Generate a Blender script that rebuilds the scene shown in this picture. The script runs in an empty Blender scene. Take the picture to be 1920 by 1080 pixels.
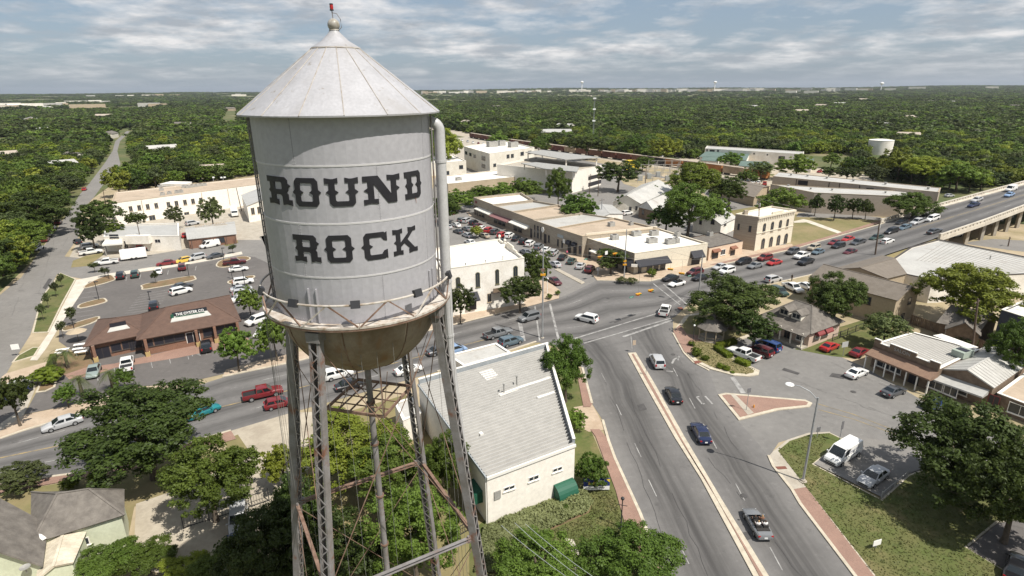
import bpy, bmesh, math, random
import numpy as np
from mathutils import Vector, Matrix
random.seed(7); rng = np.random.default_rng(7)
S = bpy.context.scene
COL = S.collection
R = math.radians
# ------------------------------------------------------------------ camera
F_PX, HORIZON_Y, ROLL, CAM_H = 1090.0, 168.0, R(0.5), 44.0
PITCH = math.atan((540-HORIZON_Y)/F_PX)
cam_d = bpy.data.cameras.new('camera'); cam = bpy.data.objects.new('camera', cam_d); COL.objects.link(cam)
cam_d.sensor_width = 36; cam_d.lens = 36*F_PX/1920; cam_d.clip_start = .5; cam_d.clip_end = 40000
cam.matrix_world = Matrix.Translation((0,0,CAM_H)) @ Matrix.Rotation(math.pi/2-PITCH,4,'X') @ Matrix.Rotation(-ROLL,4,'Z')
S.camera = cam
# ------------------------------------------------------------------ sun, sky, exposure
SUN_EL, SUN_AZ = R(57), math.atan2(-.62,.78)      # azimuth of the sun seen from above, from +X counter-clockwise
SUN_DIR = Vector((math.cos(SUN_EL)*math.cos(SUN_AZ), math.cos(SUN_EL)*math.sin(SUN_AZ), math.sin(SUN_EL)))
sl = bpy.data.lights.new('sun','SUN'); sl.energy = 5.0; sl.angle = R(.5); sl.color = (1,.96,.89)
so = bpy.data.objects.new('sun', sl); COL.objects.link(so); so.rotation_euler = SUN_DIR.to_track_quat('Z','Y').to_euler()
so.location = (60,-60,200)
S.view_settings.view_transform = 'Standard'; S.view_settings.look = 'None'; S.view_settings.exposure = 0.34; S.view_settings.gamma = 1
try: S.view_settings.use_curve_mapping = False
except Exception: pass
W = bpy.data.worlds.new('World'); S.world = W; W.use_nodes = True
def build_world():
    nt = W.node_tree; nt.nodes.clear(); N = nt.nodes.new; L = nt.links.new
    out = N('ShaderNodeOutputWorld'); bg = N('ShaderNodeBackground'); bg.inputs[1].default_value = .080
    sky = N('ShaderNodeTexSky'); sky.sky_type = 'NISHITA'; sky.sun_disc = False
    sky.sun_elevation = SUN_EL; sky.sun_rotation = math.pi/2 - SUN_AZ
    sky.altitude = 200; sky.air_density = 1.0; sky.dust_density = 1.6; sky.ozone_density = 1.3
    tc = N('ShaderNodeTexCoord'); sep = N('ShaderNodeSeparateXYZ'); L(tc.outputs['Generated'], sep.inputs[0])
    zz = N('ShaderNodeMath'); zz.operation = 'ADD'; zz.inputs[1].default_value = .15; L(sep.outputs[2], zz.inputs[0])
    mx = N('ShaderNodeMath'); mx.operation = 'MAXIMUM'; mx.inputs[1].default_value = .03; L(zz.outputs[0], mx.inputs[0])
    dv = []
    for k in (0,1):
        d = N('ShaderNodeMath'); d.operation = 'DIVIDE'; L(sep.outputs[k], d.inputs[0]); L(mx.outputs[0], d.inputs[1]); dv.append(d)
    cmb = N('ShaderNodeCombineXYZ'); L(dv[0].outputs[0], cmb.inputs[0]); L(dv[1].outputs[0], cmb.inputs[1])
    def noise(scale, detail, rough, off):
        n = N('ShaderNodeTexNoise'); n.inputs['Scale'].default_value = scale; n.inputs['Detail'].default_value = detail
        n.inputs['Roughness'].default_value = rough
        a = N('ShaderNodeVectorMath'); a.operation = 'ADD'; a.inputs[1].default_value = off; L(cmb.outputs[0], a.inputs[0]); L(a.outputs[0], n.inputs['Vector'])
        return n
    n1 = noise(1.0,7,.56,(3.1,7.7,0)); n2 = noise(3.6,6,.58,(11.3,2.2,0))
    s = N('ShaderNodeMath'); s.operation = 'MULTIPLY_ADD'; s.inputs[1].default_value = .50; L(n2.outputs[0], s.inputs[0]); L(n1.outputs[0], s.inputs[2])
    ramp = N('ShaderNodeValToRGB'); cr = ramp.color_ramp
    cr.elements[0].position = .655; cr.elements[0].color = (0,0,0,1); cr.elements[1].position = .87; cr.elements[1].color = (1,1,1,1)
    L(s.outputs[0], ramp.inputs[0])
    fade = N('ShaderNodeMapRange'); fade.inputs[1].default_value = .0; fade.inputs[2].default_value = .055; L(sep.outputs[2], fade.inputs[0])
    am = N('ShaderNodeMath'); am.operation = 'MULTIPLY'; L(ramp.outputs[0], am.inputs[0]); L(fade.outputs[0], am.inputs[1])
    am2 = N('ShaderNodeMath'); am2.operation = 'MULTIPLY'; am2.inputs[1].default_value = .9; L(am.outputs[0], am2.inputs[0])
    # cloud body: bright tops, grey bellies
    n3 = noise(2.4,7,.6,(5.2,9.1,0))
    cc = N('ShaderNodeValToRGB'); e = cc.color_ramp.elements
    e[0].position = .40; e[0].color = (4.3,4.6,5.0,1); e[1].position = .62; e[1].color = (9.0,8.8,8.7,1); L(n3.outputs[0], cc.inputs[0])
    # thin high veil greys the blue
    veil = N('ShaderNodeMixRGB'); veil.inputs[0].default_value = .6; veil.inputs[2].default_value = (3.3,4.2,5.4,1); L(sky.outputs[0], veil.inputs[1])
    mix = N('ShaderNodeMixRGB'); L(am2.outputs[0], mix.inputs[0]); L(veil.outputs[0], mix.inputs[1]); L(cc.outputs[0], mix.inputs[2])
    L(mix.outputs[0], bg.inputs[0]); L(bg.outputs[0], out.inputs[0])
build_world()
# ------------------------------------------------------------------ picture -> place
_cr, _sr, _cp, _sp = math.cos(ROLL), math.sin(ROLL), math.cos(PITCH), math.sin(PITCH)
def ray(x, y):
    u = (x-960)/F_PX; v = -(y-540)/F_PX
    u, v = u*_cr+v*_sr, -u*_sr+v*_cr
    return Vector((u, _cp+v*_sp, -_sp+v*_cp))
def G(x, y, z=0.0, drop=False):
    d = ray(x, y); t = (z-CAM_H)/d.z
    return Vector((d.x*t, d.y*t, 0.0 if drop else z))
def heading(a, b, z=0.0):
    p, q = G(*a, z), G(*b, z); return math.atan2(q.y-p.y, q.x-p.x)
# ------------------------------------------------------------------ objects
def tag(o, label=None, cat=None, group=None, kind=None):
    if label: o['label'] = label
    if cat: o['category'] = cat
    if group: o['group'] = group
    if kind: o['kind'] = kind
    return o
def thing(name, label, cat, loc=(0,0,0), rz=0.0, group=None, parent=None):
    o = bpy.data.objects.new(name, None); o.empty_display_size = .3; COL.objects.link(o)
    o.location = loc; o.rotation_euler = (0,0,rz); o.parent = parent
    return tag(o, label, cat, group)
def link(name, me, parent=None, loc=(0,0,0), rot=(0,0,0), scale=(1,1,1)):
    o = bpy.data.objects.new(name, me); COL.objects.link(o); o.parent = parent
    o.location = loc; o.rotation_euler = rot; o.scale = scale
    return o
def copy_tree(o, parent=None):
    c = o.copy(); COL.objects.link(c); c.parent = parent
    for ch in o.children: copy_tree(ch, c)
    return c
class MB:
    """collects shapes; build() links them as ONE mesh object"""
    def __init__(s, org=(0,0,0)): s.v=[]; s.f=[]; s.m=[]; s.mi=0; s.o=Vector(org)
    def add(s, vs, fs):
        b=len(s.v); s.v += [Vector(p)-s.o for p in vs]; s.f += [[b+i for i in f] for f in fs]; s.m += [s.mi]*len(fs); return s
    def quad(s, a,b,c,d): return s.add([a,b,c,d],[[0,1,2,3]])
    def poly(s, pts): return s.add(pts,[list(range(len(pts)))])
    def box(s, c, size, rz=0.0, M=None):
        hx,hy,hz=[q/2 for q in size]; c=Vector(c); cz,sz=math.cos(rz),math.sin(rz); vs=[]
        for z in (-hz,hz):
            for x,y in ((-hx,-hy),(hx,-hy),(hx,hy),(-hx,hy)):
                p = Vector((x,y,z))
                p = (M @ p) if M is not None else Vector((x*cz-y*sz, x*sz+y*cz, z))
                vs.append(c+p)
        return s.add(vs,[[3,2,1,0],[4,5,6,7],[0,1,5,4],[1,2,6,5],[2,3,7,6],[3,0,4,7]])
    def beam(s, a, b, w, h=None, up=(0,0,1)):
        a,b=Vector(a),Vector(b); h=h or w; d=(b-a); L=d.length
        if L<1e-6: return s
        d/=L; up=Vector(up)
        if abs(d.dot(up))>.98: up=Vector((1,0,0))
        sx=d.cross(up).normalized(); uz=sx.cross(d)
        vs=[]
        for p in (a,b):
            for i,j in ((-1,-1),(1,-1),(1,1),(-1,1)): vs.append(p+sx*(i*w/2)+uz*(j*h/2))
        return s.add(vs,[[3,2,1,0],[4,5,6,7],[0,1,5,4],[1,2,6,5],[2,3,7,6],[3,0,4,7]])
    def prism(s, poly, z0, z1, bottom=False):
        n=len(poly); z0s = z0 if hasattr(z0,'__len__') else [z0]*n; z1s = z1 if hasattr(z1,'__len__') else [z1]*n
        a=sum(poly[i][0]*poly[(i+1)%n][1]-poly[(i+1)%n][0]*poly[i][1] for i in range(n))
        idx=list(range(n)) if a>0 else list(range(n))[::-1]
        vs=[(poly[i][0],poly[i][1],z0s[i]) for i in idx]+[(poly[i][0],poly[i][1],z1s[i]) for i in idx]
        fs=[list(range(n,2*n))]+[[i,(i+1)%n,n+(i+1)%n,n+i] for i in range(n)]
        if bottom: fs.append(list(range(n))[::-1])
        return s.add(vs,fs)
    def tube(s, pts, r, n=8, caps=True):
        pts=[Vector(p) for p in pts]; rs = r if hasattr(r,'__len__') else [r]*len(pts); vs=[]; m=len(pts)
        for i,p in enumerate(pts):
            d=(pts[min(i+1,m-1)]-pts[max(i-1,0)]).normalized(); up=Vector((0,0,1)) if abs(d.z)<.95 else Vector((1,0,0))
            sx=d.cross(up).normalized(); uz=sx.cross(d)
            for k in range(n):
                a=2*math.pi*k/n; vs.append(p+(sx*math.cos(a)+uz*math.sin(a))*rs[i])
        fs=[[i*n+k,i*n+(k+1)%n,(i+1)*n+(k+1)%n,(i+1)*n+k] for i in range(m-1) for k in range(n)]
        if caps: fs += [list(range(n))[::-1], list(range((m-1)*n,m*n))]
        return s.add(vs,fs)
    def lathe(s, c, prof, n=24, a0=0.0, a1=2*math.pi):
        c=Vector(c); full=abs(a1-a0-2*math.pi)<1e-6; m=n if full else n+1; vs=[]
        for r,z in prof:
            for k in range(m):
                a=a0+(a1-a0)*k/n; vs.append(c+Vector((r*math.cos(a),r*math.sin(a),z)))
        fs=[[i*m+k,i*m+(k+1)%m,(i+1)*m+(k+1)%m,(i+1)*m+k] for i in range(len(prof)-1) for k in range(n)]
        return s.add(vs,fs)
    def ball(s, c, r, n=12, m=8, sq=(1,1,1)):
        c=Vector(c); vs=[]
        for i in range(m+1):
            t=math.pi*i/m
            for k in range(n):
                a=2*math.pi*k/n; vs.append(c+Vector((r*sq[0]*math.sin(t)*math.cos(a),r*sq[1]*math.sin(t)*math.sin(a),-r*sq[2]*math.cos(t))))
        return s.add(vs,[[i*n+k,i*n+(k+1)%n,(i+1)*n+(k+1)%n,(i+1)*n+k] for i in range(m) for k in range(n)])
    def mesh(s, name, mat, smooth=None):
        me=bpy.data.meshes.new(name); me.from_pydata([tuple(v) for v in s.v],[],s.f)
        for mt in (mat if isinstance(mat,(list,tuple)) else [mat]): me.materials.append(mt)
        if isinstance(mat,(list,tuple)): me.polygons.foreach_set('material_index', s.m)
        if smooth is not None:
            me.polygons.foreach_set('use_smooth',[True]*len(me.polygons)); me.set_sharp_from_angle(angle=R(smooth))
        me.update(); return me
    def build(s, name, mat, parent=None, smooth=None, loc=(0,0,0), **k):
        return link(name, s.mesh(name, mat, smooth), parent, loc, **k)
def inset_poly(poly, d):
    n=len(poly); a=sum(poly[i][0]*poly[(i+1)%n][1]-poly[(i+1)%n][0]*poly[i][1] for i in range(n)); sg=1 if a>0 else -1; out=[]
    for i in range(n):
        p0,p1,p2=[Vector((poly[(i+k)%n][0],poly[(i+k)%n][1])) for k in (-1,0,1)]
        e1=(p1-p0).normalized(); e2=(p2-p1).normalized(); n1=Vector((-e1.y,e1.x))*sg; n2=Vector((-e2.y,e2.x))*sg
        b=(n1+n2); b=b/max(.3,b.dot(n1)) if b.length>1e-4 else n1
        out.append(Vector((p1.x+b.x*d,p1.y+b.y*d,0)))
    return out
def smooth_poly(pts, k=4, closed=True):
    n=len(pts); out=[]; rngi=range(n if closed else n-1)
    for i in rngi:
        p0,p1,p2,p3=[Vector(pts[(i+j)%n if closed else min(max(i+j,0),n-1)]) for j in (-1,0,1,2)]
        for q in range(k):
            t=q/k; out.append(.5*((2*p1)+(p2-p0)*t+(2*p0-5*p1+4*p2-p3)*t*t+(3*p1-p0-3*p2+p3)*t**3))
    if not closed: out.append(Vector(pts[-1]))
    return out
# ------------------------------------------------------------------ materials
MATS={}
def mat(name, col, rough=.8, col2=None, scale=1.0, detail=6, bump=0.0, bscale=None, metal=0.0, spec=.4, amt=(.35,.65), extra=None, emit=None, alpha=None, coat=0.0):
    if name in MATS: return MATS[name]
    m=bpy.data.materials.new(name); m.use_nodes=True; nt=m.node_tree; b=nt.nodes['Principled BSDF']; N=nt.nodes.new; L=nt.links.new
    b.inputs['Roughness'].default_value=rough; b.inputs['Metallic'].default_value=metal; b.inputs['Specular IOR Level'].default_value=spec
    b.inputs['Base Color'].default_value=(*col,1)
    if coat: b.inputs['Coat Weight'].default_value=coat; b.inputs['Coat Roughness'].default_value=.06
    if emit: b.inputs['Emission Color'].default_value=(*emit[0],1); b.inputs['Emission Strength'].default_value=emit[1]
    if col2 is not None or bump:
        geo=N('ShaderNodeNewGeometry')
        if col2 is not None:
            n=N('ShaderNodeTexNoise'); n.inputs['Scale'].default_value=scale; n.inputs['Detail'].default_value=detail; n.inputs['Roughness'].default_value=.62
            L(geo.outputs['Position'], n.inputs['Vector'])
            r=N('ShaderNodeValToRGB'); r.color_ramp.elements[0].position=amt[0]; r.color_ramp.elements[1].position=amt[1]
            r.color_ramp.elements[0].color=(*col,1); r.color_ramp.elements[1].color=(*col2,1)
            L(n.outputs[0], r.inputs[0]); src=r.outputs[0]
            n2=N('ShaderNodeTexNoise'); n2.inputs['Scale'].default_value=scale*9; n2.inputs['Detail'].default_value=4; L(geo.outputs['Position'], n2.inputs['Vector'])
            mr=N('ShaderNodeMapRange'); mr.inputs[3].default_value=.82; mr.inputs[4].default_value=1.18; L(n2.outputs[0], mr.inputs[0])
            hs=N('ShaderNodeHueSaturation'); L(src, hs.inputs['Color']); L(mr.outputs[0], hs.inputs['Value']); src=hs.outputs[0]
            if extra: src=extra(nt, src, geo)
            L(src, b.inputs['Base Color'])
        if bump:
            n3=N('ShaderNodeTexNoise'); n3.inputs['Scale'].default_value=bscale or scale*6; n3.inputs['Detail'].default_value=5
            L(geo.outputs['Position'], n3.inputs['Vector'])
            bp=N('ShaderNodeBump'); bp.inputs['Strength'].default_value=bump; bp.inputs['Distance'].default_value=.05
            L(n3.outputs[0], bp.inputs['Height']); L(bp.outputs[0], b.inputs['Normal'])
    MATS[name]=m; return m
def stain(nt, src, geo, col, scale, lo, hi, stretch=(1,1,1)):
    N=nt.nodes.new; L=nt.links.new
    mp=N('ShaderNodeMapping'); mp.inputs['Scale'].default_value=stretch; L(geo.outputs['Position'], mp.inputs['Vector'])
    n=N('ShaderNodeTexNoise'); n.inputs['Scale'].default_value=scale; n.inputs['Detail'].default_value=7; n.inputs['Roughness'].default_value=.65; L(mp.outputs[0], n.inputs['Vector'])
    mr=N('ShaderNodeMapRange'); mr.inputs[1].default_value=lo; mr.inputs[2].default_value=hi; L(n.outputs[0], mr.inputs[0])
    mx=N('ShaderNodeMixRGB'); mx.inputs[2].default_value=(*col,1); L(mr.outputs[0], mx.inputs[0]); L(src, mx.inputs[1])
    return mx.outputs[0]
def wave_lines(nt, src, geo, rot, scale, col, width):
    N=nt.nodes.new; L=nt.links.new
    mp=N('ShaderNodeMapping'); mp.inputs['Rotation'].default_value=(0,0,rot); L(geo.outputs['Position'], mp.inputs['Vector'])
    w=N('ShaderNodeTexWave'); w.inputs['Scale'].default_value=scale; w.inputs['Distortion'].default_value=0; L(mp.outputs[0], w.inputs['Vector'])
    mr=N('ShaderNodeMapRange'); mr.inputs[1].default_value=1-width; mr.inputs[2].default_value=1; L(w.outputs[0], mr.inputs[0])
    mx=N('ShaderNodeMixRGB'); mx.inputs[2].default_value=(*col,1); L(mr.outputs[0], mx.inputs[0]); L(src, mx.inputs[1]); return mx.outputs[0]
# ================================================================== GROUND, ROADS
def asphalt(name, base, dark, lanes=0, streak=.30):
    m=mat(name, base, .88, dark, .12, 7, .25, 6.0, amt=(.3,.75), extra=lambda nt,s,g: stain(nt, stain(nt,s,g,tuple(c*.62 for c in dark),.35,.62,.75,(1,1,1)), g, tuple(min(1,c*1.25) for c in base), .9,.58,.8))
    if lanes:
        nt=m.node_tree; b=nt.nodes['Principled BSDF']; src=b.inputs['Base Color'].links[0].from_socket; N=nt.nodes.new; L=nt.links.new
        uv=N('ShaderNodeUVMap'); sp=N('ShaderNodeSeparateXYZ'); L(uv.outputs[0], sp.inputs[0])
        mu=N('ShaderNodeMath'); mu.operation='MULTIPLY'; mu.inputs[1].default_value=lanes*2*math.pi; L(sp.outputs[0],mu.inputs[0])
        n=N('ShaderNodeTexNoise'); n.inputs['Scale'].default_value=1; mp=N('ShaderNodeMapping'); mp.inputs['Scale'].default_value=(30,.06,1); L(uv.outputs[0],mp.inputs[0]); L(mp.outputs[0],n.inputs['Vector'])
        co=N('ShaderNodeMath'); co.operation='COSINE'; L(mu.outputs[0],co.inputs[0])
        mr=N('ShaderNodeMapRange'); mr.inputs[1].default_value=-1; mr.inputs[2].default_value=1; mr.inputs[3].default_value=streak; mr.inputs[4].default_value=0; L(co.outputs[0],mr.inputs[0])
        ml=N('ShaderNodeMath'); ml.operation='MULTIPLY'; L(mr.outputs[0],ml.inputs[0]); L(n.outputs[0],ml.inputs[1])
        m2=N('ShaderNodeMath'); m2.operation='MULTIPLY'; m2.inputs[1].default_value=2; L(ml.outputs[0],m2.inputs[0])
        mx=N('ShaderNodeMixRGB'); mx.inputs[2].default_value=(*[c*.45 for c in dark],1); L(m2.outputs[0],mx.inputs[0]); L(src,mx.inputs[1]); L(mx.outputs[0],b.inputs['Base Color'])
    return m
M_road  = asphalt('road_asphalt',(.165,.156,.148),(.122,.115,.110),4,.6)
M_main  = asphalt('main_street_asphalt',(.172,.163,.154),(.128,.121,.115),2,.75)
M_lot   = asphalt('parking_asphalt',(.128,.116,.107),(.096,.087,.081))
M_pale  = asphalt('pale_asphalt',(.205,.192,.176),(.16,.15,.138))
M_conc  = mat('concrete',(.41,.37,.305),.85,(.32,.28,.225),.5,6,.15)
M_conc2 = mat('pale_concrete',(.58,.53,.45),.85,(.46,.41,.34),.4,6,.15)
M_kerb  = mat('kerb_concrete',(.52,.46,.36),.85,(.40,.35,.27),1.2,5,.1)
def brick_extra(nt,src,geo):
    N=nt.nodes.new; L=nt.links.new
    b=N('ShaderNodeTexBrick'); b.inputs['Scale'].default_value=4.2; b.inputs['Color1'].default_value=(.31,.18,.135,1); b.inputs['Color2'].default_value=(.21,.12,.092,1); b.inputs['Mortar'].default_value=(.33,.26,.2,1)
    mp=N('ShaderNodeMapping'); mp.inputs['Rotation'].default_value=(0,0,.5); L(geo.outputs['Position'],mp.inputs['Vector']); L(mp.outputs[0],b.inputs['Vector'])
    mx=N('ShaderNodeMixRGB'); mx.inputs[0].default_value=.5; L(src,mx.inputs[1]); L(b.outputs[0],mx.inputs[2]); return mx.outputs[0]
M_brick = mat('brick_paving',(.30,.185,.14),.85,(.19,.115,.09),.35,6,.2,extra=brick_extra)
M_tan   = mat('tan_paving',(.45,.36,.27),.9,(.36,.27,.19),.3,6,.2)
M_grass = mat('lawn_grass',(.074,.096,.022),.95,(.128,.116,.045),.16,9,.6,8,amt=(.38,.68),extra=lambda nt,s,g: stain(nt,stain(nt,s,g,(.20,.155,.075),.22,.54,.76),g,(.045,.06,.015),.9,.56,.72))
M_dry   = mat('dry_grass',(.235,.185,.095),.95,(.13,.13,.045),.10,9,.6,6,amt=(.35,.7))
M_mulch = mat('mulch',(.21,.13,.075),.95,(.13,.105,.05),.6,8,.6,8)
M_dirt  = mat('bare_dirt',(.40,.32,.22),.95,(.24,.20,.11),.08,9,.5,5)
M_gravel= mat('pale_gravel',(.42,.37,.29),.95,(.31,.265,.205),.25,9,.4,9)
M_white = mat('road_paint_white',(.36,.35,.33),.8,(.16,.152,.146),.9,9,amt=(.36,.66))
M_yellow= mat('road_paint_yellow',(.34,.25,.11),.8,(.16,.14,.115),.7,9,amt=(.36,.64))
def far_extra(nt,s,g):
    s=stain(nt,s,g,(.30,.25,.16),.006,.60,.70); return stain(nt,s,g,(.05,.075,.02),.02,.5,.66)
M_ground= mat('ground_cover',(.060,.085,.022),.95,(.15,.13,.06),.03,9,.5,2,extra=far_extra)
def hill(x,y):
    r=math.hypot(x,y); t=min(1,max(0,(r-3200)/5200)); t=t*t*(3-2*t); a=math.atan2(x,y)
    return t*(32+13*math.cos((a-.04)*2.3)+6*math.sin(a*9+1)+4*math.sin(a*23))
def make_ground():
    rings=[0,30,60,100,160,250,400,600,900,1300,1800,2500,3200,3800,4500,5300,6200,7200,8400,9600,11000,14000]; n=120; vs=[(0,0,-.02)]; fs=[]
    for i,r in enumerate(rings[1:]):
        for k in range(n):
            a=2*math.pi*k/n; x,y=r*math.sin(a),r*math.cos(a); vs.append((x,y,hill(x,y)-.02))
    for k in range(n): fs.append((0,1+(k+1)%n,1+k))
    for i in range(len(rings)-2):
        for k in range(n):
            a=1+i*n+k; b=1+i*n+(k+1)%n; fs.append((a,b,b+n,a+n))
    me=bpy.data.meshes.new('ground'); me.from_pydata(vs,[],fs); me.materials.append(M_ground)
    me.polygons.foreach_set('use_smooth',[True]*len(fs)); o=link('ground',me); o['kind']='structure'
make_ground()
def sheet(name, px, z, m, sm=0, kind='structure', parent=None):
    pts=[G(*p) for p in px]
    if sm: pts=smooth_poly(pts,sm)
    a=sum(pts[i].x*pts[(i+1)%len(pts)].y-pts[(i+1)%len(pts)].x*pts[i].y for i in range(len(pts)))
    if a<0: pts=pts[::-1]
    b=MB(); b.poly([(p.x,p.y,z) for p in pts]); o=b.build(name,m,parent)
    if kind: o['kind']=kind
    return o
def island(name, px, fill, h=.14, rim=.3, sm=0, fill_name='island_bed'):
    pts=[G(*p) for p in px]
    if sm: pts=smooth_poly(pts,sm)
    k=MB(); k.prism([(p.x,p.y) for p in pts],0,h); o=k.build(name,M_kerb); o['kind']='structure'
    if fill:
        ins=inset_poly(pts,rim); f=MB(); f.prism([(p.x,p.y) for p in ins],.02,h+.03); q=f.build(fill_name,fill,o)
    return o
def strip(name, A, B, m, zA=None, nlen=60, z=.02, kind='structure', prof=None):
    """road surface between two kerb lines, with across/along coordinates"""
    def resample(P):
        d=[0]
        for i in range(1,len(P)): d.append(d[-1]+(P[i]-P[i-1]).length)
        t=np.linspace(0,d[-1],nlen); return [Vector(tuple(np.interp(t,d,[p[k] for p in P]))) for k in [0] for _ in [0]] if False else [Vector((np.interp(q,d,[p.x for p in P]),np.interp(q,d,[p.y for p in P]),np.interp(q,d,[p.z for p in P]))) for q in t]
    a=resample(A); b=resample(B); nx=9; vs=[];uv=[];fs=[]; L=0
    for i in range(nlen):
        if i: L+=((a[i]+b[i])/2-(a[i-1]+b[i-1])/2).length
        for k in range(nx):
            p=a[i].lerp(b[i],k/(nx-1)); vs.append((p.x,p.y,p.z+z)); uv.append((k/(nx-1),L))
    for i in range(nlen-1):
        for k in range(nx-1):
            q=i*nx+k; fs.append((q,q+1,q+nx+1,q+nx))
    me=bpy.data.meshes.new(name); me.from_pydata(vs,[],fs); me.materials.append(m); l=me.uv_layers.new(name='UVMap')
    for lp in me.loops: l.data[lp.index].uv=uv[lp.vertex_index]
    me.update()
    if me.polygons[0].normal.z<0: me.flip_normals()
    o=link(name,me); o['kind']=kind; return o
def line_px(b, p, q, w, z, dash=None):
    A,B=G(*p),G(*q); A.z=B.z=0; d=B-A; L=d.length; d/=L; n=Vector((-d.y,d.x,0))*w/2
    segs=[(0,L)] if not dash else [(s,min(L,s+dash[0])) for s in np.arange(0,L,dash[0]+dash[1])]
    for s,e in segs:
        a,c=A+d*s,A+d*e; b.quad(*[(v.x,v.y,z) for v in (a-n,c-n,c+n,a+n)])
# ---- large base sheets of the town
sheet('town_ground',[(-300,1500),(-300,760),(0,548),(60,490),(118,412),(205,350),(520,322),(800,330),(900,262),(1160,280),(1450,330),(1650,405),(1760,420),(2100,420),(2400,900),(2300,1500)],.0,M_dirt)
sheet('paved_ground',[(300,500),(500,440),(800,400),(830,280),(1000,285),(1180,315),(1300,345),(1440,380),(1480,470),(1280,520),(1000,570),(700,600)],.008,M_pale)
sheet('concrete_lot',[(118,505),(150,445),(205,400),(480,372),(520,470),(300,490),(172,500)],.008,M_conc)
# ---- rail bed
sheet('rail_ballast',[(800,236),(960,262),(1140,288),(1300,312),(1450,338),(1640,372),(1640,382),(1430,346),(1290,322),(1120,298),(940,270),(800,243)],.02,M_gravel)
# ---- left street
sheet('left_street',[(-120,800),(-120,600),(0,553),(40,520),(76,469),(98,442),(120,410),(151,363),(169,342),(197,305),(211,283),(216,265),(237,246),(244,246),(225,265),(220,283),(226,308),(193,347),(176,370),(158,390),(148,415),(149,442),(121,481),(112,506),(107,514),(70,585),(57,628),(22,683),(0,722),(-40,800)],.016,M_pale)
sheet('cross_street',[(107,514),(121,481),(172,486),(270,480),(400,458),(470,440),(490,445),(505,480),(453,476),(332,499),(205,517),(160,524)],.020,M_pale)
sheet('alley',[(430,450),(448,400),(470,380),(484,395),(475,430),(490,450)],.022,M_conc)
sheet('parking_lot',[(158,530),(205,519),(332,501),(453,479),(478,482),(560,520),(560,640),(440,640),(180,690),(110,640),(112,612)],.024,M_lot)
sheet('front_parking',[(46,777),(67,738),(105,716),(120,703),(215,683),(330,655),(440,632),(540,610),(560,668),(417,702),(330,722),(267,724),(215,740),(167,753)],.028,M_lot)
sheet('lot_sidewalk',[(92,624),(143,525),(165,521),(205,513),(332,494),(453,472),(455,477),(332,500),(206,519),(166,529),(112,612),(88,652),(70,676),(56,676)],.05,M_conc2)
island('park_strip',[(60,625),(70,585),(82,552),(100,530),(113,512),(143,524),(118,570),(92,624)],M_grass,fill_name='strip_lawn')
island('corner_verge',[(22,681),(33,668),(62,652),(76,652),(66,668),(40,676)],M_grass,fill_name='verge_lawn')
for px in ([(266,540),(272,533),(355,518),(367,521),(360,527),(275,543)],[(163,533),(203,516),(216,521),(212,527),(160,541)],[(150,571),(190,560),(200,562),(197,568),(150,579)],[(120,613),(178,595),(188,597),(172,607),(121,622)],[(427,528),(470,517),(477,521),(440,534)],[(405,500),(415,488),(455,481),(470,486),(428,501)]):
    island('parking_island',px,M_mulch,.13,.35,3,'island_mulch')
island('corner_bed',[(67,737),(75,718),(108,712),(104,726),(85,735)],M_mulch,.13,.3,0,'bed_mulch')
sheet('street_corner_walk',[(3,707),(12,700),(90,678),(120,668),(118,690),(60,700),(0,735)],.03,M_tan)
sheet('side_lot',[(-60,800),(-60,740),(0,716),(62,700),(40,775),(0,800)],.028,M_lot)
sheet('small_walk',[(62,700),(75,702),(62,740),(45,778),(0,815),(-60,830),(-60,812),(0,795),(36,770)],.034,M_conc)
sheet('garage_verge',[(133,502),(137,489),(160,480),(195,474),(194,478),(165,499)],.04,M_dry)
sheet('shop_verge',[(411,456),(445,450),(447,455),(425,462)],.04,M_dry)
# ---- Mays-like avenue, left to right and up the bridge
def zb(x): t=min(1,max(0,(x-1560)/380)); return 7.5*t*t*(3-2*t)*1.0
UP=[(-260,872),(-100,842),(0,823),(43,808),(160,774),(363,727),(417,707),(542,681),(840,612),(985,576),(1060,555),(1119,526),(1217,528),(1300,509),(1342,499),(1490,467),(1540,452),(1657,419),(1720,401),(1780,385),(1850,366),(1920,347),(1990,327),(2060,310)]
LO=[(-260,955),(-100,926),(0,908),(160,886),(233,867),(433,808),(546,774),(820,697),(960,656),(1005,641),(1095,640),(1262,598),(1290,571),(1412,540),(1519,516),(1640,485),(1757,446),(1840,418),(1920,388),(2000,362),(2080,340)]
AV_A=[G(x,y,zb(x)) for x,y in UP]; AV_B=[G(x,y,zb(x)) for x,y in LO]
strip('avenue',AV_A,AV_B,M_road,nlen=140,z=.03)
# ---- the street that runs down to the right
ML=[(1005,641),(1060,655),(1092,690),(1110,757),(1130,788),(1141,827),(1153,860),(1200,963),(1218,1010),(1250,1085),(1330,1270)]
MR=[(1262,598),(1262,625),(1283,663),(1300,680),(1329,695),(1346,740),(1383,788),(1441,855),(1450,875),(1485,919),(1500,945),(1604,1082),(1745,1270)]
strip('main_street',[G(*p) for p in ML],[G(*p) for p in MR],M_main,nlen=70,z=.022)
M_side=asphalt('side_street_asphalt',(.190,.180,.167),(.145,.137,.128))
sheet('side_street',[(1262,640),(1290,615),(1380,636),(1440,622),(1560,662),(1620,688),(1760,768),(1990,860),(1990,1000),(1690,880),(1600,850),(1515,813),(1460,830),(1440,860),(1370,780),(1310,690)],.014,M_side)
island('median',[(1177,663),(1192,662),(1227,720),(1283,820),(1353,938),(1440,1080),(1560,1280),(1525,1290),(1411,1080),(1314,899),(1264,820),(1208,720)],M_brick,.15,.55,fill_name='median_brick')
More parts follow.
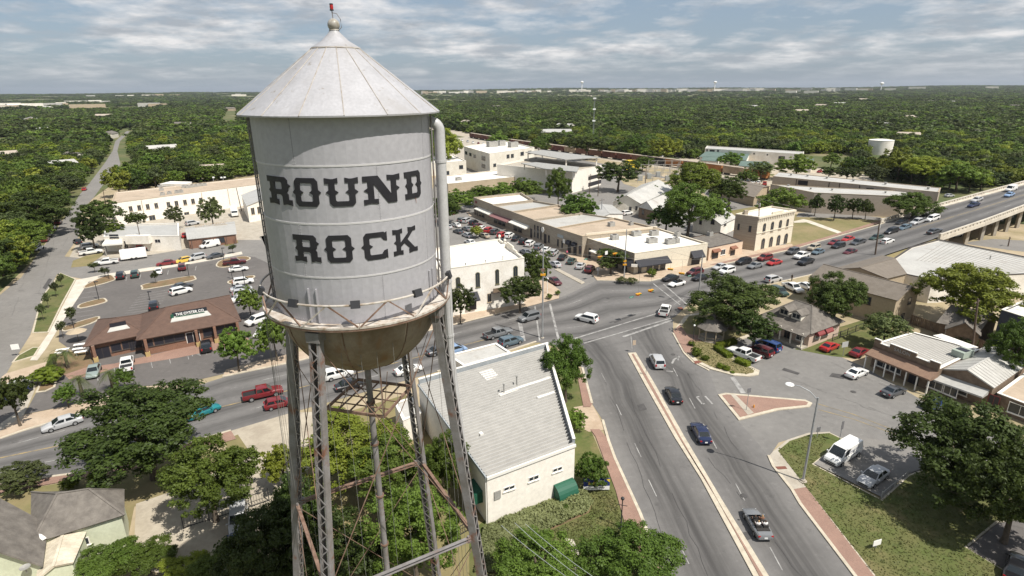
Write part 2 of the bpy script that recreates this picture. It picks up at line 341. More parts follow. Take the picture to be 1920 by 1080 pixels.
island('traffic_island',[(1346,741),(1360,738),(1395,741),(1510,751),(1523,757),(1518,764),(1460,770),(1405,784),(1385,789)],M_brick,.15,.5,fill_name='island_brick')
sheet('island_crossing',[(1370,742),(1378,741),(1413,776),(1402,780)],.19,M_conc)
# ---- verges and walks round the intersection
sheet('avenue_walk',[(-100,828),(0,810),(46,779),(167,754),(267,726),(330,723),(363,727),(160,774),(43,808),(0,823),(-100,842)],.11,M_tan)
sheet('avenue_kerb_walk',[(417,707),(424,694),(470,681),(545,664),(700,628),(850,590),(985,562),(985,576),(840,612),(542,681)],.11,M_tan)
sheet('restaurant_walk',[(120,703),(160,690),(215,682),(330,655),(445,630),(465,634),(475,652),(445,660),(448,648),(330,672),(215,690),(180,703),(130,712)],.05,M_brick)
sheet('restaurant_patio',[(92,690),(120,662),(165,655),(178,690),(120,703),(95,703)],.045,M_mulch)
sheet('lower_walk',[(-100,926),(0,908),(160,886),(233,867),(433,808),(443,824),(240,882),(0,926),(-100,945)],.11,M_brick)
sheet('gravel_drive',[(433,808),(546,774),(640,770),(600,860),(500,950),(470,1060),(380,1100),(250,1060),(255,945),(370,905),(436,865)],.03,M_gravel)
sheet('back_lawn',[(440,868),(420,826),(446,815),(470,850)],.036,M_dry)
sheet('yard_lawn',[(-80,930),(0,926),(240,884),(380,840),(430,860),(370,905),(252,950),(240,1010),(0,1010),(-80,1010)],.026,M_dry)
sheet('tower_yard',[(560,800),(760,740),(830,800),(920,990),(870,1200),(560,1200)],.02,M_dry)
sheet('theatre_lawn',[(1010,650),(1085,690),(1110,770),(1105,800),(1160,930),(1180,1000),(1210,1090),(880,1150),(880,1000),(1000,900),(1060,800)],.03,M_grass)
sheet('drive_apron',[(1076,764),(1110,758),(1136,806),(1104,810),(1066,790)],.045,M_tan)
sheet('brick_walk',[(1082,703),(1095,702),(1111,757),(1107,764),(1094,764)],.12,M_brick)
sheet('brick_walk',[(1107,806),(1124,806),(1138,822),(1156,862),(1198,963),(1214,1012),(1246,1085),(1330,1275),(1290,1275),(1212,1085),(1174,993),(1155,923),(1117,820)],.12,M_brick)
kb=MB()
for (x0,y0),(x1,y1) in zip(ML[2:],ML[3:]):
    if (x0,y0) in ((1110,757),): continue
    A,B=G(x0,y0),G(x1,y1); kb.beam((A.x,A.y,.07),(B.x,B.y,.07),.35,.15)
for (x0,y0),(x1,y1) in list(zip(MR[1:4],MR[2:5]))+list(zip(MR[7:],MR[8:])):
    A,B=G(x0,y0),G(x1,y1); kb.beam((A.x,A.y,.07),(B.x,B.y,.07),.35,.15)
for P in (AV_A[0:6],AV_A[6:10],AV_A[11:18],AV_B[0:6],AV_B[7:10],AV_B[12:16]):
    for A,B in zip(P,P[1:]): kb.beam((A.x,A.y,A.z+.08),(B.x,B.y,B.z+.08),.35,.15)
o=kb.build('kerb',M_kerb); o['kind']='structure'
sheet('stone_path',[(1060,1010),(1075,1012),(1085,1035),(1092,1060),(1086,1085),(1078,1085),(1078,1050)],.05,M_conc2)
island('front_garden',[(1262,622),(1285,592),(1330,585),(1400,598),(1440,618),(1385,640),(1364,651),(1377,672),(1407,688),(1424,696),(1422,704),(1404,707),(1375,705),(1331,693),(1302,679),(1285,662)],M_dry,.15,.8,fill_name='garden_bed')
sheet('garden_brick_walk',[(1262,622),(1275,610),(1300,645),(1296,668),(1283,661)],.2,M_brick)
sheet('gazebo_walk',[(1288,628),(1330,632),(1345,640),(1300,643)],.2,M_brick)
island('corner_lawn',[(1455,846),(1478,827),(1515,815),(1555,812),(1584,826),(1572,836),(1526,872),(1652,938),(1702,892),(1760,870),(1990,905),(1990,965),(1870,981),(1813,1028),(1895,1078),(1990,1140),(2050,1270),(1770,1270),(1640,1084),(1509,916)],M_grass,.12,.2,fill_name='lawn')
sheet('corner_walk',[(1441,857),(1449,848),(1476,826),(1515,813),(1556,811),(1556,814),(1515,816),(1479,829),(1458,846),(1512,915),(1487,919),(1452,875)],.13,M_conc)
sheet('brick_walk',[(1487,919),(1511,915),(1640,1084),(1770,1270),(1730,1270),(1604,1084),(1500,943)],.14,M_brick)
sheet('van_parking',[(1526,871),(1575,835),(1600,822),(1700,830),(1760,868),(1704,890),(1652,934)],.165,M_pale)
sheet('corner_parking',[(1814,1030),(1870,983),(1990,967),(2050,1200),(1897,1080)],.165,M_lot)
sheet('cafe_lawn',[(1490,655),(1560,618),(1650,590),(1710,640),(1640,655),(1600,672),(1560,668)],.03,M_grass)
sheet('cafe_yard',[(1400,600),(1440,560),(1560,540),(1700,560),(1920,600),(1920,660),(1720,640),(1640,600),(1500,650),(1440,625)],.02,M_dirt)
# ---- downtown street behind the corner building
sheet('back_lot_grass',[(1330,402),(1440,383),(1425,425),(1385,434),(1345,430)],.03,M_dry)
sheet('back_lot_dirt',[(1150,322),(1290,340),(1335,375),(1250,368),(1170,345)],.03,M_dirt)
sheet('depot_yard',[(1240,285),(1340,295),(1520,312),(1640,330),(1640,350),(1440,325),(1300,308)],.012,M_gravel)
sheet('hedge_bank',[(800,400),(860,368),(1010,345),(1030,362),(890,376),(840,398)],.03,M_grass)
sheet('office_yard',[(830,262),(880,256),(1010,275),(1130,292),(1060,300),(930,310),(840,300)],.03,M_conc)
sheet('downtown_street',[(1119,526),(1098,500),(1062,478),(1000,452),(940,428),(880,405),(820,392),(770,395),(790,440),(900,468),(975,498),(1012,518),(1046,543),(1044,562),(1060,560),(1110,540)],.018,M_pale)
sheet('shop_walk',[(1119,526),(1098,500),(1062,478),(1000,452),(940,428),(880,405),(875,398),(905,402),(960,425),(1020,446),(1090,480),(1180,512),(1340,470),(1395,468),(1485,458),(1490,467),(1342,499),(1300,509),(1217,528)],.12,M_tan)
sheet('kerb_bricks',[(1330,497),(1490,461),(1545,446),(1657,412),(1657,417),(1541,451),(1490,466),(1342,498)],.13,M_brick)
sheet('bank_walk',[(840,606),(985,566),(980,540),(985,520),(1030,530),(1050,545),(1048,560),(985,577),(840,613)],.12,M_tan)
island('lot_divider',[(1040,506),(1046,504),(1096,530),(1090,533)],M_conc,.15,.2,fill_name='divider_top')
sheet('bridge_field',[(1482,465),(1490,402),(1560,403),(1640,409),(1657,419),(1540,452)],.03,M_dry)
sheet('field_road',[(1493,407),(1497,399),(1560,398),(1652,408),(1656,414),(1600,410)],.045,M_pale)
sheet('field_path',[(1488,415),(1506,411),(1520,414),(1594,441),(1588,444),(1512,417),(1489,418)],.05,M_conc2)
sheet('underpass_ground',[(1757,448),(1800,430),(1930,420),(2000,420),(2000,520),(1900,500),(1800,470)],.02,M_dirt)
sheet('underpass_road',[(1800,456),(1860,448),(1990,455),(1990,480),(1900,470)],.03,M_pale)
# ---- paint
pw=MB(); pyl=MB(); zp=.054
for a,b,w in [((1165,570),(1262,533),.3),]: pass
for p,q,w in (((1071,637),(1242,585),.35),((1095,644),(1258,597),.35),((1168,632),(1262,600),.55),((1031,570),(1048,640),.45),((1003,574),(1012,640),.3),((1244,533),(1290,573),.35),((1225,532),(1275,572),.3),((974,603),(982,640),.75),((1373,708),(1394,738),.8),((1183,630),(1185,655),.12)):
    line_px(pw,p,q,w,zp)
for p,q in (((-100,880),(150,828)),((150,828),(560,728)),((560,728),(960,624))):
    P0=Vector(p).lerp(Vector(q),0); line_px(pyl,p,q,.25,zp)
def lane(P,Q,t,a,b,bb,w,dash,n=40):
    pts=[P_.lerp(Q_,t) for P_,Q_ in zip(a,b)]
def av_line(bld,t,i0,i1,w,dash):
    def rs(P,n=160):
        d=[0]
        for i in range(1,len(P)): d.append(d[-1]+(P[i]-P[i-1]).length)
        return [Vector([np.interp(q,d,[p[k] for p in P]) for k in range(3)]) for q in np.linspace(0,d[-1],n)]
    a,b=rs(AV_A),rs(AV_B); c=[p.lerp(q,t) for p,q in zip(a,b)]
    for i in range(i0,min(i1,159)):
        if dash and (i//2)%3: continue
        d=(c[i+1]-c[i]).normalized(); n=Vector((-d.y,d.x,0))*w/2
        bld.quad(*[v+Vector((0,0,.024+.03)) for v in (c[i]-n,c[i+1]-n,c[i+1]+n,c[i]+n)])
for t in (.25,.75): av_line(pw,t,2,62,.14,True); av_line(pw,t,92,158,.14,True)
for t in (.49,.515): av_line(pyl,t,94,158,.14,False)
for p,q in (((1062,700),(1150,900)),((1150,900),(1235,1090))):
    line_px(pw,tuple(Vector(p)+Vector((66,0))),tuple(Vector(q)+Vector((72,0))),.12,.046,(3,7))
line_px(pw,(1262,690),(1475,1085),.13,.046,(3,7)); line_px(pw,(1318,795),(1328,805),.12,.046)
for p,q in (((1306,745),(1317,758)),((1322,743),(1336,758)),((1306,745),(1311,744)),((1317,758),(1321,757))): line_px(pw,p,q,.28,.046)
for p,q in (((1260,682),(1264,674)),((1264,674),(1271,671)),((1271,671),(1274,668)),((1271,671),(1272,676)),((1249,696),(1262,697))): line_px(pw,p,q,.35,.046)
for p,q in (((1532,757),(1600,777)),((1600,777),(1690,812)),((1534,768),(1600,786)),((1600,786),(1680,815))): line_px(pyl,p,q,.16,.03)
for k in range(7):   # stalls behind the restaurant
    line_px(pw,(155+k*-5,541+k*9.5),(196+k*-3.5,536+k*9),.12,.032)
for k in range(8): line_px(pw,(262-k*4,553+k*5),(318-k*3,543+k*5.2),.12,.032)
for k in range(6): line_px(pw,(238+k*26,519-k*4),(236+k*26,527-k*4),.14,.032)
for k in range(5): line_px(pw,(428+k*2,508+k*12),(478+k*2,500+k*12),.12,.032)
for k in range(9): line_px(pw,(146+k*34,706-k*8),(150+k*34,722-k*8),.12,.036)
line_px(pw,(359,654),(361,668),.14,.036); line_px(pw,(372,650),(374,664),.14,.036)
for k in range(4): line_px(pw,(358+k*4,656+k*2),(364+k*4,664+k),.12,.036)
for k in range(9): line_px(pw,(1088+4*0-k*22,512-k*9),(1104-k*22,506-k*9),.1,.03)
for p,q in (((1650,716),(1668,724)),((1715,735),(1755,748))): line_px(pw,p,q,.16,.03)
pwo=pw.build('white_road_paint',M_white); pwo['kind']='structure'
pyo=pyl.build('yellow_road_paint',M_yellow); pyo['kind']='structure'

M_patch=mat('tar_patch',(.055,.052,.05),.85,(.08,.075,.072),.8,6); M_seal=mat('crack_seal',(.085,.08,.077),.7)
for px in ([(1150,604),(1163,599),(1166,601),(1153,606)],[(1165,597),(1191,589),(1193,591),(1167,600)],[(1195,760),(1207,757),(1213,768),(1200,771)],[(1390,1000),(1404,996),(1412,1010),(1398,1014)],[(700,668),(742,657),(745,661),(702,672)],[(300,800),(352,786),(356,791),(304,805)],[(1560,700),(1588,704),(1582,711),(1555,706)],[(1470,690),(1500,700),(1496,703),(1466,694)],[(80,540),(92,522),(98,524),(86,543)]): sheet('tar_patch',px,.058,M_patch)
ck=MB(); gc=random.Random(4)
for (x0,y0,x1,y1) in ((1130,700,1240,1000),(1170,720,1330,1080),(1290,700,1420,900),(1330,860,1500,1080),(1060,600,1240,560),(1100,660,1250,620),(0,880,300,800),(150,860,430,780),(600,720,840,660),(1300,545,1500,490),(1450,700,1700,790),(1560,680,1740,760),(1500,720,1640,770),(60,480,20,600),(110,420,70,560),(150,400,110,480),(1250,640,1330,760),(860,630,990,600)):
    n=14; P=[]
    for i in range(n+1):
        t=i/n; p=G(x0+(x1-x0)*t,y0+(y1-y0)*t); P.append(Vector((p.x+gc.uniform(-.22,.22),p.y+gc.uniform(-.22,.22),.062)))
    for a,b_ in zip(P,P[1:]):
        if gc.random()<.4: continue
        d=(b_-a); nn=Vector((-d.y,d.x,0)).normalized()*.018; ck.quad(a-nn,b_-nn,b_+nn,a+nn)
o=ck.build('crack_seal',M_seal); o['kind']='stuff'
for x,y in ((1262,665),(1204,830),(1140,560),(700,690),(1395,930),(1600,735),(260,820)):
    p=G(x,y); q=MB(); q.lathe((p.x,p.y,0),[(0,.066),(.36,.066),(.40,.05)],16); o=q.build('manhole_cover',M_patch); o['kind']='structure'
# ================================================================== WATER TOWER
TY=29.0; TX=-.277*TY; TC=Vector((TX,TY,0)); TR=4.08
def peel(nt,s,g): return stain(nt,stain(nt,s,g,(.29,.275,.265),.5,.50,.8,(1,1,.2)),g,(.20,.17,.13),2.0,.63,.70)
M_tank = mat('aluminium_paint',(.352,.342,.358),.42,(.340,.330,.346),.5,5,.04,3,spec=.5,extra=lambda nt,s,g: stain(nt,s,g,(.325,.314,.324),.35,.62,.95,(3,3,.25)))
M_roof = mat('roof_aluminium_paint',(.385,.378,.388),.45,(.335,.328,.336),.9,6,.06,3,spec=.5,extra=peel)
M_seam = mat('weathered_seam',(.42,.39,.35),.7,(.27,.23,.19),3,5)
M_rust = mat('rusty_bowl',(.25,.20,.15),.8,(.15,.10,.06),.55,8,.2,4,amt=(.42,.70),extra=lambda nt,s,g: stain(nt,s,g,(.19,.10,.045),.6,.53,.74,(2,2,.6)))
M_steel= mat('weathered_steel',(.225,.212,.21),.6,(.15,.135,.122),1.1,7,.1,5,extra=lambda nt,s,g: stain(nt,s,g,(.17,.08,.05),.7,.57,.67))
M_rusty= mat('rusty_steel',(.23,.15,.11),.8,(.13,.075,.05),2.2,6,.2,8)
M_walk = mat('flaking_walkway',(.50,.46,.41),.7,(.27,.20,.14),2.2,7,.1,6,amt=(.45,.68))
M_black= mat('black_paint',(.013,.012,.016),.5,(.020,.019,.023),2,4)
M_dark = mat('dark_metal',(.03,.03,.033),.5)
M_pipe = mat('pipe_paint',(.46,.45,.45),.32,(.40,.39,.385),1.2,5,spec=.6)
M_red  = mat('beacon_red',(.35,.02,.02),.25)
M_wire = mat('cable',(.17,.165,.15),.6)
tower = thing('water_tower','tall silver water tower lettered ROUND ROCK standing on four lattice legs','water tower',(TX,TY,0))
def tp(r,a,z): return Vector((TX+r*math.cos(a),TY+r*math.sin(a),z))
def tank_hit(px,py,rad=TR):
    d=ray(px,py); o=Vector((-TX,-TY)); a=d.x*d.x+d.y*d.y; b=2*(o.x*d.x+o.y*d.y); c=o.x**2+o.y**2-rad*rad
    q=max(0,b*b-4*a*c); t=(-b-math.sqrt(q))/(2*a); x,y=d.x*t-TX,d.y*t-TY
    return math.atan2(y,x), CAM_H+d.z*t
FACE=math.atan2(-TY,-TX)                     # towards the camera
TB=lambda: MB((TX,TY,0))
CZ=[33.8,36.05,38.5,41.0,43.2]; OFF=[15,-34,17,-32]
# shell: four courses of four riveted plates
def shell_plate(z0,z1,a0,a1,r):
    b=TB(); n=14
    for i in range(n):
        t0,t1=a0+(a1-a0)*i/n,a0+(a1-a0)*(i+1)/n
        b.quad(tp(r,t0,z0),tp(r,t1,z0),tp(r,t1,z1),tp(r,t0,z1))
    b.quad(tp(r,a0,z0),tp(r,a0,z1),tp(r-.03,a0,z1),tp(r-.03,a0,z0)); b.quad(tp(r,a1,z0),tp(r-.03,a1,z0),tp(r-.03,a1,z1),tp(r,a1,z1))
    return b.build('shell_plate',M_tank,tower,smooth=40)
for k in range(4):
    for j in range(4):
        a0=FACE+R(OFF[k]+90*j); shell_plate(CZ[k]-(.04 if k%2 else 0),CZ[k+1]+(.04 if k%2 else 0),a0+.0015,a0+R(90)-.0015,TR+(.012 if k%2 else 0)+(.005 if j%2 else 0))
b=TB()
def rivet(b,a,z):
    r=TR+.015; w=.016; p=tp(r,a,z); t=Vector((-math.sin(a),math.cos(a),0)); o=tp(r+.012,a,z)
    b.add([p-t*w,p-Vector((0,0,w)),p+t*w,p+Vector((0,0,w)),o],[[0,1,4],[1,2,4],[2,3,4],[3,0,4]])
for z in CZ[1:4]+[33.95]:
    for i in range(210): rivet(b,2*math.pi*i/210,z+.0)
for k in range(4):
    for j in range(4):
        for i in range(19):
            for s in (-.012,.012): rivet(b,FACE+R(OFF[k]+90*j)+s,CZ[k]+.1+i*.125)
o=b.build('rivets',mat('rivet_paint',(.44,.425,.42),.5),tower); o['kind']='stuff'
b=TB()
for z in CZ[1:4]: b.lathe((TX,TY,0),[(TR,z-.045),(TR+.021,z-.04),(TR+.021,z+.04),(TR,z+.045)],96)
b.build('girth_seam',mat('seam_paint',(.47,.455,.45),.5),tower,smooth=30)
# letters, wrapped round the shell
HL=[(.5,1),(.12,1),(0,.88),(0,.59),(-.11,.5),(0,.41),(0,.12),(.12,0),(.5,0),(.5,.18),(.28,.18),(.24,.22),(.24,.42),(.37,.5),(.24,.58),(.24,.78),(.28,.82),(.5,.82)]
mir=lambda p:[(1-x,y) for x,y in p][::-1]
GLY={'O':[HL,mir(HL)],
 'D':[[(-.1,1),(-.1,.8),(.05,.8),(.05,.59),(-.06,.5),(.05,.41),(.05,.2),(-.1,.2),(-.1,0),(.5,0),(.5,.18),(.34,.18),(.34,.41),(.46,.5),(.34,.59),(.34,.82),(.5,.82),(.5,1)],mir(HL)],
 'U':[[(-.12,1),(-.12,.8),(.02,.8),(.02,.59),(-.1,.5),(.02,.41),(.02,.12),(.14,0),(.5,0),(.5,.18),(.29,.18),(.25,.22),(.25,.42),(.37,.5),(.25,.58),(.25,.82),(.37,.82),(.37,1),(.2,.96),(.1,.96)],None],
 'N':[[(-.12,1),(-.12,.8),(.02,.8),(.02,.59),(-.1,.5),(.02,.41),(.02,.18),(-.12,.18),(-.12,0),(.11,.03),(.34,0),(.34,.18),(.21,.18),(.21,1)],[(.21,1),(.21,.72),(.66,0),(.79,0),(.79,.30),(.36,1)],[(.79,0),(.98,0),(.98,.41),(1.1,.5),(.98,.59),(.98,.8),(1.12,.8),(1.12,1),(.88,.97),(.66,1),(.66,.82),(.79,.82)]],
 'R':[[(-.12,1),(-.12,.8),(.04,.8),(.04,.59),(-.07,.5),(.04,.41),(.04,.2),(-.12,.2),(-.12,0),(.16,.04),(.44,0),(.44,.2),(.32,.2),(.32,.38),(.5,.38),(.5,.56),(.32,.56),(.32,.82),(.5,.82),(.5,1)],[(.5,1),(.5,.82),(.64,.82),(.68,.78),(.68,.6),(.64,.56),(.5,.56),(.5,.38),(.6,.38),(.66,.32),(.66,0),(.84,.04),(1.08,0),(1.08,.2),(.94,.2),(.94,.4),(.87,.46),(.95,.53),(.95,.62),(1.06,.70),(.95,.78),(.95,.9),(.84,1)]],
 'C':[HL,[(.5,1),(.5,.82),(.74,.82),(.84,.7),(1,.66),(1,1),(.93,.96),(.86,1)],[(.5,.18),(.5,0),(.86,0),(.93,.04),(1,0),(1,.34),(.84,.3),(.74,.18)]],
 'K':[[(-.12,1),(-.12,.82),(.02,.82),(.02,.57),(-.08,.5),(.02,.43),(.02,.18),(-.12,.18),(-.12,0),(.12,.03),(.32,0),(.32,.17),(.22,.17),(.22,.83),(.32,.83),(.32,1),(.12,.97)],[(.22,.47),(.22,.31),(.40,.43),(.68,.17),(.62,.17),(.62,0),(.84,.03),(1.1,0),(1.1,.17),(.94,.17),(.56,.55),(.86,.83),(1.02,.83),(1.02,1),(.82,.97),(.60,1),(.60,.83),(.66,.83)]]}
GLY['U'][1]=mir(GLY['U'][0])
def letter(ch,a0,a1,z0,z1):
    from mathutils.geometry import tessellate_polygon
    bm=bmesh.new()
    for poly in GLY[ch]:
        V=[bm.verts.new((x,y,0)) for x,y in poly]
        for t in tessellate_polygon([[Vector((x,y,0)) for x,y in poly]]):
            try: bm.faces.new([V[i] for i in t])
            except ValueError: pass
    bmesh.ops.remove_doubles(bm,verts=bm.verts,dist=1e-5)
    for x in np.linspace(-.1,1.1,15): bmesh.ops.bisect_plane(bm,geom=bm.verts[:]+bm.edges[:]+bm.faces[:],plane_co=(x+.003,0,0),plane_no=(1,0,0),dist=1e-6)
    bmesh.ops.recalc_face_normals(bm,faces=bm.faces)
    for f in bm.faces:
        if f.normal.z<0: f.normal_flip()
    b=TB(); b.o=Vector((TX,TY,0)); idx={v:i for i,v in enumerate(bm.verts)}
    vs=[tp(TR+.036,a0+(a1-a0)*v.co.x,z0+(z1-z0)*v.co.y) for v in bm.verts]; fs=[[idx[v] for v in f.verts] for f in bm.faces]
    b.add(vs,fs); bs=[e for e in bm.edges if len(e.link_faces)==1]
    for e in bs:
        p,q=e.verts; A,B=vs[idx[p]],vs[idx[q]]
        f=lambda P:Vector((TX+(P.x-TX)*(TR-.01)/(TR+.036),TY+(P.y-TY)*(TR-.01)/(TR+.036),P.z))
        b.quad(A,B,f(B),f(A))
    bm.free(); return b.build('letter',M_black,tower)
for row,(zt,zb_) in (([('R',508,543,357),('O',554,597,360),('U',616,667,359),('N',688,744,354),('D',761,787,343)],((640,333),(640,387))),([('R',557,597,466),('O',613,660,466),('C',682,726,458),('K',741,778,445)],((640,441),(640,492)))):
    z1=tank_hit(*zt)[1]; z0=tank_hit(*zb_)[1]
    for ch,x0,x1,ym in row:
        letter(ch,tank_hit(x0,ym)[0],tank_hit(x1,ym)[0],z0,z1)
M_streak=mat('rust_streak',(.22,.075,.035),.8,(.3,.13,.07),3,5)
b=TB(); a,z=tank_hit(778,366); a2,z2=tank_hit(780,381)
b.add([tp(TR+.026,a-.005,z),tp(TR+.026,a+.006,z),tp(TR+.026,a2+.002,z2),tp(TR+.026,a2-.001,z2)],[[0,1,2,3]]); b.build('rust_streak',M_streak,tower)
# conical roof of sixteen panels
EZ,ER,KZ,KR=43.05,4.62,45.85,1.07
def roof_panel(a0,a1,lift):
    b=TB(); n=4
    for i in range(n):
        t0,t1=a0+(a1-a0)*i/n,a0+(a1-a0)*(i+1)/n
        b.quad(tp(ER,t0,EZ+lift),tp(ER,t1,EZ+lift),tp(KR,t1,KZ+lift),tp(KR,t0,KZ+lift))
        b.quad(tp(ER,t1,EZ+lift),tp(ER,t0,EZ+lift),tp(ER-.01,t0,EZ-.06),tp(ER-.01,t1,EZ-.06))
        b.quad(tp(ER-.01,t0,EZ-.06),tp(TR-.1,t0,EZ+.02),tp(TR-.1,t1,EZ+.02),tp(ER-.01,t1,EZ-.06))
    return b.build('roof_panel',M_roof,tower,smooth=40)
for k in range(16):
    a0=FACE+R(22.5*k+.8); roof_panel(a0,a0+R(22.5),.012 if k%2 else 0)
    b=TB(); b.tube([tp(ER+.005,a0,EZ+.012),tp(KR,a0,KZ+.012)],.022,5); b.build('roof_seam',M_seam,tower,smooth=60)
b=TB(); b.lathe((TX,TY,0),[(KR+.03,KZ-.02),(KR+.02,KZ+.05),(.62,KZ+.33),(.34,KZ+.6),(.24,KZ+.72),(.2,KZ+.8)],48); b.build('roof_cap',M_roof,tower,smooth=35)
b=TB(); b.lathe((TX,TY,0),[(KR+.035,KZ-.03),(KR+.06,KZ),(KR+.035,KZ+.035)],48); b.build('cap_ring',M_seam,tower)
b=TB(); b.lathe((TX,TY,0),[(.24,KZ+.78),(.2,KZ+.84),(.12,KZ+.9)],16); b.ball((TX,TY,46.86),.275,20,12); b.build('finial_ball',mat('finial_paint',(.38,.36,.33),.4,(.24,.21,.16),3,5),tower,smooth=60)
b=TB(); b.tube([(TX,TY,47.1),(TX-.02,TY,47.5)],.022,6); b.tube([(TX+.1,TY-.1,46.5),(TX+.36,TY-.05,46.75),(TX+.33,TY,47.1),(TX+.18,TY,47.33),(TX,TY,47.36)],.018,6); b.build('beacon_conduit',M_steel,tower,smooth=60)
b=TB(); b.lathe((TX-.02,TY,0),[(0,47.44),(.09,47.45),(.09,47.5),(.075,47.5)],12); bq=b.build('beacon',M_dark,tower,smooth=40); b=TB(); b.lathe((TX-.02,TY,0),[(.085,47.70),(.085,47.74),(0,47.76)],12); b.build('beacon_cap',M_dark,bq)
b=TB(); b.lathe((TX-.02,TY,0),[(.075,47.5),(.085,47.6),(.075,47.7)],12); b.build('beacon_lens',M_red,bq,smooth=60)
# bowl
NB=8
for k in range(NB):
    a0=FACE+R(-14+45*k); b=TB()
    prof=[(TR*math.cos(t)+.0,33.8-3.95*math.sin(t)) for t in np.linspace(0,math.pi/2-.06,12)]
    b.lathe((TX,TY,0),prof,7,a0+.002,a0+R(45)-.002); b.build('bowl_plate',M_rust,tower,smooth=60)
    b=TB(); b.tube([tp(r+.006,a0,z-.0) for r,z in prof],.03,5); b.build('bowl_seam',M_rusty,tower,smooth=60)
b=TB(); b.lathe((TX,TY,0),[(.36,29.98),(.36,29.7),(.2,29.6)],20); b.build('bowl_outlet',M_rusty,tower,smooth=40)
# walkway
WZ,WR=33.82,4.76
for k in range(11):
    a0=FACE+R(-2+k*360/11); a1=a0+R(360/11)-.004; b=TB()
    b.lathe((TX,TY,0),[(TR+.02,WZ-.05),(WR,WZ-.05),(WR,WZ+.05),(WR-.05,WZ+.05),(WR-.05,WZ),(TR+.02,WZ)],6,a0,a1); b.build('walkway_plate',M_walk,tower)
b=TB(); b.lathe((TX,TY,0),[(WR-.02,WZ-.05),(WR-.02,WZ-.16),(WR-.09,WZ-.16),(WR-.09,WZ-.05)],66); b.build('walkway_rim',M_rusty,tower)
for k in range(22):
    a=FACE+R(9+k*360/22); b=TB(); b.beam(tp(TR+.02,a,WZ-.32),tp(WR-.1,a,WZ-.07),.05,.06); b.build('walkway_bracket',M_rusty,tower)
RZ=34.93; ring=[tp(WR-.02,2*math.pi*i/66,RZ) for i in range(67)]
b=TB(); b.tube(ring,.052,6,False); b.build('top_rail',M_walk,tower,smooth=60)
for k in range(11):
    a=FACE+R(-2-16.4+k*360/11); h=R(360/22)
    for s in (-1,1):
        b=TB(); b.beam(tp(WR-.02,a+s*.006,RZ),tp(WR-.02,a+s*(h-.012),WZ+.05),.062,.062); b.build('rail_brace',M_rusty if (k%2 or s>0) else M_walk,tower)
for ang in (-72,-38,-3,33,70,128,180,-130):
    a=FACE+R(ang); c=tp(WR+.03,a,RZ+.05); M=Matrix.Rotation(a,3,'Z')@Matrix.Rotation(R(-18),3,'Y')
    b=TB(); b.box(c,(.2,.42,.36),M=M); fl=b.build('floodlight',M_dark,tower)
    b=TB(); b.box(c+M@Vector((-.115,0,0)),(.03,.36,.30),M=M); b.build('floodlight_glass',mat('floodlight_glass',(.1,.1,.11),.15),fl)
for k in range(4):   # gusset plates on the shell over each leg
    a=R(-15+90*k); b=TB()
    for s in (-.05,.05): b.beam(tp(TR+.04,a+s,33.85),tp(TR+.04,a+s,35.5),.10,.06)
    b.build('shell_gusset',M_tank,tower)
# legs
L0,L1=4.3,8.3
def leg_pt(a,z): return tp(L0+(L1-L0)*(33-z)/33,a,z)
for k in range(4):
    a=R(-15+90*k); rad=Vector((math.cos(a),math.sin(a),0)); tan=Vector((-math.sin(a),math.cos(a),0))
    top,bot=leg_pt(a,33.55),leg_pt(a,0); ax=(bot-top).normalized(); o_=Vector((TX,TY,0))
    lg=MB(o_); lg.box(leg_pt(a,33.25),(.62,.68,.5),M=Matrix((rad,tan,(0,0,1))).transposed())
    leg=lg.build('leg',M_steel,tower); lf=MB(o_); lf.box(leg_pt(a,.15),(1.2,1.2,.3),a); lf.build('footing',M_conc,leg)
    nr=(rad-ax*rad.dot(ax)).normalized()
    for s in (-1,1):
        b=MB(o_); q=tan*(s*.25)
        b.beam(top+q,bot+q,.03,.44,up=nr)          # web
        for e in (-1,1): b.beam(top+q-tan*(s*.04)+nr*(e*.215),bot+q-tan*(s*.04)+nr*(e*.215),.10,.02,up=nr)
        b.build('channel',M_steel,leg)
        b=MB(o_)
        for i in range(90):
            z=33-.36*i
            if z<1: break
            for e in (-1,1):
                p=leg_pt(a,z)+q+tan*(s*.018)+nr*(e*.17); t=.016
                b.add([p-Vector((0,0,t)),p-nr*t,p+Vector((0,0,t)),p+nr*t,p+tan*(s*.015)],[[0,1,4],[1,2,4],[2,3,4],[3,0,4]] if s>0 else [[1,0,4],[2,1,4],[3,2,4],[0,3,4]])
        rv=b.build('rivets',M_steel,leg); rv['kind']='stuff'
    front = nr if k in (0,3) else -nr                # the laced face the camera sees
    def zig(face,e,z0,n):
        p,q=leg_pt(a,z0),leg_pt(a,z0-.42)
        return (p+face*.235+tan*(e*.22), q+face*.235-tan*(e*.22))
    for i in range(46):
        b=MB(o_); u,v=zig(front,1 if i%2 else -1,32.7-.42*i,0); b.beam(u,v,.06,.02,up=front); b.build('lacing_bar',M_steel,leg)
    b=MB(o_)
    for i in range(76):
        if i>=46:
            u,v=zig(front,1 if i%2 else -1,32.7-.42*i,0); b.beam(u,v,.06,.02,up=front)
        u,v=zig(-front,1 if i%2 else -1,32.7-.42*i,0); b.beam(u,v,.06,.02,up=front)
    st=b.build('hidden_lacing',M_steel,leg); st['kind']='stuff'
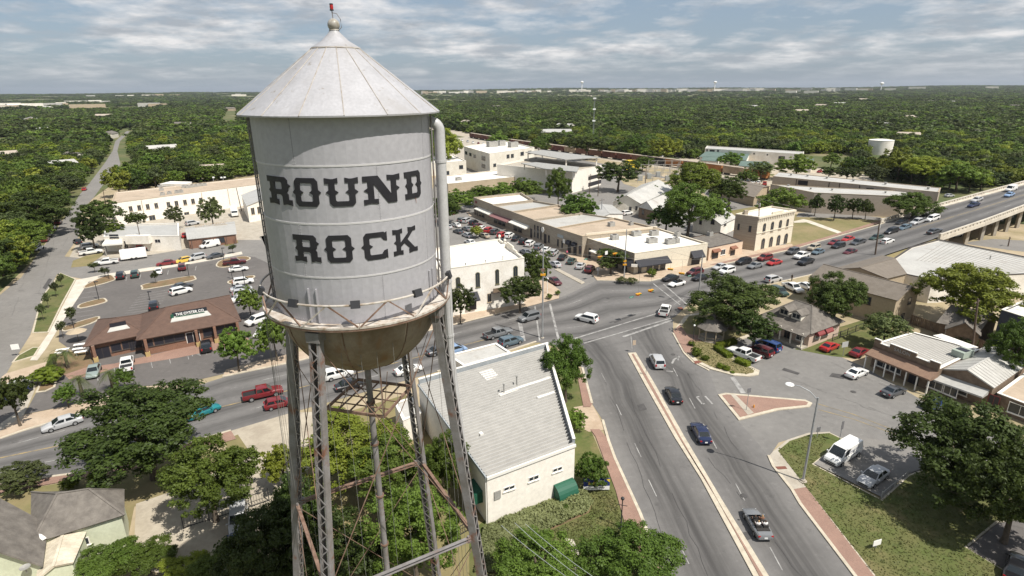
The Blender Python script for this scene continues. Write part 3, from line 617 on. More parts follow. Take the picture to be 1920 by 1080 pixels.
# struts and rods between the legs
for zs in (19.3,5.5):
    for k in range(4):
        a,c=R(-15+90*k),R(75+90*k); A,B=leg_pt(a,zs),leg_pt(c,zs); d=(B-A).normalized(); A,B=A+d*.3,B-d*.3
        b=TB(); 
        for s in (-.1,.1): b.beam(A+Vector((0,0,s)),B+Vector((0,0,s)),.2,.035)
        n=int((B-A).length/.5); sd=Vector((-d.y,d.x,0))*.08
        for i in range(n):
            p=A.lerp(B,i/n); q=A.lerp(B,(i+1)/n); s=.09 if i%2 else -.09; b.beam(p+Vector((0,0,s))+sd,q-Vector((0,0,s))+sd,.04,.015)
        b.build('strut',M_rusty if k!=3 else M_steel,tower)
        
        for e_ in (A-d*.05,B+d*.05): b=TB(); b.box(e_,(.5,.12,.5),math.atan2(d.y,d.x)); b.build('gusset_plate',M_steel,tower)
for zt,zb2 in ((32.8,19.6),(19.0,5.8)):
    for k in range(4):
        a,c=R(-15+90*k),R(75+90*k)
        for s,(u,v) in enumerate(((a,c),(c,a))):
            b=TB(); o2=(leg_pt(a,zt)-TC).normalized()*(.05 if s else -.05); o2.z=0; b.tube([leg_pt(u,zt)+o2,leg_pt(v,zb2)+o2],.026,5); b.build('tie_rod',M_rusty,tower,smooth=60)
# riser and overflow pipe
b=TB(); b.tube([(TX,TY,29.7),(TX,TY,0)],.17,16); rp=b.build('riser_pipe',M_steel,tower,smooth=60)
for z in (27.3,24.6,21.0,17.4,14.9,11,7): b=TB(); b.lathe((TX,TY,0),[(.18,z),(.25,z),(.25,z+.11),(.18,z+.11)],16); b.build('pipe_collar',M_rusty,rp)
oa=FACE+R(80); P=[tp(TR-.15,oa,42.55)]+[tp(4.12+.44*math.sin(t),oa,42.55-.44+.44*math.cos(t)) for t in np.linspace(0,math.pi/2,7)]+[tp(4.56,oa,36),tp(4.56,oa,30.2),tp(4.75,oa,27),tp(5.4,oa,19),tp(7.6,oa,.3)]
b=TB(); b.tube(P,.27,18); op=b.build('overflow_pipe',M_pipe,tower,smooth=60)
for z in (40.6,34.3,31.2): b=TB(); b.lathe(tp(4.56,oa,0),[(.275,z),(.30,z),(.30,z+.12),(.275,z+.12)],18); b.build('pipe_collar',M_pipe,op)
b=TB(); b.tube([tp(TR+.14,oa-R(6),43),tp(TR+.14,oa-R(6),33.8)],.045,6); b.build('conduit',M_steel,tower,smooth=60)
# ladder on the left side
la=FACE-R(94); b=TB(); tt=Vector((-math.sin(la),math.cos(la),0))
for s in (-.2,.2): b.beam(tp(TR+.18,la,33.8)+tt*s,tp(TR+.18,la,42.9)+tt*s,.04,.06)
ld=b.build('ladder',M_steel,tower)
for i in range(30): b=TB(); z=34.1+i*.3; b.beam(tp(TR+.18,la,z)-tt*.2,tp(TR+.18,la,z)+tt*.2,.025); b.build('ladder_rung',M_steel,ld)
# hanging grid platform round the riser
HZ=27.7; ha=R(-15); hx=Vector((math.cos(ha),math.sin(ha),0)); hy=Vector((-math.sin(ha),math.cos(ha),0)); C0=Vector((TX,TY,HZ)); hs=1.72
hp=TB()
for s in (-1,1):
    hp.beam(C0+hx*hs*s-hy*hs,C0+hx*hs*s+hy*hs,.09,.16); hp.beam(C0-hx*hs+hy*hs*s,C0+hx*hs+hy*hs*s,.09,.16)
plat=hp.build('grid_platform',M_rusty,tower)
for i in range(1,5):
    t=-hs+2*hs*i/5
    b=TB(); b.beam(C0+hx*t-hy*hs,C0+hx*t+hy*hs,.07,.07); b.build('joist',M_rusty,plat)
for i in range(1,4):
    t=-hs+2*hs*i/4; b=TB(); b.beam(C0-hx*hs+hy*t+Vector((0,0,-.07)),C0+hx*hs+hy*t+Vector((0,0,-.07)),.05,.06); b.build('joist',M_rusty,plat)
for s in (-1,1):
    for e in (-1,1):
        c=C0+hx*hs*s+hy*hs*e; r_=hs*1.414; b=TB(); b.beam(c,Vector((c.x,c.y,33.8-3.95*math.sqrt(1-(r_/TR)**2)+.05)),.06,.06); b.build('hanger',M_rusty,plat)
        b=TB(); b.tube([c,leg_pt(R(-15+45),24) if 0 else c+(hx*s+hy*e)*.9+Vector((0,0,3.2))],.018,5); b.build('brace_rod',M_rusty,plat)
# loose cables hanging from the walkway and bowl
for a,r,z0 in [(-78,4.74,33.8),(-75,4.74,33.8),(-71,4.74,33.8),(-66,4.74,33.8),(-62,4.74,33.8),(-30,3.9,33),(-18,3.7,32.6),(-4,3.6,32.4),(8,3.6,32.4),(20,3.8,32.6),(62,4.74,33.7),(56,4.74,33.7),(48,4.7,33.7),(74,4.74,33.7),(-46,4.7,33.7),(-52,4.7,33.7)]:
    aa=FACE+R(a); b=TB(); p=tp(r,aa,z0); b.tube([p,p.lerp(tp(r+.25,aa+.03,15),.5),tp(r+.3,aa+.02,14),tp(r+.6,aa,.1)],.010,4); b.build('hanging_cable',M_wire,tower,smooth=60)
b=TB(); aa=FACE+R(-24); b.tube([tp(3.95,aa,32.9),tp(3.4,aa+.18,31.8),tp(3.0,aa+.3,31.1),tp(2.3,aa+.5,30.6),tp(1.5,aa+.75,29.8)],.035,6); b.build('conduit',M_steel,tower,smooth=60)
# ================================================================== BUILDINGS
def brickmat(name, c1, c2, mortar, scale, rough=.85):
    def ex(nt,src,geo):
        N=nt.nodes.new; L=nt.links.new
        sp=N('ShaderNodeSeparateXYZ'); L(geo.outputs['Position'],sp.inputs[0]); ad=N('ShaderNodeMath'); ad.operation='ADD'; L(sp.outputs[0],ad.inputs[0]); L(sp.outputs[1],ad.inputs[1])
        cb=N('ShaderNodeCombineXYZ'); L(ad.outputs[0],cb.inputs[0]); L(sp.outputs[2],cb.inputs[1])
        b=N('ShaderNodeTexBrick'); b.inputs['Scale'].default_value=scale; b.inputs['Color1'].default_value=(*c1,1); b.inputs['Color2'].default_value=(*c2,1); b.inputs['Mortar'].default_value=(*mortar,1); b.inputs['Mortar Size'].default_value=.015
        L(cb.outputs[0],b.inputs['Vector']); mx=N('ShaderNodeMixRGB'); mx.inputs[0].default_value=.75; L(src,mx.inputs[1]); L(b.outputs[0],mx.inputs[2]); return mx.outputs[0]
    return mat(name,c1,rough,c2,.4,6,.2,5,extra=ex)
M_cream=mat('cream_stucco',(.80,.75,.67),.85,(.74,.69,.61),.25,6,.05)
M_wstuc=mat('white_stucco',(.80,.76,.69),.8,(.66,.61,.53),.3,6,.05)
M_offw =mat('off_white_paint',(.70,.66,.57),.7,(.60,.55,.46),.35,6,.04)
M_pink =mat('peach_stucco',(.68,.52,.38),.85,(.6,.45,.33),.3,6,.05)
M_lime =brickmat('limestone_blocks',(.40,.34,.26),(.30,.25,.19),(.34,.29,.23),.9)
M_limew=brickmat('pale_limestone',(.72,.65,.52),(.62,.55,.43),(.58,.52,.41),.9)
M_brn  =brickmat('brown_brick',(.24,.12,.075),(.17,.085,.055),(.25,.19,.15),3)
M_sid  =mat('tan_siding',(.42,.34,.24),.8,(.36,.29,.20),.3,5,.05)
M_sid2 =mat('beige_metal_siding',(.42,.36,.29),.6,(.37,.31,.25),.2,5)
M_grn  =mat('pale_green_siding',(.56,.58,.43),.8,(.50,.52,.38),.4,5)
M_wood =mat('weathered_wood',(.22,.16,.11),.9,(.14,.10,.07),1.5,6,.2)
M_dkwal=mat('dark_navy_wall',(.035,.04,.055),.7,(.05,.055,.07),.3,5)
M_rw   =mat('white_roof_membrane',(.76,.73,.67),.7,(.64,.60,.53),.12,8,.04,extra=lambda nt,s,g: stain(nt,s,g,(.46,.42,.35),.3,.57,.74))
M_rt   =mat('tan_roof_gravel',(.43,.345,.26),.9,(.36,.285,.21),.2,8,.2,extra=lambda nt,s,g: stain(nt,s,g,(.26,.215,.165),.35,.57,.74))
M_rg   =mat('grey_metal_roof',(.42,.41,.385),.45,(.36,.35,.325),.2,6,.03)
M_rl   =mat('light_metal_roof',(.47,.455,.42),.45,(.39,.375,.345),.18,6,.03,extra=lambda nt,s,g: stain(nt,s,g,(.31,.275,.235),.25,.58,.75))
M_rgn  =mat('green_metal_roof',(.125,.175,.145),.5,(.095,.135,.112),.2,6)
def shingle(name,c1,c2): return mat(name,c1,.9,c2,1.1,9,.6,5,amt=(.32,.68))
M_sbr  =shingle('brown_shingles',(.125,.076,.056),(.092,.056,.042))
M_sgy  =shingle('grey_brown_shingles',(.185,.165,.142),(.105,.092,.08))
M_sol  =shingle('taupe_shingles',(.185,.158,.13),(.145,.122,.098))
M_trim =mat('white_trim',(.74,.71,.65),.6)
M_dtrim=mat('dark_trim',(.06,.05,.045),.6)
M_gtrim=mat('grey_flashing',(.33,.35,.36),.5,(.27,.29,.30),1,4)
M_glass=mat('window_glass',(.030,.036,.044),.12,spec=.6)
M_glas2=mat('shaded_window',(.022,.022,.03),.3)
M_awnb =mat('black_awning',(.022,.022,.028),.7)
M_awng =mat('green_awning',(.014,.085,.05),.6)
M_awnr =mat('red_awning',(.19,.038,.038),.7)
M_awnw =mat('white_awning',(.68,.65,.58),.6)
M_hvac =mat('roof_unit_metal',(.36,.35,.32),.5,(.27,.26,.24),1,4)
M_ochre=mat('ochre_stone',(.48,.36,.15),.9,(.36,.26,.12),2,4)
class Bld:
    def __init__(s,name,label,px,h,cat='building',group=None,zb=0.0,pts=None):
        s.c=[Vector((p.x,p.y,0)) for p in (pts or [G(x,y,h) for x,y in px])]; s.h=h
        a=sum(s.c[i].x*s.c[(i+1)%len(s.c)].y-s.c[(i+1)%len(s.c)].x*s.c[i].y for i in range(len(s.c))); s.ccw=a>0
        o=sum(s.c,Vector((0,0,0)))/len(s.c); s.o=Vector((o.x,o.y,zb)); s.zb=zb
        s.r=thing(name,label,cat,s.o,0,group)
    def mb(s): return MB(s.o)
    def put(s,b,name,m,parent=None,**k): return b.build(name,m,parent or s.r,**k)
    def edge(s,i):
        A,B=s.c[i],s.c[(i+1)%len(s.c)]; d=(B-A); L=d.length; d=d/L; n=Vector((d.y,-d.x,0))*(1 if s.ccw else -1); return A,B,d,n,L
    def hit(s,i,x,y,off=0):
        A,B,d,n,L=s.edge(i); A=A+n*off; r=ray(x,y); t=A.dot(n)/(r.x*n.x+r.y*n.y); p=Vector((r.x*t,r.y*t,CAM_H+r.z*t)); return (p-A).dot(d), p.z
    def walls(s,m,top=None,name='wall'):
        for i in range(len(s.c)):
            A,B,d,n,L=s.edge(i); b=s.mb(); t=top or s.h; A2,B2=A-n*.02*0,B
            q=inset_poly(s.c,.28); C,D=q[(i+1)%len(q)],q[i]
            b.prism([(A.x,A.y),(B.x,B.y),(C.x,C.y),(D.x,D.y)],s.zb,t); s.put(b,name,m)
    def flat(s,wm,rm,par=.5,cop=None,cop_h=.10):
        s.walls(wm,s.h+par); b=s.mb(); q=inset_poly(s.c,.282); b.prism([(p.x,p.y) for p in q],s.h-.3,s.h,True); s.put(b,'roof',rm)
        b=s.mb(); qo=inset_poly(s.c,-.06); qi=inset_poly(s.c,.34)
        for i in range(len(s.c)):
            j=(i+1)%len(s.c); b.prism([(p.x,p.y) for p in (qo[i],qo[j],qi[j],qi[i])],s.h+par+.004,s.h+par+cop_h)
        s.put(b,'coping',cop or wm); return s
    def slope(s,name,pts,m,th=.14,n=0,rib=.05,mr=None):
        b=s.mb(); a=(pts[1]-pts[0]).cross(pts[2]-pts[0]).normalized(); a=a if a.z>0 else -a
        lo=[p-a*th for p in pts]; k=len(pts); b.poly(pts); b.poly(lo[::-1])
        for i in range(k): b.quad(pts[i],lo[i],lo[(i+1)%k],pts[(i+1)%k])
        o=s.put(b,name,m)
        if n and k==4:      # raised seams running down the slope
            for j in range(n+1):
                t=j/n; u=pts[0].lerp(pts[1],t); v=pts[3].lerp(pts[2],t); c=s.mb(); c.beam(u+a*.02,v+a*.02,.05,rib,up=a); s.put(c,'roof_seam',mr or m,o)
        return o
    def gable(s,wm,rm,rise,over=.35,along=0,n=0,trim=None,th=.14):
        """ridge parallel to edge `along` (0-1)"""
        s.walls(wm); c=s.c[along:]+s.c[:along]
        m1=(c[1]+c[2])/2; m0=(c[0]+c[3])/2; zr=s.h+rise; d=(m1-m0).normalized()
        for a,b_,m in ((c[1],c[2],m1),(c[3],c[0],m0)):
            b=s.mb(); nn=d if m is m1 else -d; 
            A,B=Vector((a.x,a.y,s.h)),Vector((b_.x,b_.y,s.h)); T=Vector((m.x,m.y,zr-.02)); i=-nn*.25
            b.add([A,B,T,A+i,B+i,T+i],[[0,1,2],[5,4,3],[0,2,5,3],[1,4,5,2],[0,3,4,1]]); s.put(b,'gable_wall',wm)
        R0=Vector((m0.x,m0.y,zr))-d*over; R1=Vector((m1.x,m1.y,zr))+d*over
        for p,q in ((c[0],c[1]),(c[3],c[2])):
            P=Vector((p.x,p.y,s.h)); Q=Vector((q.x,q.y,s.h)); f=(P-Vector((m0.x,m0.y,zr))); k=over/max(.1,math.hypot(f.x,f.y)); P=P+f*k-d*over; Q=Q+(Q-Vector((m1.x,m1.y,zr)))*k+d*over
            up=Vector((0,0,.15)); s.slope('roof_slope',[P+up,Q+up,R1+up,R0+up],rm,th,n)
        b=s.mb(); b.beam(R0+Vector((0,0,.17)),R1+Vector((0,0,.17)),.25,.06); s.put(b,'ridge_cap',trim or rm)
        return s
    def hip(s,wm,rm,rise,over=.5,along=0,inset=None,walls=True,trim=None):
        if walls: s.walls(wm)
        c=s.c[along:]+s.c[:along]; m1=(c[1]+c[2])/2; m0=(c[0]+c[3])/2; L=(m1-m0).length; w=(c[1]-c[2]).length/2
        k=inset if inset is not None else min(L/2-.05,w); d=(m1-m0).normalized(); R0=m0+d*k; R1=m1-d*k; R0=Vector((R0.x,R0.y,s.h+rise)); R1=Vector((R1.x,R1.y,s.h+rise))
        e=[Vector((p.x,p.y,s.h)) for p in inset_poly(c,-over)]
        for pts in ([e[0],e[1],R1,R0],[e[1],e[2],R1],[e[2],e[3],R0,R1],[e[3],e[0],R0]): s.slope('roof_slope',[Vector(p) for p in pts],rm,.16)
        b=s.mb()
        for p,q in ((e[0],R0),(e[3],R0),(e[1],R1),(e[2],R1),(R0,R1)): b.beam(p+Vector((0,0,.02)),q+Vector((0,0,.02)),.2,.06)
        s.put(b,'ridge_cap',trim or rm); s.e=e; s.R=(R0,R1); return s
    def win(s,i,rects,fm=None,gm=None,arch=False,name='window',mull=1,uz=False,sill=True,proud=.05):
        A,B,d,n,L=s.edge(i)
        for r in rects:
            if uz: u0,u1,z0,z1=r
            else:
                u0,z1=s.hit(i,r[0],(r[1])); u1,_=s.hit(i,r[2],r[1]); _,z0=s.hit(i,(r[0]+r[2])/2,r[3]); _,z1=s.hit(i,(r[0]+r[2])/2,r[1])
                if u1<u0: u0,u1=u1,u0
            f=s.mb(); w=.09; P=lambda u,z,o:A+d*u+n*o+Vector((0,0,z)); cx=(u0+u1)/2
            def bar(ua,ub,za,zb2,o=proud): 
                f.add([P(ua,za,0),P(ub,za,0),P(ub,zb2,0),P(ua,zb2,0),P(ua,za,o),P(ub,za,o),P(ub,zb2,o),P(ua,zb2,o)],[[4,5,6,7],[0,1,5,4],[1,2,6,5],[2,3,7,6],[3,0,4,7]])
            bar(u0-w,u0,z0-w,z1); bar(u1,u1+w,z0-w,z1); bar(u0,u1,z0-w,z0)
            if arch:
                rr=(u1-u0)/2; k=7; 
                for q in range(k):
                    a0,a1=math.pi*q/k,math.pi*(q+1)/k; pts=[]
                    for a,ra in ((a0,rr),(a1,rr),(a1,rr+w*1.6),(a0,rr+w*1.6)): pts.append((cx-ra*math.cos(a),z1+ra*math.sin(a)))
                    f.add([P(*p,0) for p in pts]+[P(*p,proud) for p in pts],[[4,5,6,7],[2,3,7,6],[0,1,5,4]])
            else: bar(u0-w,u1+w,z1,z1+w)
            for m in range(1,mull+1):
                um=u0+(u1-u0)*m/(mull+1); bar(um-.03,um+.03,z0,z1,.035)
            if sill: bar(u0-w-.08,u1+w+.08,z0-w-.1,z0-w,proud+.08)
            o=s.put(f,name,fm or M_trim)
            g=s.mb(); pts=[(u0,z0),(u1,z0),(u1,z1)]+([(cx+(u1-u0)/2*math.cos(a),z1+(u1-u0)/2*math.sin(a)) for a in np.linspace(0,math.pi,8)[1:-1]] if arch else [])+[(u0,z1)]
            g.poly([P(*p,.02) for p in pts]); s.put(g,'pane',gm or M_glass,o)
    def door(s,i,rects,m,uz=False): s.win(i,rects,m,M_glas2,name='door',mull=1,uz=uz,sill=False)
    def awning(s,i,rect,m,out=1.3,drop=.9,name='awning',uz=False,round_=False):
        A,B,d,n,L=s.edge(i)
        if uz: u0,u1,zt=rect
        else: (u0,zt),(u1,_)=s.hit(i,rect[0],rect[1]),s.hit(i,rect[2],rect[3])
        if u1<u0: u0,u1=u1,u0
        P=lambda u,z,o:A+d*u+n*o+Vector((0,0,z)); b=s.mb(); k=6 if round_ else 1
        prof=[(out*math.sin(t),zt-drop*(1-math.cos(t))) for t in np.linspace(0,math.pi/2,k+1)] if round_ else [(.02,zt),(out,zt-drop)]
        prof=[(max(.02,o_),z) for o_,z in prof]
        for (o0,z0),(o1,z1) in zip(prof,prof[1:]):
            b.quad(P(u0,z0,o0),P(u0,z1,o1),P(u1,z1,o1),P(u1,z0,o0)); b.quad(P(u0,z0-.05,o0),P(u1,z0-.05,o0),P(u1,z1-.05,o1),P(u0,z1-.05,o1))
        o1,z1=prof[-1]; b.quad(P(u0,z1,o1),P(u0,z1-.25,o1),P(u1,z1-.25,o1),P(u1,z1,o1))
        for u in (u0,u1): b.poly([P(u,z,o_) for o_,z in prof]+[P(u,z1-.25,o1),P(u,z1-.25,.02)])
        return s.put(b,name,m)
    def ac(s,x,y,w=1.8,dp=1.3,h=1.1,rz=.5):
        p=G(x,y,s.h); b=s.mb(); b.box((p.x,p.y,s.h+h/2+.15),(w,dp,h),rz); b.box((p.x,p.y,s.h+.08),(w+.2,dp+.2,.14),rz); o=s.put(b,'roof_unit',M_hvac)
        b=s.mb(); b.lathe((p.x,p.y,0),[(.0,s.h+h+.2),(min(w,dp)*.38,s.h+h+.2),(min(w,dp)*.38,s.h+h+.155)],12); s.put(b,'fan',M_dtrim,o)
    def vent(s,x,y,h=.6,r=.12):
        p=G(x,y,s.h); b=s.mb(); b.tube([(p.x,p.y,s.h),(p.x,p.y,s.h+h)],r,8); b.lathe((p.x,p.y,0),[(r*1.7,s.h+h),(r*1.7,s.h+h+.08),(0,s.h+h+.12)],8); s.put(b,'vent_pipe',M_hvac)
    def wbox(s,i,u0,u1,z0,z1,o0,o1,name,m,parent=None):
        A,B,d,n,L=s.edge(i); P=lambda u,z,o:A+d*u+n*o+Vector((0,0,z)); b=s.mb()
        b.add([P(u0,z0,o0),P(u1,z0,o0),P(u1,z0,o1),P(u0,z0,o1),P(u0,z1,o0),P(u1,z1,o0),P(u1,z1,o1),P(u0,z1,o1)],[[0,1,2,3],[7,6,5,4],[0,4,5,1],[1,5,6,2],[2,6,7,3],[3,7,4,0]])
        return s.put(b,name,m,parent)
def text_obj(name, body, size, loc, rx, rz, m, parent=None, extrude=.02, ry=0, align='CENTER', bold=False):
    cu=bpy.data.curves.new(name,'FONT'); cu.body=body; cu.size=size; cu.extrude=extrude; cu.align_x=align; cu.align_y='CENTER'; cu.offset=.012*size if bold else 0
    tmp=bpy.data.objects.new('tmp',cu); COL.objects.link(tmp); dg=bpy.context.evaluated_depsgraph_get(); me=bpy.data.meshes.new_from_object(tmp.evaluated_get(dg)); bpy.data.objects.remove(tmp); me.name=name
    me.materials.clear(); me.materials.append(m); o=link(name,me,parent); l=Vector(loc)
    if parent: l=l-parent.location
    o.location=l; o.rotation_euler=(rx,ry,rz); return o
# ---- theatre with ribbed roof
b=Bld('theatre_building','cream theatre building with ribbed pale roof beside the water tower',[(913,897),(1078,835),(1026,653),(785,722)],6.0)
c=b.c; b.walls(M_cream,6.0); A,B_,C,D=[Vector((p.x,p.y,6.02)) for p in c]
def theatre_roof():
    n=38; M_rib=mat('ribbed_roof_paint',(.40,.387,.36),.5,(.365,.352,.327),.12,6)
    for i in range(n):
        t0,t1=i/n,(i+1)/n; p,q=A.lerp(D,t0),B_.lerp(C,t0); r_,s_=B_.lerp(C,t1),A.lerp(D,t1); m=b.mb()
        e=Vector((0,0,.34)); w=.3; a1,b1=p.lerp(s_,w),q.lerp(r_,w); a2,b2=p.lerp(s_,.42),q.lerp(r_,.42); a3,b3=p.lerp(s_,.12),q.lerp(r_,.12)
        P=[p,a3+e,a1+e,a2,s_]; Q=[q,b3+e,b1+e,b2,r_]
        for k in range(4): m.quad(P[k],Q[k],Q[k+1],P[k+1])
        m.poly(P[::-1]); m.poly(Q); b.put(m,'roof_panel',M_rib)
    for (x0,y0,x1,y1,w) in ((936,741,1031,707,.55),(1008,746,1039,735,.4)):
        p,q=G(x0,y0,6.25),G(x1,y1,6.25); m=b.mb(); m.beam(p,q,w,.12); b.put(m,'roof_flashing',M_trim)
    m=b.mb(); P=[G(x,y,6.22) for x,y in ((897,697),(921,690),(935,705),(912,713))]; m.prism([(p.x,p.y) for p in P],6.15,6.24); b.put(m,'roof_patch',M_trim)
    for x,y in ((945,737),(969,722)): 
        p=G(x,y,6.2); m=b.mb(); m.tube([(p.x,p.y,6.1),(p.x,p.y,7.5)],.10,8); m.lathe((p.x,p.y,0),[(.17,7.5),(.17,7.6),(0,7.65)],8); b.put(m,'vent_pipe',M_hvac)
    p=G(902,815,6.2); m=b.mb(); m.box((p.x,p.y,6.3),(.4,.5,.3),.5); b.put(m,'roof_vent',M_trim)
theatre_roof()
for i,t in ((1,6.85),(2,6.95)): 
    e=b.edge(i); b.wbox(i,0,e[4],6.0,t,-.3,0,'parapet',M_gtrim); b.wbox(i,-.05,e[4]+.05,t+.004,t+.08,-.31,.03,'coping',M_trim)
e=b.edge(0); b.wbox(0,-.05,e[4]+.05,5.86,6.2,.004,.16,'gutter',M_trim); e=b.edge(3); b.wbox(3,0,e[4],5.86,6.2,.004,.16,'gutter',M_gtrim)
b.win(0,[(945,914,954,919),(955,911,964,916),(992,895,1000,901),(1001,892,1009,898),(1037,879,1044,884),(1046,876,1053,881)],mull=0)
b.wbox(0,*sorted((b.hit(0,926,921)[0],b.hit(0,938,921)[0])),b.hit(0,932,935)[1],b.hit(0,932,920)[1],.0,.12,'notice_board',M_hvac)
b.awning(0,(1038,909,1073,899),M_awng,1.35,1.5,round_=True); b.door(0,[(1042,918,1070,930)],M_dtrim)
b.awning(3,(b.edge(3)[4]-3.6,b.edge(3)[4]-1.2,3.6),M_awng,1.5,1.2,uz=True,round_=True)
b.wbox(3,b.edge(3)[4]-.25,b.edge(3)[4]-.1,0,5.9,.004,.14,'downspout',M_trim)
b2=Bld('theatre_annex','low white flat roofed annex behind the theatre',[(870,688),(958,663),(930,645),(840,668)],4.2); b2.flat(M_cream,M_rl,.12,M_trim); 
b3=Bld('theatre_side_porch','small cream side porch between theatre and grid platform of tower',[(756,790),(790,776),(775,745),(740,757)],3.4); b3.flat(M_cream,M_rl,.08,M_trim)
# sign on the lawn
p=G(1118,921); sg=thing('lawn_sign','blue and yellow lawn sign over a white panel beside the brick walk','sign',(p.x,p.y,0)); rz=heading((1097,921),(1141,920))
def sbox(parent,o,name,m,c,size,rz): q=MB(o); q.box(c,size,rz); return q.build(name,m,parent)
M_blue=mat('sign_blue',(.02,.035,.18),.5); M_yel=mat('sign_yellow',(.75,.55,.06),.5); M_wp=mat('sign_white',(.8,.78,.74),.5)
d=Vector((math.cos(rz),math.sin(rz),0)); nn=Vector((d.y,-d.x,0))
sbox(sg,p,'sign_panel',M_blue,p+Vector((0,0,1.25)),(3.0,.16,.95),rz); sbox(sg,p,'message_panel',M_wp,p+Vector((0,0,.5)),(3.0,.18,.5),rz)
for s in (-1.3,1.3): sbox(sg,p,'post',M_hvac,p+d*s+Vector((0,0,.13))-nn*.12,(.12,.12,.26+1.2),rz)
text_obj('lettering','Sullivan',.62,p+nn*.1+Vector((-.1,0,1.13)),R(90),rz,M_yel,sg,.01,bold=True); text_obj('lettering','Garden',.24,p+nn*.1+d*.5+Vector((0,0,1.52)),R(90),rz,M_wp,sg,.01)
text_obj('message','Comedy Night  Fri & Sat 8',.17,p+nn*.11+Vector((0,0,.55)),R(90),rz,M_black,sg,.006)
q=MB(p); q.prism([(0,0)],0,0) if 0 else None
q.add([p+nn*.088+d*a+Vector((0,0,z)) for a,z in ((1.0,1.71),(1.49,1.71),(1.49,1.25))],[[0,2,1]]); q.build('yellow_corner',M_yel,sg)
# ---- restaurant
b=Bld('restaurant','brown hip roofed restaurant with a lettered sign on its roof',[(264,634),(444,601),(425,556),(268,590)],3.3); b.hip(M_brn,M_sbr,2.7,.7,0,4.5)
bl=Bld('restaurant_wing','lower brown hip roofed wing at the west end of the restaurant',[(166,646),(268,625),(272,590),(190,600)],3.1); bl.hip(M_brn,M_sbr,2.0,.7,0,3.8)
def roof_slot(b,x0,x1,dark,metal):
    e0,e1=b.e[0],b.e[1]; R0,R1=b.R; 
    def P(u,v,lift=0): a=e0.lerp(e1,u); c=R0.lerp(R1,u); q=a.lerp(c,v); q.z+=lift; return q
    nrm=(e1-e0).cross(R0-e0).normalized(); nrm=nrm if nrm.z>0 else -nrm
    m=b.mb(); T=[P(x0,.80),P(x1,.80)]; Bt=[P(x0,.40),P(x1,.40)]; up=Vector((0,0,.95)); f=[Bt[0].lerp(T[0],.42),Bt[1].lerp(T[1],.42)]
    m.add([f[0],f[1],f[1]+up,f[0]+up,T[0]+Vector((0,0,.55)),T[1]+Vector((0,0,.55)),T[0],T[1]],[[0,1,2,3],[3,2,5,4],[0,3,4,6],[1,7,5,2]]); cl=b.put(m,'clerestory',M_sbr)
    g=b.mb(); off=Vector((nrm.x,nrm.y,0)).normalized()*.02; g.quad(f[0]+off+Vector((0,0,.06)),f[1]+off+Vector((0,0,.06)),f[1]+off+up*.9,f[0]+off+up*.9); b.put(g,'pane',dark,cl)
    g=b.mb(); k=Vector((0,0,.06)); g.add([Bt[0]+k,Bt[1]+k,f[1]+k*2,f[0]+k*2,Bt[0]-k,Bt[1]-k],[[0,1,2,3],[4,5,1,0]]); b.put(g,'metal_ledge',metal,cl)
    return f,off,(e1-e0).normalized()
f,off,dd=roof_slot(b,.27,.80,M_glass,M_rl); roof_slot(bl,.26,.86,M_glas2,M_rl)
M_sgn=mat('sign_lettering',(.8,.79,.76),.4); cen=f[0].lerp(f[1],.50)+off*18+Vector((0,0,.1))
q=b.mb(); q.beam(cen-dd*2.4+Vector((0,0,-.05)),cen+dd*2.4+Vector((0,0,-.05)),.12,.14); b.put(q,'sign_rail',M_awng)
text_obj('sign_lettering','THE OYSTER CO',.62,cen+Vector((0,0,.38)),R(78),math.atan2(dd.y,dd.x),M_sgn,b.r,.05,bold=True)
q=b.mb(); q.box(cen-dd*2.9+Vector((0,0,.2)),(.5,.15,.7),math.atan2(dd.y,dd.x)); b.put(q,'sign_emblem',M_awng)
for bb,ws in ((b,[(266,638,285,650),(288,633,305,646),(307,630,325,642),(326,627,345,638),(380,616,400,630),(402,612,420,626),(422,608,440,622)]),(bl,[(207,645,225,658),(228,640,240,654),(250,638,264,650)])):
    bb.win(0,ws,M_dtrim,M_glas2,mull=0)
b.door(0,[(348,623,373,642)],M_trim); bl.door(0,[(176,652,204,672)],M_dtrim); bl.door(0,[(241,638,249,657)],M_dtrim)
e=b.edge(0); b.wbox(0,0,e[4],0,.7,.06,.14,'ochre_base',M_brn)
for bb,uu in ((b,(.35,8.3,11.3,e[4]-.3)),(bl,(.3,9.5))):
    for u in uu:
        bb.wbox(0,u,u+.45,.85,bb.h-.1,.62,1.05,'pillar',M_brn); bb.wbox(0,u-.12,u+.57,0,.85,.52,1.15,'pillar_base',M_ochre)
# ---- long hall across the lots
b=Bld('long_hall','long two storey cream hall with a tan roof behind the parking lots',[(209,383),(490,346),(500,331),(216,362)],7.6); b.flat(M_cream,M_rt,.25,M_sid)
b.win(0,[(221,389,227,398),(241,387,247,396),(257,385,263,394),(273,383,279,392),(289,381,295,390),(312,379,318,388),(327,377,333,386),(343,375,349,384),(358,373,364,382),(373,371,379,380)],M_sid,mull=1)
b.win(0,[(279,404,290,414),(345,398,354,406)],M_sid,mull=1)
for x in (266,381,431): u=b.hit(0,x,385)[0]; b.wbox(0,u,u+.18,0,7.6,.004,.12,'downspout',M_sid)
for x,y in ((305,366),(318,364),(332,362),(340,361),(303,357),(345,352),(352,352),(360,351),(368,350),(376,349),(384,348),(300,352)): b.ac(x,y,1.5,1.2,.9)
m=b.mb(); P=[G(x,y,8.4) for x,y in ((300,346),(320,341),(360,342),(350,346))]; m.prism([(p.x,p.y) for p in P],7.6,8.7); b.put(m,'skylight',M_rw)
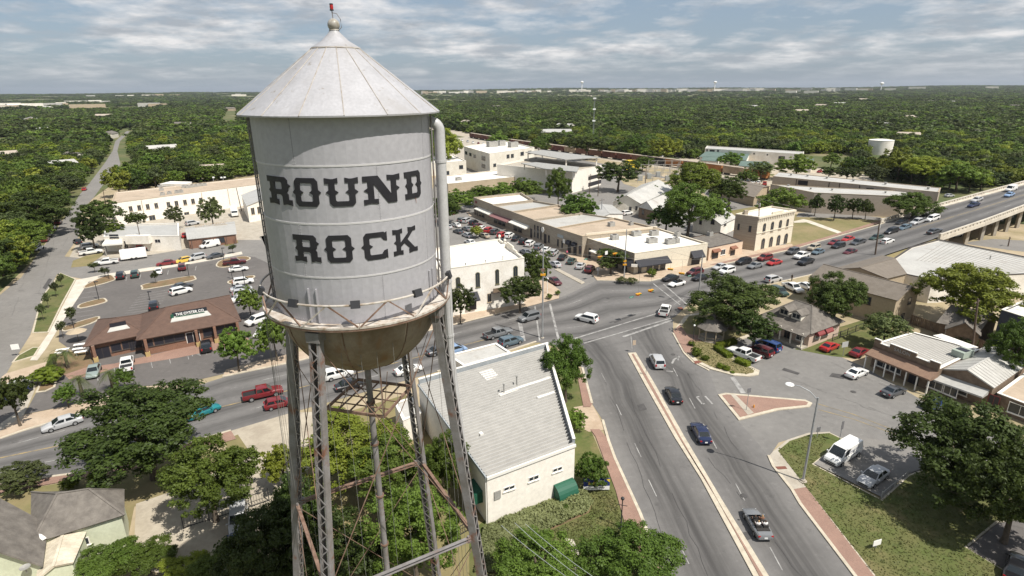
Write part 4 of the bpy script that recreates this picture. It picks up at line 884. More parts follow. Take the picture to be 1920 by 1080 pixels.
b=Bld('white_back_building','white back building with a grey roof hidden partly by the tank',[(463,386),(530,374),(525,352),(453,366)],6.0); b.gable(M_wstuc,M_rg,1.4,.3,3); b.win(0,[(470,390,476,402),(482,388,487,400)],M_sid)
# ---- garages and small shop by the lots
b=Bld('garage','white garage workshop with a grey flat roof and several bays',[(195,446),(336,444),(335,420),(198,424)],4.1); b.flat(M_wstuc,M_rg,.3,M_trim)
b.win(0,[(205,440,221,446)],M_dtrim); b.door(0,[(232,452,238,466),(273,449,278,457),(290,449,300,455)],M_trim)
b.wbox(0,*sorted((b.hit(0,240,446)[0],b.hit(0,284,446)[0])),2.5,4.9,.0,1.6,'front_bay',M_wstuc)
b=Bld('garage_canopy','white filling canopy on posts at the west end of the garage',[(191,459),(230,456),(228,446),(199,448)],3.4)
m=b.mb(); m.prism([(p.x,p.y) for p in b.c],3.0,3.5,True); b.put(m,'canopy_roof',M_trim)
for c in inset_poly(b.c,.4): m=b.mb(); m.box((c.x,c.y,1.5),(.2,.2,3.0)); b.put(m,'post',M_hvac)
b=Bld('roadside_shop','low shop with a metal awning roof and lettered ridge sign',[(353,449),(442,439),(438,416),(349,428)],2.9); b.gable(M_brn,M_rg,1.3,.3,0,18,M_rl)
for x in (358,378,400,424,441): u=b.hit(0,x,452)[0]; b.wbox(0,u,u+.16,0,2.8,.9,1.06,'post',M_dtrim)
b.win(0,[(380,449,396,457),(405,446,420,454)],M_dtrim); cen=(b.c[0]+b.c[1]+b.c[2]+b.c[3])/4; dd=b.edge(0)[2]; text_obj('sign_lettering','BODY TOP DESIGN',1.0,cen+Vector((0,0,4.85)),R(70),math.atan2(dd.y,dd.x),mat('bronze_lettering',(.30,.22,.14),.6),b.r,.04)
q=b.mb(); q.beam(cen-dd*4.8+Vector((0,0,4.35)),cen+dd*4.8+Vector((0,0,4.35)),.1,.12); b.put(q,'sign_rail',M_sid)
# ---- bank building on the corner
b=Bld('bank_building','cream two storey corner building with stepped parapet behind the tank',[(822,511),(983,488),(936,452),(790,474)],9.8); b.flat(M_wstuc,M_rw,.45,M_offw,.14)
P,Q=G(826,494,9.8),G(947,464,9.8); m=b.mb(); m.beam((P.x,P.y,10.2),(Q.x,Q.y,10.2),.35,.9); b.put(m,'party_wall',M_wstuc)
e=b.edge(1)
for k,(u0,u1,h) in enumerate(((.25,.38,10.7),(.38,.62,11.2),(.62,.75,10.7))): b.wbox(1,e[4]*u0,e[4]*u1,10.4,h,-.32,.02,'parapet_step',M_offw)
for u in (.75,1.0): m=b.mb(); p=e[0]+e[2]*e[4]*min(u,.985); m.lathe((p.x,p.y,0),[(.2,10.4),(.2,10.8),(.35,10.9),(.3,11.3),(0,11.45)],10); b.put(m,'finial',M_offw)
b.win(0,[(855,524,862,541),(892,515,899,538),(929,509,935,532),(963,503,970,518)],mat('olive_frame',(.16,.15,.08),.7),arch=True); b.win(0,[(914,551,920,566)],M_sid)
b.awning(0,(877,549,895,546),M_awnb,1.6,1.3); b.door(0,[(880,560,892,580)],M_dtrim)
u=b.hit(0,932,545)[0]; bal=b.wbox(0,u-1.4,u+1.4,3.9,4.05,.004,1.2,'balcony',M_dtrim); b.wbox(0,u-1.4,u+1.4,4.06,5.0,1.12,1.2,'balcony_rail',M_wood,bal)
b.wbox(0,0,e[4]*3,9.3,9.6,.004,.1,'cornice',M_offw) if 0 else None
for x,y in ((873,500),(910,494),(943,487)): b.vent(x,y,.7,.1)
# ---- the row of shops
FA=[(888,374),(924,388),(960,400),(1000,415),(1042,430),(1092,446),(1190,478)]; BK=[(977,365),(1000,379),(1047,387),(1092,402),(1152,411),(1236,431),(1327,459)]
SHOPS=[('limestone shop at the far north end of the row','limestone',M_lime,M_rw,.75),('plum awning shop second from the north end','plum',M_lime,M_rg,.55),('shop with a cream awning in the middle of the row','cream',M_lime,M_rt,.5),('tall window shop with a pale roof in the row','pale',M_lime,M_rl,.35),('shop with arched doorways and a tan roof next to the corner cafe','arched',M_lime,M_rt,.4)]
for k,(lab,_,wm,rm,par) in enumerate(SHOPS):
    b=Bld('shop_building','stone '+lab,[FA[k],FA[k+1],BK[k+1],BK[k]],5.6,group='shops along the downtown street'); b.flat(wm,rm,par,M_lime if k<4 else M_sid)
    x0,y0=FA[k]; x1,y1=FA[k+1]; L=b.edge(0)[4]
    if k==0: b.win(0,[(.8,1.6,.2,3.2),(2.6,3.4,.2,3.2)],M_dtrim,uz=True,arch=True); b.awning(0,(4.2,L-.4,3.6),M_awnw,1.8,.5,uz=True); b.win(0,[(4.6,6.4,.6,2.8),(7.2,9.2,.6,2.8)],M_dtrim,uz=True); b.wbox(0,1.5,3.2,4.6,5.4,.004,.1,'sign_panel',M_awnr)
    if k==1: b.awning(0,(.4,L-.6,3.5),mat('plum_awning',(.22,.11,.11),.8),1.9,.7,uz=True); b.win(0,[(.8,3,.5,2.6),(3.8,6,.5,2.6),(6.6,8.4,.5,2.6)],M_dtrim,uz=True)
    if k==2: b.awning(0,(.8,L-2.2,3.7),M_awnw,1.9,.6,uz=True); b.win(0,[(1.2,3.6,.5,2.8),(4.4,6.6,.5,2.8)],M_dtrim,uz=True); b.door(0,[(L-1.8,L-.8,.1,3)],M_dtrim,uz=True)
    if k==3:
        b.win(0,[(.6,1.2,1,4.6),(2.2,3.2,1,4.6),(4.2,4.8,1,4.6)],M_dtrim,uz=True); b.door(0,[(6.4,7.6,.1,3)],M_dtrim,uz=True); b.win(0,[(8.6,9.4,1,3)],M_dtrim,uz=True)
        A,B_,d,n,L=b.edge(0); p=A+d*6.4+n*.5+Vector((0,0,4.3)); m=b.mb(); M3=Matrix((n,d,Vector((0,0,1)))).transposed(); vs=[p+d*(.75*math.cos(t))+Vector((0,0,.85*math.sin(t))) for t in np.linspace(0,2*math.pi,17)[:-1]]
        m.add(vs+[v+n*.12 for v in vs],[list(range(16)),list(range(16,32))[::-1]]+[[i,(i+1)%16,16+(i+1)%16,16+i] for i in range(16)]); b.put(m,'round_sign',M_trim)
    if k==4:
        b.win(0,[(.9,1.5,1,2.8),(3.0,3.6,1,2.8)],M_dtrim,uz=True); b.door(0,[(6.0,7.3,.1,2.6),(8.6,9.9,.1,2.6)],M_dtrim,uz=True); b.win(0,[(11,12,.8,2.6)],M_dtrim,uz=True,arch=True)
        for u in (5.8,8.4): b.awning(0,(u,u+1.7,3.7),M_awnb,.9,.9,uz=True,round_=True)
        b.wbox(0,1.0,3.8,3.6,4.5,.004,.1,'sign_panel',mat('faded_sign',(.35,.38,.38),.6)); b.wbox(0,4.3,5.3,2.6,3.7,.5,.62,'hanging_sign',M_trim); b.ac(1146,424); 
        for x,y in ((1183,422),(1227,419)): b.ac(x,y,1.1,1,.9)
b=Bld('corner_cafe','corner cafe with black awnings and a bright white flat roof',[(1092,446),(1190,478),(1327,459),(1236,431)],5.0,group=None); b.flat(M_lime,M_rw,.35,M_limew,.12)
A,B_,d,n,L=b.edge(0); b.awning(0,(L-9.5,L-.2,3.6),M_awnb,2.0,1.2,uz=True); b.door(0,[(L-7.5,L-6,.1,2.6),(L-4,L-2.5,.1,2.6)],M_dtrim,uz=True); b.win(0,[(1.2,2.0,.2,2.8),(3.0,3.8,.2,2.8),(7.4,8.6,2.6,3.6)],M_dtrim,uz=True); b.awning(0,(5.0,7.6,2.9),M_awnw,1.6,.2,uz=True)
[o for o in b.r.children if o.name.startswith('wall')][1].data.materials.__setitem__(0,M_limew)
L=b.edge(1)[4]; b.awning(1,(.1,L*.44,3.6),M_awnb,2.0,1.2,uz=True); b.win(1,[(1.4,2.2,.3,2.4),(4,5.5,.3,2.4),(6.2,7.4,.3,2.4),(8.2,9.6,.3,2.4)],M_dtrim,uz=True); b.awning(1,(L*.76,L*.93,3.9),M_awnb,1.5,1.5,uz=True); b.door(1,[(L*.79,L*.9,.1,2.6)],M_dtrim,uz=True)
e=b.edge(1); m=b.mb(); p=e[0]+e[3]*1.4-e[2]*.9+Vector((0,0,2.75)); m.box(p,(1.5,.2,.7),-.2); b.put(m,'corner_sign',M_trim)
for x,y,w in ((1152,449,2),(1193,442,2.4),(1222,455,2.6),(1256,457,2.4),(1268,455,1.1),(1226,441,2.2),(1270,443,1.0)): b.ac(x,y,w,1.6,1.2,.3)
b.wbox(3,1,b.edge(3)[4]-1,5.0,6.2,-.3,.0,'rear_parapet',M_limew)
p,q=G(1232,432,5.0),G(1265,444,5.0); 
b=Bld('peach_shop','small peach stucco shop between the corner cafe and stone building',[(1330,466),(1393,453),(1348,436),(1296,446)],3.5); b.flat(M_pink,M_sgy,.12,M_dtrim,.08)
for x0,x1 in ((1336,1347),(1370,1378)): b.door(0,[(x0,470,x1,484)],M_wood)
b.win(0,[(1352,468,1360,477)],M_trim); b.awning(0,(1335,468,1349,465),mat('rust_awning',(.20,.085,.05),.7),.9,.5); b.awning(0,(1369,462,1380,460),MATS['rust_awning'],.9,.5); b.ac(1331,442,1.4,1.2,1.0)
# ---- stone building
b=Bld('stone_building','tall two storey limestone building with arched windows by the grass field',[(1422,410),(1491,396),(1446,389),(1379,404)],9.4); b.flat(M_limew,M_rw,.35,M_limew,.15); 
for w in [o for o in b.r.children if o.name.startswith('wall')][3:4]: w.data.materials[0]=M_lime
b.win(0,[(1431,423,1436,437),(1446,420,1451,434),(1461,417,1466,430),(1475,414,1479,427)],M_sid,arch=True); b.win(0,[(1428,452,1434,467),(1443,449,1449,464),(1457,446,1463,461),(1471,443,1477,457)],M_sid,arch=True)
L=b.edge(0)[4]
b.wbox(0,-.1,L+.1,9.35,9.85,.004,.35,'cornice',M_limew); b.wbox(0,0,L,5.0,5.25,.004,.12,'belt_course',M_limew); b.wbox(0,L*.35,L*.65,9.86,10.5,-.2,.2,'pediment',M_limew)
for k in range(20): b.wbox(0,.3+k*(L-.6)/19.5,.3+k*(L-.6)/19.5+.3,8.6,9.34,.004,.25,'corbel',M_limew)
b.win(3,[(1384,420,1387,430),(1405,424,1409,434)],M_dtrim,mull=0); m=b.mb(); p=G(1398,402,9.4); m.box((p.x,p.y,10),(1,1,1.2)); b.put(m,'chimney',M_lime)
# ---- houses behind the shops
b=Bld('white_roof_house','large house with a white metal roof behind the shop row',[(1150,378),(1200,381),(1262,352),(1205,346)],4.2); b.gable(M_offw,M_rl,2.6,.5,1); b.win(0,[(1180,388,1184,394),(1192,387,1195,393)],M_dtrim)
b=Bld('white_hip_house','smaller house with a white hip roof beside the large white roofed house',[(1198,388),(1226,395),(1262,380),(1232,372)],3.8); b.hip(M_wood,M_rl,2.6,.5,1,.1); b.win(0,[(1204,394,1208,402)],M_dtrim)
b=Bld('metal_roof_shed','low shed with a bluish metal roof behind the shop row',[(1116,412),(1168,401),(1147,385),(1108,392)],3.0); b.gable(M_wstuc,M_rg,1.0,.3,1)
b=Bld('white_cottage','white cottage with a steep gable left of the stone building',[(1300,412),(1352,421),(1380,408),(1330,397)],4.0); b.gable(M_wstuc,M_rl,2.4,.3,1); b.win(0,[(1334,410,1340,420),(1312,412,1316,420)],M_dtrim); b.win(1,[(1358,416,1362,422)],M_dtrim)
b=Bld('brown_roof_house','house with a low brown roof in front of the boxcars',[(1335,350),(1414,370),(1442,350),(1360,333)],3.6); b.gable(M_sid,M_sol,1.8,.4,0); b.win(1,[(1420,370,1424,380),(1428,366,1431,374)],M_dtrim); 
for x,y in ((1362,345),(1403,353),(1360,343)): b.ac(x,y,1.6,1.2,1.0)
# ---- warehouses
b=Bld('back_warehouse','long back warehouse with a white roof and one open dark door',[(1449,331),(1760,361),(1764,353),(1459,323)],8.4); b.flat(M_sid2,M_rl,.1,M_sid); b.door(0,[(1497,339,1515,347)],M_dtrim); b.win(0,[(1625,353,1638,357)],M_dtrim,mull=0,sill=False)
for x in (1492,1554,1574,1612): u=b.hit(0,x,345)[0]; b.wbox(0,u,u+.25,0,8.3,.004,.15,'downspout',M_dtrim)
for x,y in ((1483,329),(1514,331),(1550,335),(1600,340),(1660,346),(1740,355)): b.vent(x,y,.8,.4)
b=Bld('front_warehouse','front beige warehouse with blank walls behind a row of trees',[(1445,346),(1527,362),(1692,369),(1740,361),(1545,352)],7.4); b.flat(M_sid2,M_rl,.1,M_sid)
for x,y in ((1478,349),(1520,355),(1560,357),(1660,362)): b.vent(x,y,.6,.3)
# ---- civic block
b=Bld('office_building','white three storey office building with roof plant beside the parking garage',[(870,276),(918,290),(1002,278),(950,266)],11.5); b.flat(M_offw,M_rw,.5,M_wstuc)
b.win(0,[(872,284,876,289),(880,287,884,292),(888,290,892,295),(903,293,910,300),(903,308,910,314)],M_dtrim,mull=0); b.win(1,[(950,290,955,296),(958,289,963,295),(976,285,982,291),(990,283,996,288),(925,307,930,312)],M_dtrim,mull=0)
for x,y,w in ((923,275,6),(940,273,4),(962,276,5)): b.ac(x,y,w,4,3)
b=Bld('low_office','low white office wing partly behind the overflow pipe',[(800,308),(874,303),(850,292),(800,296)],6.5); b.flat(M_offw,M_rw,.4,M_wstuc); b.win(0,[(834,321,842,328),(861,310,868,316)],M_dtrim,mull=0)
b=Bld('flat_white_building','long low building with a bright white roof above the hedge of trees',[(840,346),(990,330),(946,319),(820,332)],4.0); b.flat(M_sid,M_rw,.3,M_wstuc)
for x,y in ((943,326),(860,338)): b.ac(x,y,2.5,2,1.2)
b=Bld('parking_garage','beige concrete parking garage with open decks and solar canopies',[(932,311),(1073,326),(1128,313),(1005,297)],8.6)
b.flat(M_cream,M_conc,.7,M_cream)
for (y0,y1) in ((331,334),(343,346),(354,357)):
    u0,z1=b.hit(1,1103,y0); u1,z0=b.hit(1,1127,y1-3); b.wbox(1,u0,u1,z0-.2,z1,.003,.03,'deck_opening',M_glas2)
for px,z in (([(985,285),(1060,299),(1126,295),(1017,281)],13),([(977,306),(1020,316),(1082,322),(1086,313),(1005,304)],11.6)):
    m=b.mb(); P=[G(x,y,z) for x,y in px]; m.prism([(p.x,p.y) for p in P],z-.3,z,True); cn=b.put(m,'solar_canopy',M_hvac)
    for p in inset_poly(P,1.2): m=b.mb(); m.box((p.x,p.y,(8.6+z-.3)/2),(.6,.6,z-8.9)); b.put(m,'canopy_post',M_cream,cn)
b=Bld('green_roof_depot','long white depot building with small square windows beyond the boxcars',[(1322,279),(1507,290),(1507,285),(1326,274)],7.0); b.flat(M_wstuc,M_rl,.2,M_offw); b.win(0,[(1325,280,1327,283),(1345,281,1348,284),(1413,287,1415,289),(1438,289,1440,291)],M_dtrim,mull=0); b.door(0,[(1331,281,1340,287),(1460,293,1472,300)],M_sid)
for k,(px,lab) in enumerate((([(1312,294),(1398,301),(1408,287),(1335,283)],'largest green roofed depot house behind a spreading tree'),([(1316,301),(1345,303),(1350,296),(1322,294)],'small green roofed depot shed beside the boxcars'),([(1386,311),(1438,315),(1442,304),(1394,302)],'green roofed depot shed right of the spreading tree'),([(1503,306),(1522,308),(1526,298),(1506,296)],'green roofed depot shed half hidden by trees'))):
    b=Bld('depot_house',lab,px,4.5); b.gable(M_wstuc,M_rgn,1.2,.4,0)
b=Bld('far_motel','low pale roofed building among the woods beyond the boxcars',[(1015,248),(1072,249),(1070,242),(1014,242)],5.0); b.gable(M_sid,M_rl,1.2,.4,0); b.win(0,[(1025,250,1030,253),(1045,250,1050,253)],M_dtrim,mull=0)
p=G(1648,289); tk=thing('storage_tank','white cylindrical storage tank standing among the far trees','tank',(p.x,p.y,0)); m=MB(p); rr=(G(1670,289)-G(1627,289)).length/2; m.lathe(p,[(rr,0),(rr,9.3)],40); m.build('tank_shell',M_wstuc,tk,smooth=40); m=MB(p); m.lathe(p,[(rr+.1,9.25),(rr+.1,9.5),(rr*.5,10.0),(0,10.2)],40); m.build('tank_roof',M_rw,tk,smooth=40)
# ---- right-hand block
b=Bld('cafe_house','old porch house with dormers and red window awnings beside the big oak',[(1432,592),(1519,623),(1576,602),(1490,570)],3.0); b.hip(mat('pink_siding',(.55,.42,.34),.8,(.5,.38,.3),.4,4),M_sgy,3.0,.6,0,3.2)
b.win(1,[(1531,622,1538,632),(1546,616,1554,627)],M_trim); 
for r_ in ((1529,617,1541,613),(1544,612,1557,607)): b.awning(1,r_,M_awnr,.9,.9)
for k in range(5): L=b.edge(0)[4]; u=.4+k*(L-.8)/4; b.wbox(0,u,u+.2,0,3.0,1.5,1.7,'porch_post',M_offw)
L=b.edge(0)[4]; b.wbox(0,0,L,.02,.35,.004,1.9,'porch_floor',M_conc); A,B_,d,n,_=b.edge(0); P=[A+n*2.1-d*.5,B_+n*2.1+d*.5,B_+d*.3,A-d*.3]; b.slope('porch_roof',[P[0]+Vector((0,0,2.75)),P[1]+Vector((0,0,2.75)),P[2]+Vector((0,0,3.2)),P[3]+Vector((0,0,3.2))],M_sgy)
b.door(0,[(L*.5,L*.5+1,.36,2.4)],M_wood,uz=True); b.win(0,[(L*.15,L*.15+1.4,.9,2.3),(L*.75,L*.75+1.4,.9,2.3)],M_trim,uz=True)
for t in (.32,.66):
    e0,e1=b.e[0],b.e[1]; R0,R1=b.R; q=e0.lerp(e1,t).lerp(R0.lerp(R1,t),.45); u_=n; z=q.z; m=b.mb(); w=.95
    a=[q-d*w+n*.9+Vector((0,0,-.4)),q+d*w+n*.9+Vector((0,0,-.4)),q+d*w+n*.9+Vector((0,0,.75)),q-d*w+n*.9+Vector((0,0,.75)),q+n*.9+Vector((0,0,1.4))]; bk=[v-n*2.6 for v in a]
    m.add(a+bk,[[0,1,2,4,3],[1,6,7,2],[0,3,8,5]]); dm=b.put(m,'dormer',M_offw)
    m=b.mb(); up=Vector((0,0,.06)); o_=n*.25
    for s,k_ in ((-1,3),(1,2)):
        T0,T1=a[4]+o_+up,bk[4]+up; E0,E1=a[k_]+o_+up+d*s*.2-Vector((0,0,.12)),bk[k_]+up+d*s*.2-Vector((0,0,.12)); m.quad(T0,E0,E1,T1); m.quad(T0-up*2,T1-up*2,E1-up*2,E0-up*2)
    b.put(m,'dormer_roof',M_sgy,dm)
    m=b.mb(); m.quad(*[q+n*.93+d*x+Vector((0,0,y)) for x,y in ((-.7,-.1),(.7,-.1),(.7,.7),(-.7,.7))]); b.put(m,'pane',M_glass,dm); m=b.mb(); m.box(q+n*.94+Vector((0,0,.3)),(.05,.05,.8)); b.put(m,'mullion',M_trim,dm)
b=Bld('taupe_roof_house','tall tan two storey house with a long taupe roof',[(1521,520),(1681,562),(1722,547),(1567,506)],5.6); b.gable(M_sid,M_sol,1.9,.4,0); b.win(1,[(1704,559,1709,568),(1690,588,1696,599),(1674,592,1678,603)],M_dtrim,mull=0); b.win(0,[(1622,557,1634,570)],M_dtrim)
b=Bld('taupe_roof_wing','lower wing with a broad taupe roof behind the tan two storey house',[(1563,505),(1662,522),(1698,513),(1654,480)],5.6); b.gable(M_sid,M_sol,1.3,.3,1)
b=Bld('white_roof_warehouse','wide building with a seamed white roof below the overpass',[(1673,488),(1696,516),(1748,527),(1884,518),(1990,512),(1990,497),(1760,451),(1708,465)],5.0); b.flat(M_wstuc,M_rl,.2,M_dtrim,.15)
def seams(b,p0,p1,q0,q1,n,z,m):
    for i in range(1,n):
        t=i/n; a=G(*Vector(p0).lerp(Vector(p1),t),z); c=G(*Vector(q0).lerp(Vector(q1),t),z); k=b.mb(); k.beam((a.x,a.y,z+.03),(c.x,c.y,z+.03),.13,.09); b.put(k,'roof_seam',m)
M_seamw=mat('roof_seam_paint',(.30,.285,.26),.6)
seams(b,(1762,453),(1990,499),(1712,487),(1900,514),26,5.0,M_seamw); b.vent(1856,486,.8,.12)
b=Bld('seamed_roof_store','store with a pale seamed metal roof and a brown shingle awning',[(1640,646),(1762,693),(1835,657),(1712,624)],3.9); b.flat(M_wood,M_rl,.12,M_trim,.08)
seams(b,(1645,647),(1757,690),(1714,627),(1830,657),24,3.9,M_seamw)
A,B_,d,n,L=b.edge(0)
for u0,u1,h in ((0,.1,5.0),(.1,.25,4.5),(.25,.66,5.1),(.66,.86,4.5),(.86,1,4.9)): b.wbox(0,L*u0,L*u1,3.7,h,.004,.25,'fascia',M_wood); b.wbox(0,L*u0-.04,L*u1+.04,h+.003,h+.1,-.05,.3,'fascia_cap',M_trim)
text_obj('sign_lettering','SALON',.8,A+d*L*.45+n*.28+Vector((0,0,4.5)),R(90),math.atan2(d.y,d.x),M_hvac,b.r,.03)
b.awning(0,(.0,L,3.65),shingle('awning_shingles',(.25,.16,.11),(.19,.12,.085)),2.0,1.0,uz=True); b.win(0,[(1,3,.7,2.4),(3.2,4.8,.7,2.4),(9,11,.7,2.4),(11.3,13,.7,2.4)],M_trim,uz=True); b.door(0,[(6.2,7.6,.1,2.4)],M_dtrim,uz=True)
for k in range(7): u=.15+k*(L-.3)/6; b.wbox(0,u-.08,u+.08,0,2.6,1.75,1.9,'porch_post',M_trim)
p=G(1803,668,3.9); m=b.mb(); m.box((p.x,p.y,4.5),(2.6,1.8,1.0),.4); ac_=b.put(m,'roof_unit',mat('green_grey_unit',(.30,.34,.29),.6)); m=b.mb(); m.box((p.x,p.y,5.03),(1.2,1.5,.08),.4); b.put(m,'fan',M_glas2,ac_)
P=[G(x,y,3.7) for x,y in ((1748,633),(1765,630),(1833,655),(1818,659))]; m=b.mb(); m.prism([(p.x,p.y) for p in P],4.0,4.12); b.put(m,'skylight',M_rw)
b=Bld('gabled_store','gabled store with a wide seamed roof right of the salon',[(1762,693),(1862,727),(1925,683),(1846,652)],3.4); b.gable(M_wood,M_rl,1.3,.2,1,16,th=.14); [o.data.materials.__setitem__(0,M_seamw) for q in b.r.children for o in q.children if o.name.startswith('roof_seam')]
A,B_,d,n,L=b.edge(0); b.awning(0,(.2,L-.3,2.9),M_rg,2.0,.5,uz=True); b.door(0,[(6.6,7.8,.1,2.3)],M_awnr,uz=True); b.win(0,[(1,4,.8,2.2),(9,11.5,.8,2.2)],M_trim,uz=True)
b=Bld('ochre_yard_shed','low tan roofed shed at the right edge beyond the gabled store',[(1870,738),(1980,780),(2020,745),(1922,700)],2.6); b.flat(M_wood,M_rt,.05,M_trim)
b=Bld('small_grey_house','small dark house with a cross gable behind the wooden fence',[(1764,604),(1834,617),(1868,601),(1802,586)],3.2); b.gable(M_wood,M_sgy,2.2,.5,0); b.win(0,[(1775,616,1784,626)],M_trim)
A,B_,d,n,L=b.edge(0); q=A+d*L*.62; b4=Bld('house_porch','front gable of the small dark house behind the wooden fence',[],2.9,pts=[q+n*2.2-d*2.3,q+n*2.2+d*2.3,q+d*2.3-n*.3,q-d*2.3-n*.3]); b4.gable(M_wood,M_sgy,1.7,.3,1)
b=Bld('navy_building','dark navy walled building with a white roof at the right edge',[(1877,584),(1965,612),(2010,580),(1917,567)],7.0); b.flat(M_dkwal,M_rw,.3,M_awnw)
# ---- bottom left house
b=Bld('shingled_house','shingled house with pale green walls in the bottom left corner',[(66,1014),(226,964),(226,922),(66,926)],4.0); b.hip(M_grn,M_sgy,2.2,.35,0,2.4); b.win(0,[(150,1010,165,1022)],M_trim)
b=Bld('shingled_house_wing','west wing of the shingled house at the left edge',[(-60,1085),(74,1056),(84,985),(-60,968)],4.0); b.gable(M_grn,M_sgy,2.4,.4,3)
p,q=G(4,955,5.2),G(84,1013,4.1); m=b.mb(); m.beam(p+Vector((0,0,.12)),q+Vector((0,0,.12)),.35,.08); b.put(m,'valley_flashing',M_trim)
p=G(48,1067,4.3); m=b.mb(); m.lathe((p.x,p.y,4.4),[(0,0),(.25,.03),(.42,.12),(.42,.14),(.25,.06),(0,.04)],16); m.tube([(p.x,p.y,3.9),(p.x,p.y,4.4)],.05,6); b.put(m,'satellite_dish',M_hvac,smooth=40)
b=Bld('house_annex','annex with a pale ribbed roof at the foot of the shingled house',[(72,1085),(135,1055),(157,1003),(84,1020)],3.2); b.gable(M_grn,mat('bleached_roof',(.62,.56,.44),.7,(.44,.38,.29),.9,6),.5,.2,3,9)
# ---- gazebo
p=G(1333,636); gz=thing('gazebo','eight sided wooden gazebo with a shingle roof under the big oak','gazebo',(p.x,p.y,0)); rr=2.35
def oc(r,z,o=0): return [p+Vector((r*math.cos(2*math.pi*(k+o)/8),r*math.sin(2*math.pi*(k+o)/8),z)) for k in range(8)]
m=MB(p); m.prism([(v.x,v.y) for v in oc(rr+.1,0)],0,.3); m.build('floor',M_conc,gz)
for a_ in oc(rr-.1,0): m=MB(p); m.box(a_+Vector((0,0,1.5)),(.16,.16,2.4)); m.build('post',M_sid,gz)
for k in range(7):
    A,B_=oc(rr-.1,1.0)[k],oc(rr-.1,1.0)[k+1]; m=MB(p); m.beam(A,B_,.07,.08); m.beam(A-Vector((0,0,.55)),B_-Vector((0,0,.55)),.06,.06); rl=m.build('railing',M_sid,gz); rl['kind']='thing'
e=oc(rr+.45,2.6); t=oc(.45,4.1)
for k in range(8): m=MB(p); j=(k+1)%8; m.quad(e[k],e[j],t[j],t[k]); m.quad(e[j]-Vector((0,0,.12)),e[k]-Vector((0,0,.12)),e[k],e[j]); m.build('roof_panel',M_sgy,gz)
m=MB(p); m.prism([(v.x,v.y) for v in oc(.42,0)],4.1,4.5); m.lathe(p,[(.6,4.5),(.0,5.2)],8); m.build('cupola',M_sgy,gz)
# ---- overpass
ov=thing('overpass','pale concrete road overpass with balustrades rising to the right','bridge',G(1800,410,0,True)); OB=ov.location.copy()
def edge_line(P,i0,i1,off):
    pts=[]
    for i in range(i0,i1): 
        A,B=P[i],P[i+1]; n=max(2,int((B-A).length/3)); 
        for k in range(n): pts.append(A.lerp(B,k/n))
    pts.append(P[i1]); return pts
for side,P,i0,i1 in ((1,AV_A,17,22),(-1,AV_B,16,20)):
    L=edge_line(P,i0,i1,0); outs=[]
    for i,a in enumerate(L):
        d=(L[min(i+1,len(L)-1)]-L[max(i-1,0)]); d.z=0; d.normalize(); outs.append(Vector((-d.y,d.x,0))*side)
    m=MB(OB); t=MB(OB)
    for i in range(len(L)-1):
        A,B,o=L[i],L[i+1],outs[i]
        m.beam(A+o*.5+Vector((0,0,-.15)),B+o*.5+Vector((0,0,-.15)),1.2,1.0); t.beam(A+o*.85+Vector((0,0,1.25)),B+o*.85+Vector((0,0,1.25)),.42,.28); t.beam(A+o*.85+Vector((0,0,.46)),B+o*.85+Vector((0,0,.46)),.36,.22)
    m.build('deck_edge',M_conc2,ov); t.build('parapet_rail',M_conc2,ov)
    for i in range(len(L)-1):
        for f in (.0,.5): q=L[i].lerp(L[i+1],f)+outs[i]*.85; m=MB(OB); m.box(q+Vector((0,0,.8)),(1.1 if f else .7,.3,.68),math.atan2(outs[i].y,outs[i].x)+math.pi/2); m.build('parapet_post',M_conc2,ov)
    m=MB(OB); q=L[0]+outs[0]*.85; m.box(q+Vector((0,0,.65)),(1.2,.6,1.6),math.atan2(outs[0].y,outs[0].x)+math.pi/2); m.build('end_post',M_conc2,ov)
    if side<0:
        for i in range(2,len(L)-1,3):
            q=L[i]-outs[i]*1.2; m=MB(OB); m.box((q.x,q.y,(q.z-1.6)/2),(.9,.9,max(.3,q.z-1.6))); m.build('column',M_conc,ov); q2=L[i]-outs[i]*8; m=MB(OB); m.box((q2.x,q2.y,(q2.z-2.6)/2),(.9,.9,max(.3,q2.z-2.6))); m.build('column',M_conc,ov)
            m=MB(OB); m.beam(q+Vector((0,0,-1.6)),L[i]-outs[i]*10+Vector((0,0,-2.6)),1.0,.9); m.build('pier_cap',M_conc,ov)
m=MB(OB)
n=24
def rsm(P,k0,k1,n):
    L=[p for p in P[k0:k1+1]]; d=[0]
    for i in range(1,len(L)): d.append(d[-1]+(L[i]-L[i-1]).length)
    return [Vector([np.interp(q,d,[p[k] for p in L]) for k in range(3)]) for q in np.linspace(0,d[-1],n)]
LA,LB=rsm(AV_A,17,22,n),rsm(AV_B,16,20,n)
for i in range(n-1):
    m.quad(*[v+Vector((0,0,-.6)) for v in (LA[i],LA[i+1],LB[i+1],LB[i])]); m.quad(*[v-Vector((0,0,.05)) for v in (LA[i],LB[i],LB[i+1],LA[i+1])]) if 0 else None
m.build('deck_slab',M_conc,ov)
# embankment under the first part of the ramp
m=MB(); A_,B_=rsm(AV_A,14,20,14),rsm(AV_B,13,16,14)
for i in range(13):
    for P,s in ((A_,1),(B_,-1)):
        d=(P[i+1]-P[i]); d.z=0; d.normalize(); o_=Vector((-d.y,d.x,0))*s; a,c=P[i]+o_*.3,P[i+1]+o_*.3; k=1.8
        m.quad(a+Vector((0,0,-.08)),c+Vector((0,0,-.08)),Vector((c.x,c.y,0))+o_*(c.z*k),Vector((a.x,a.y,0))+o_*(a.z*k))
o=m.build('embankment',M_dry); o['kind']='structure'
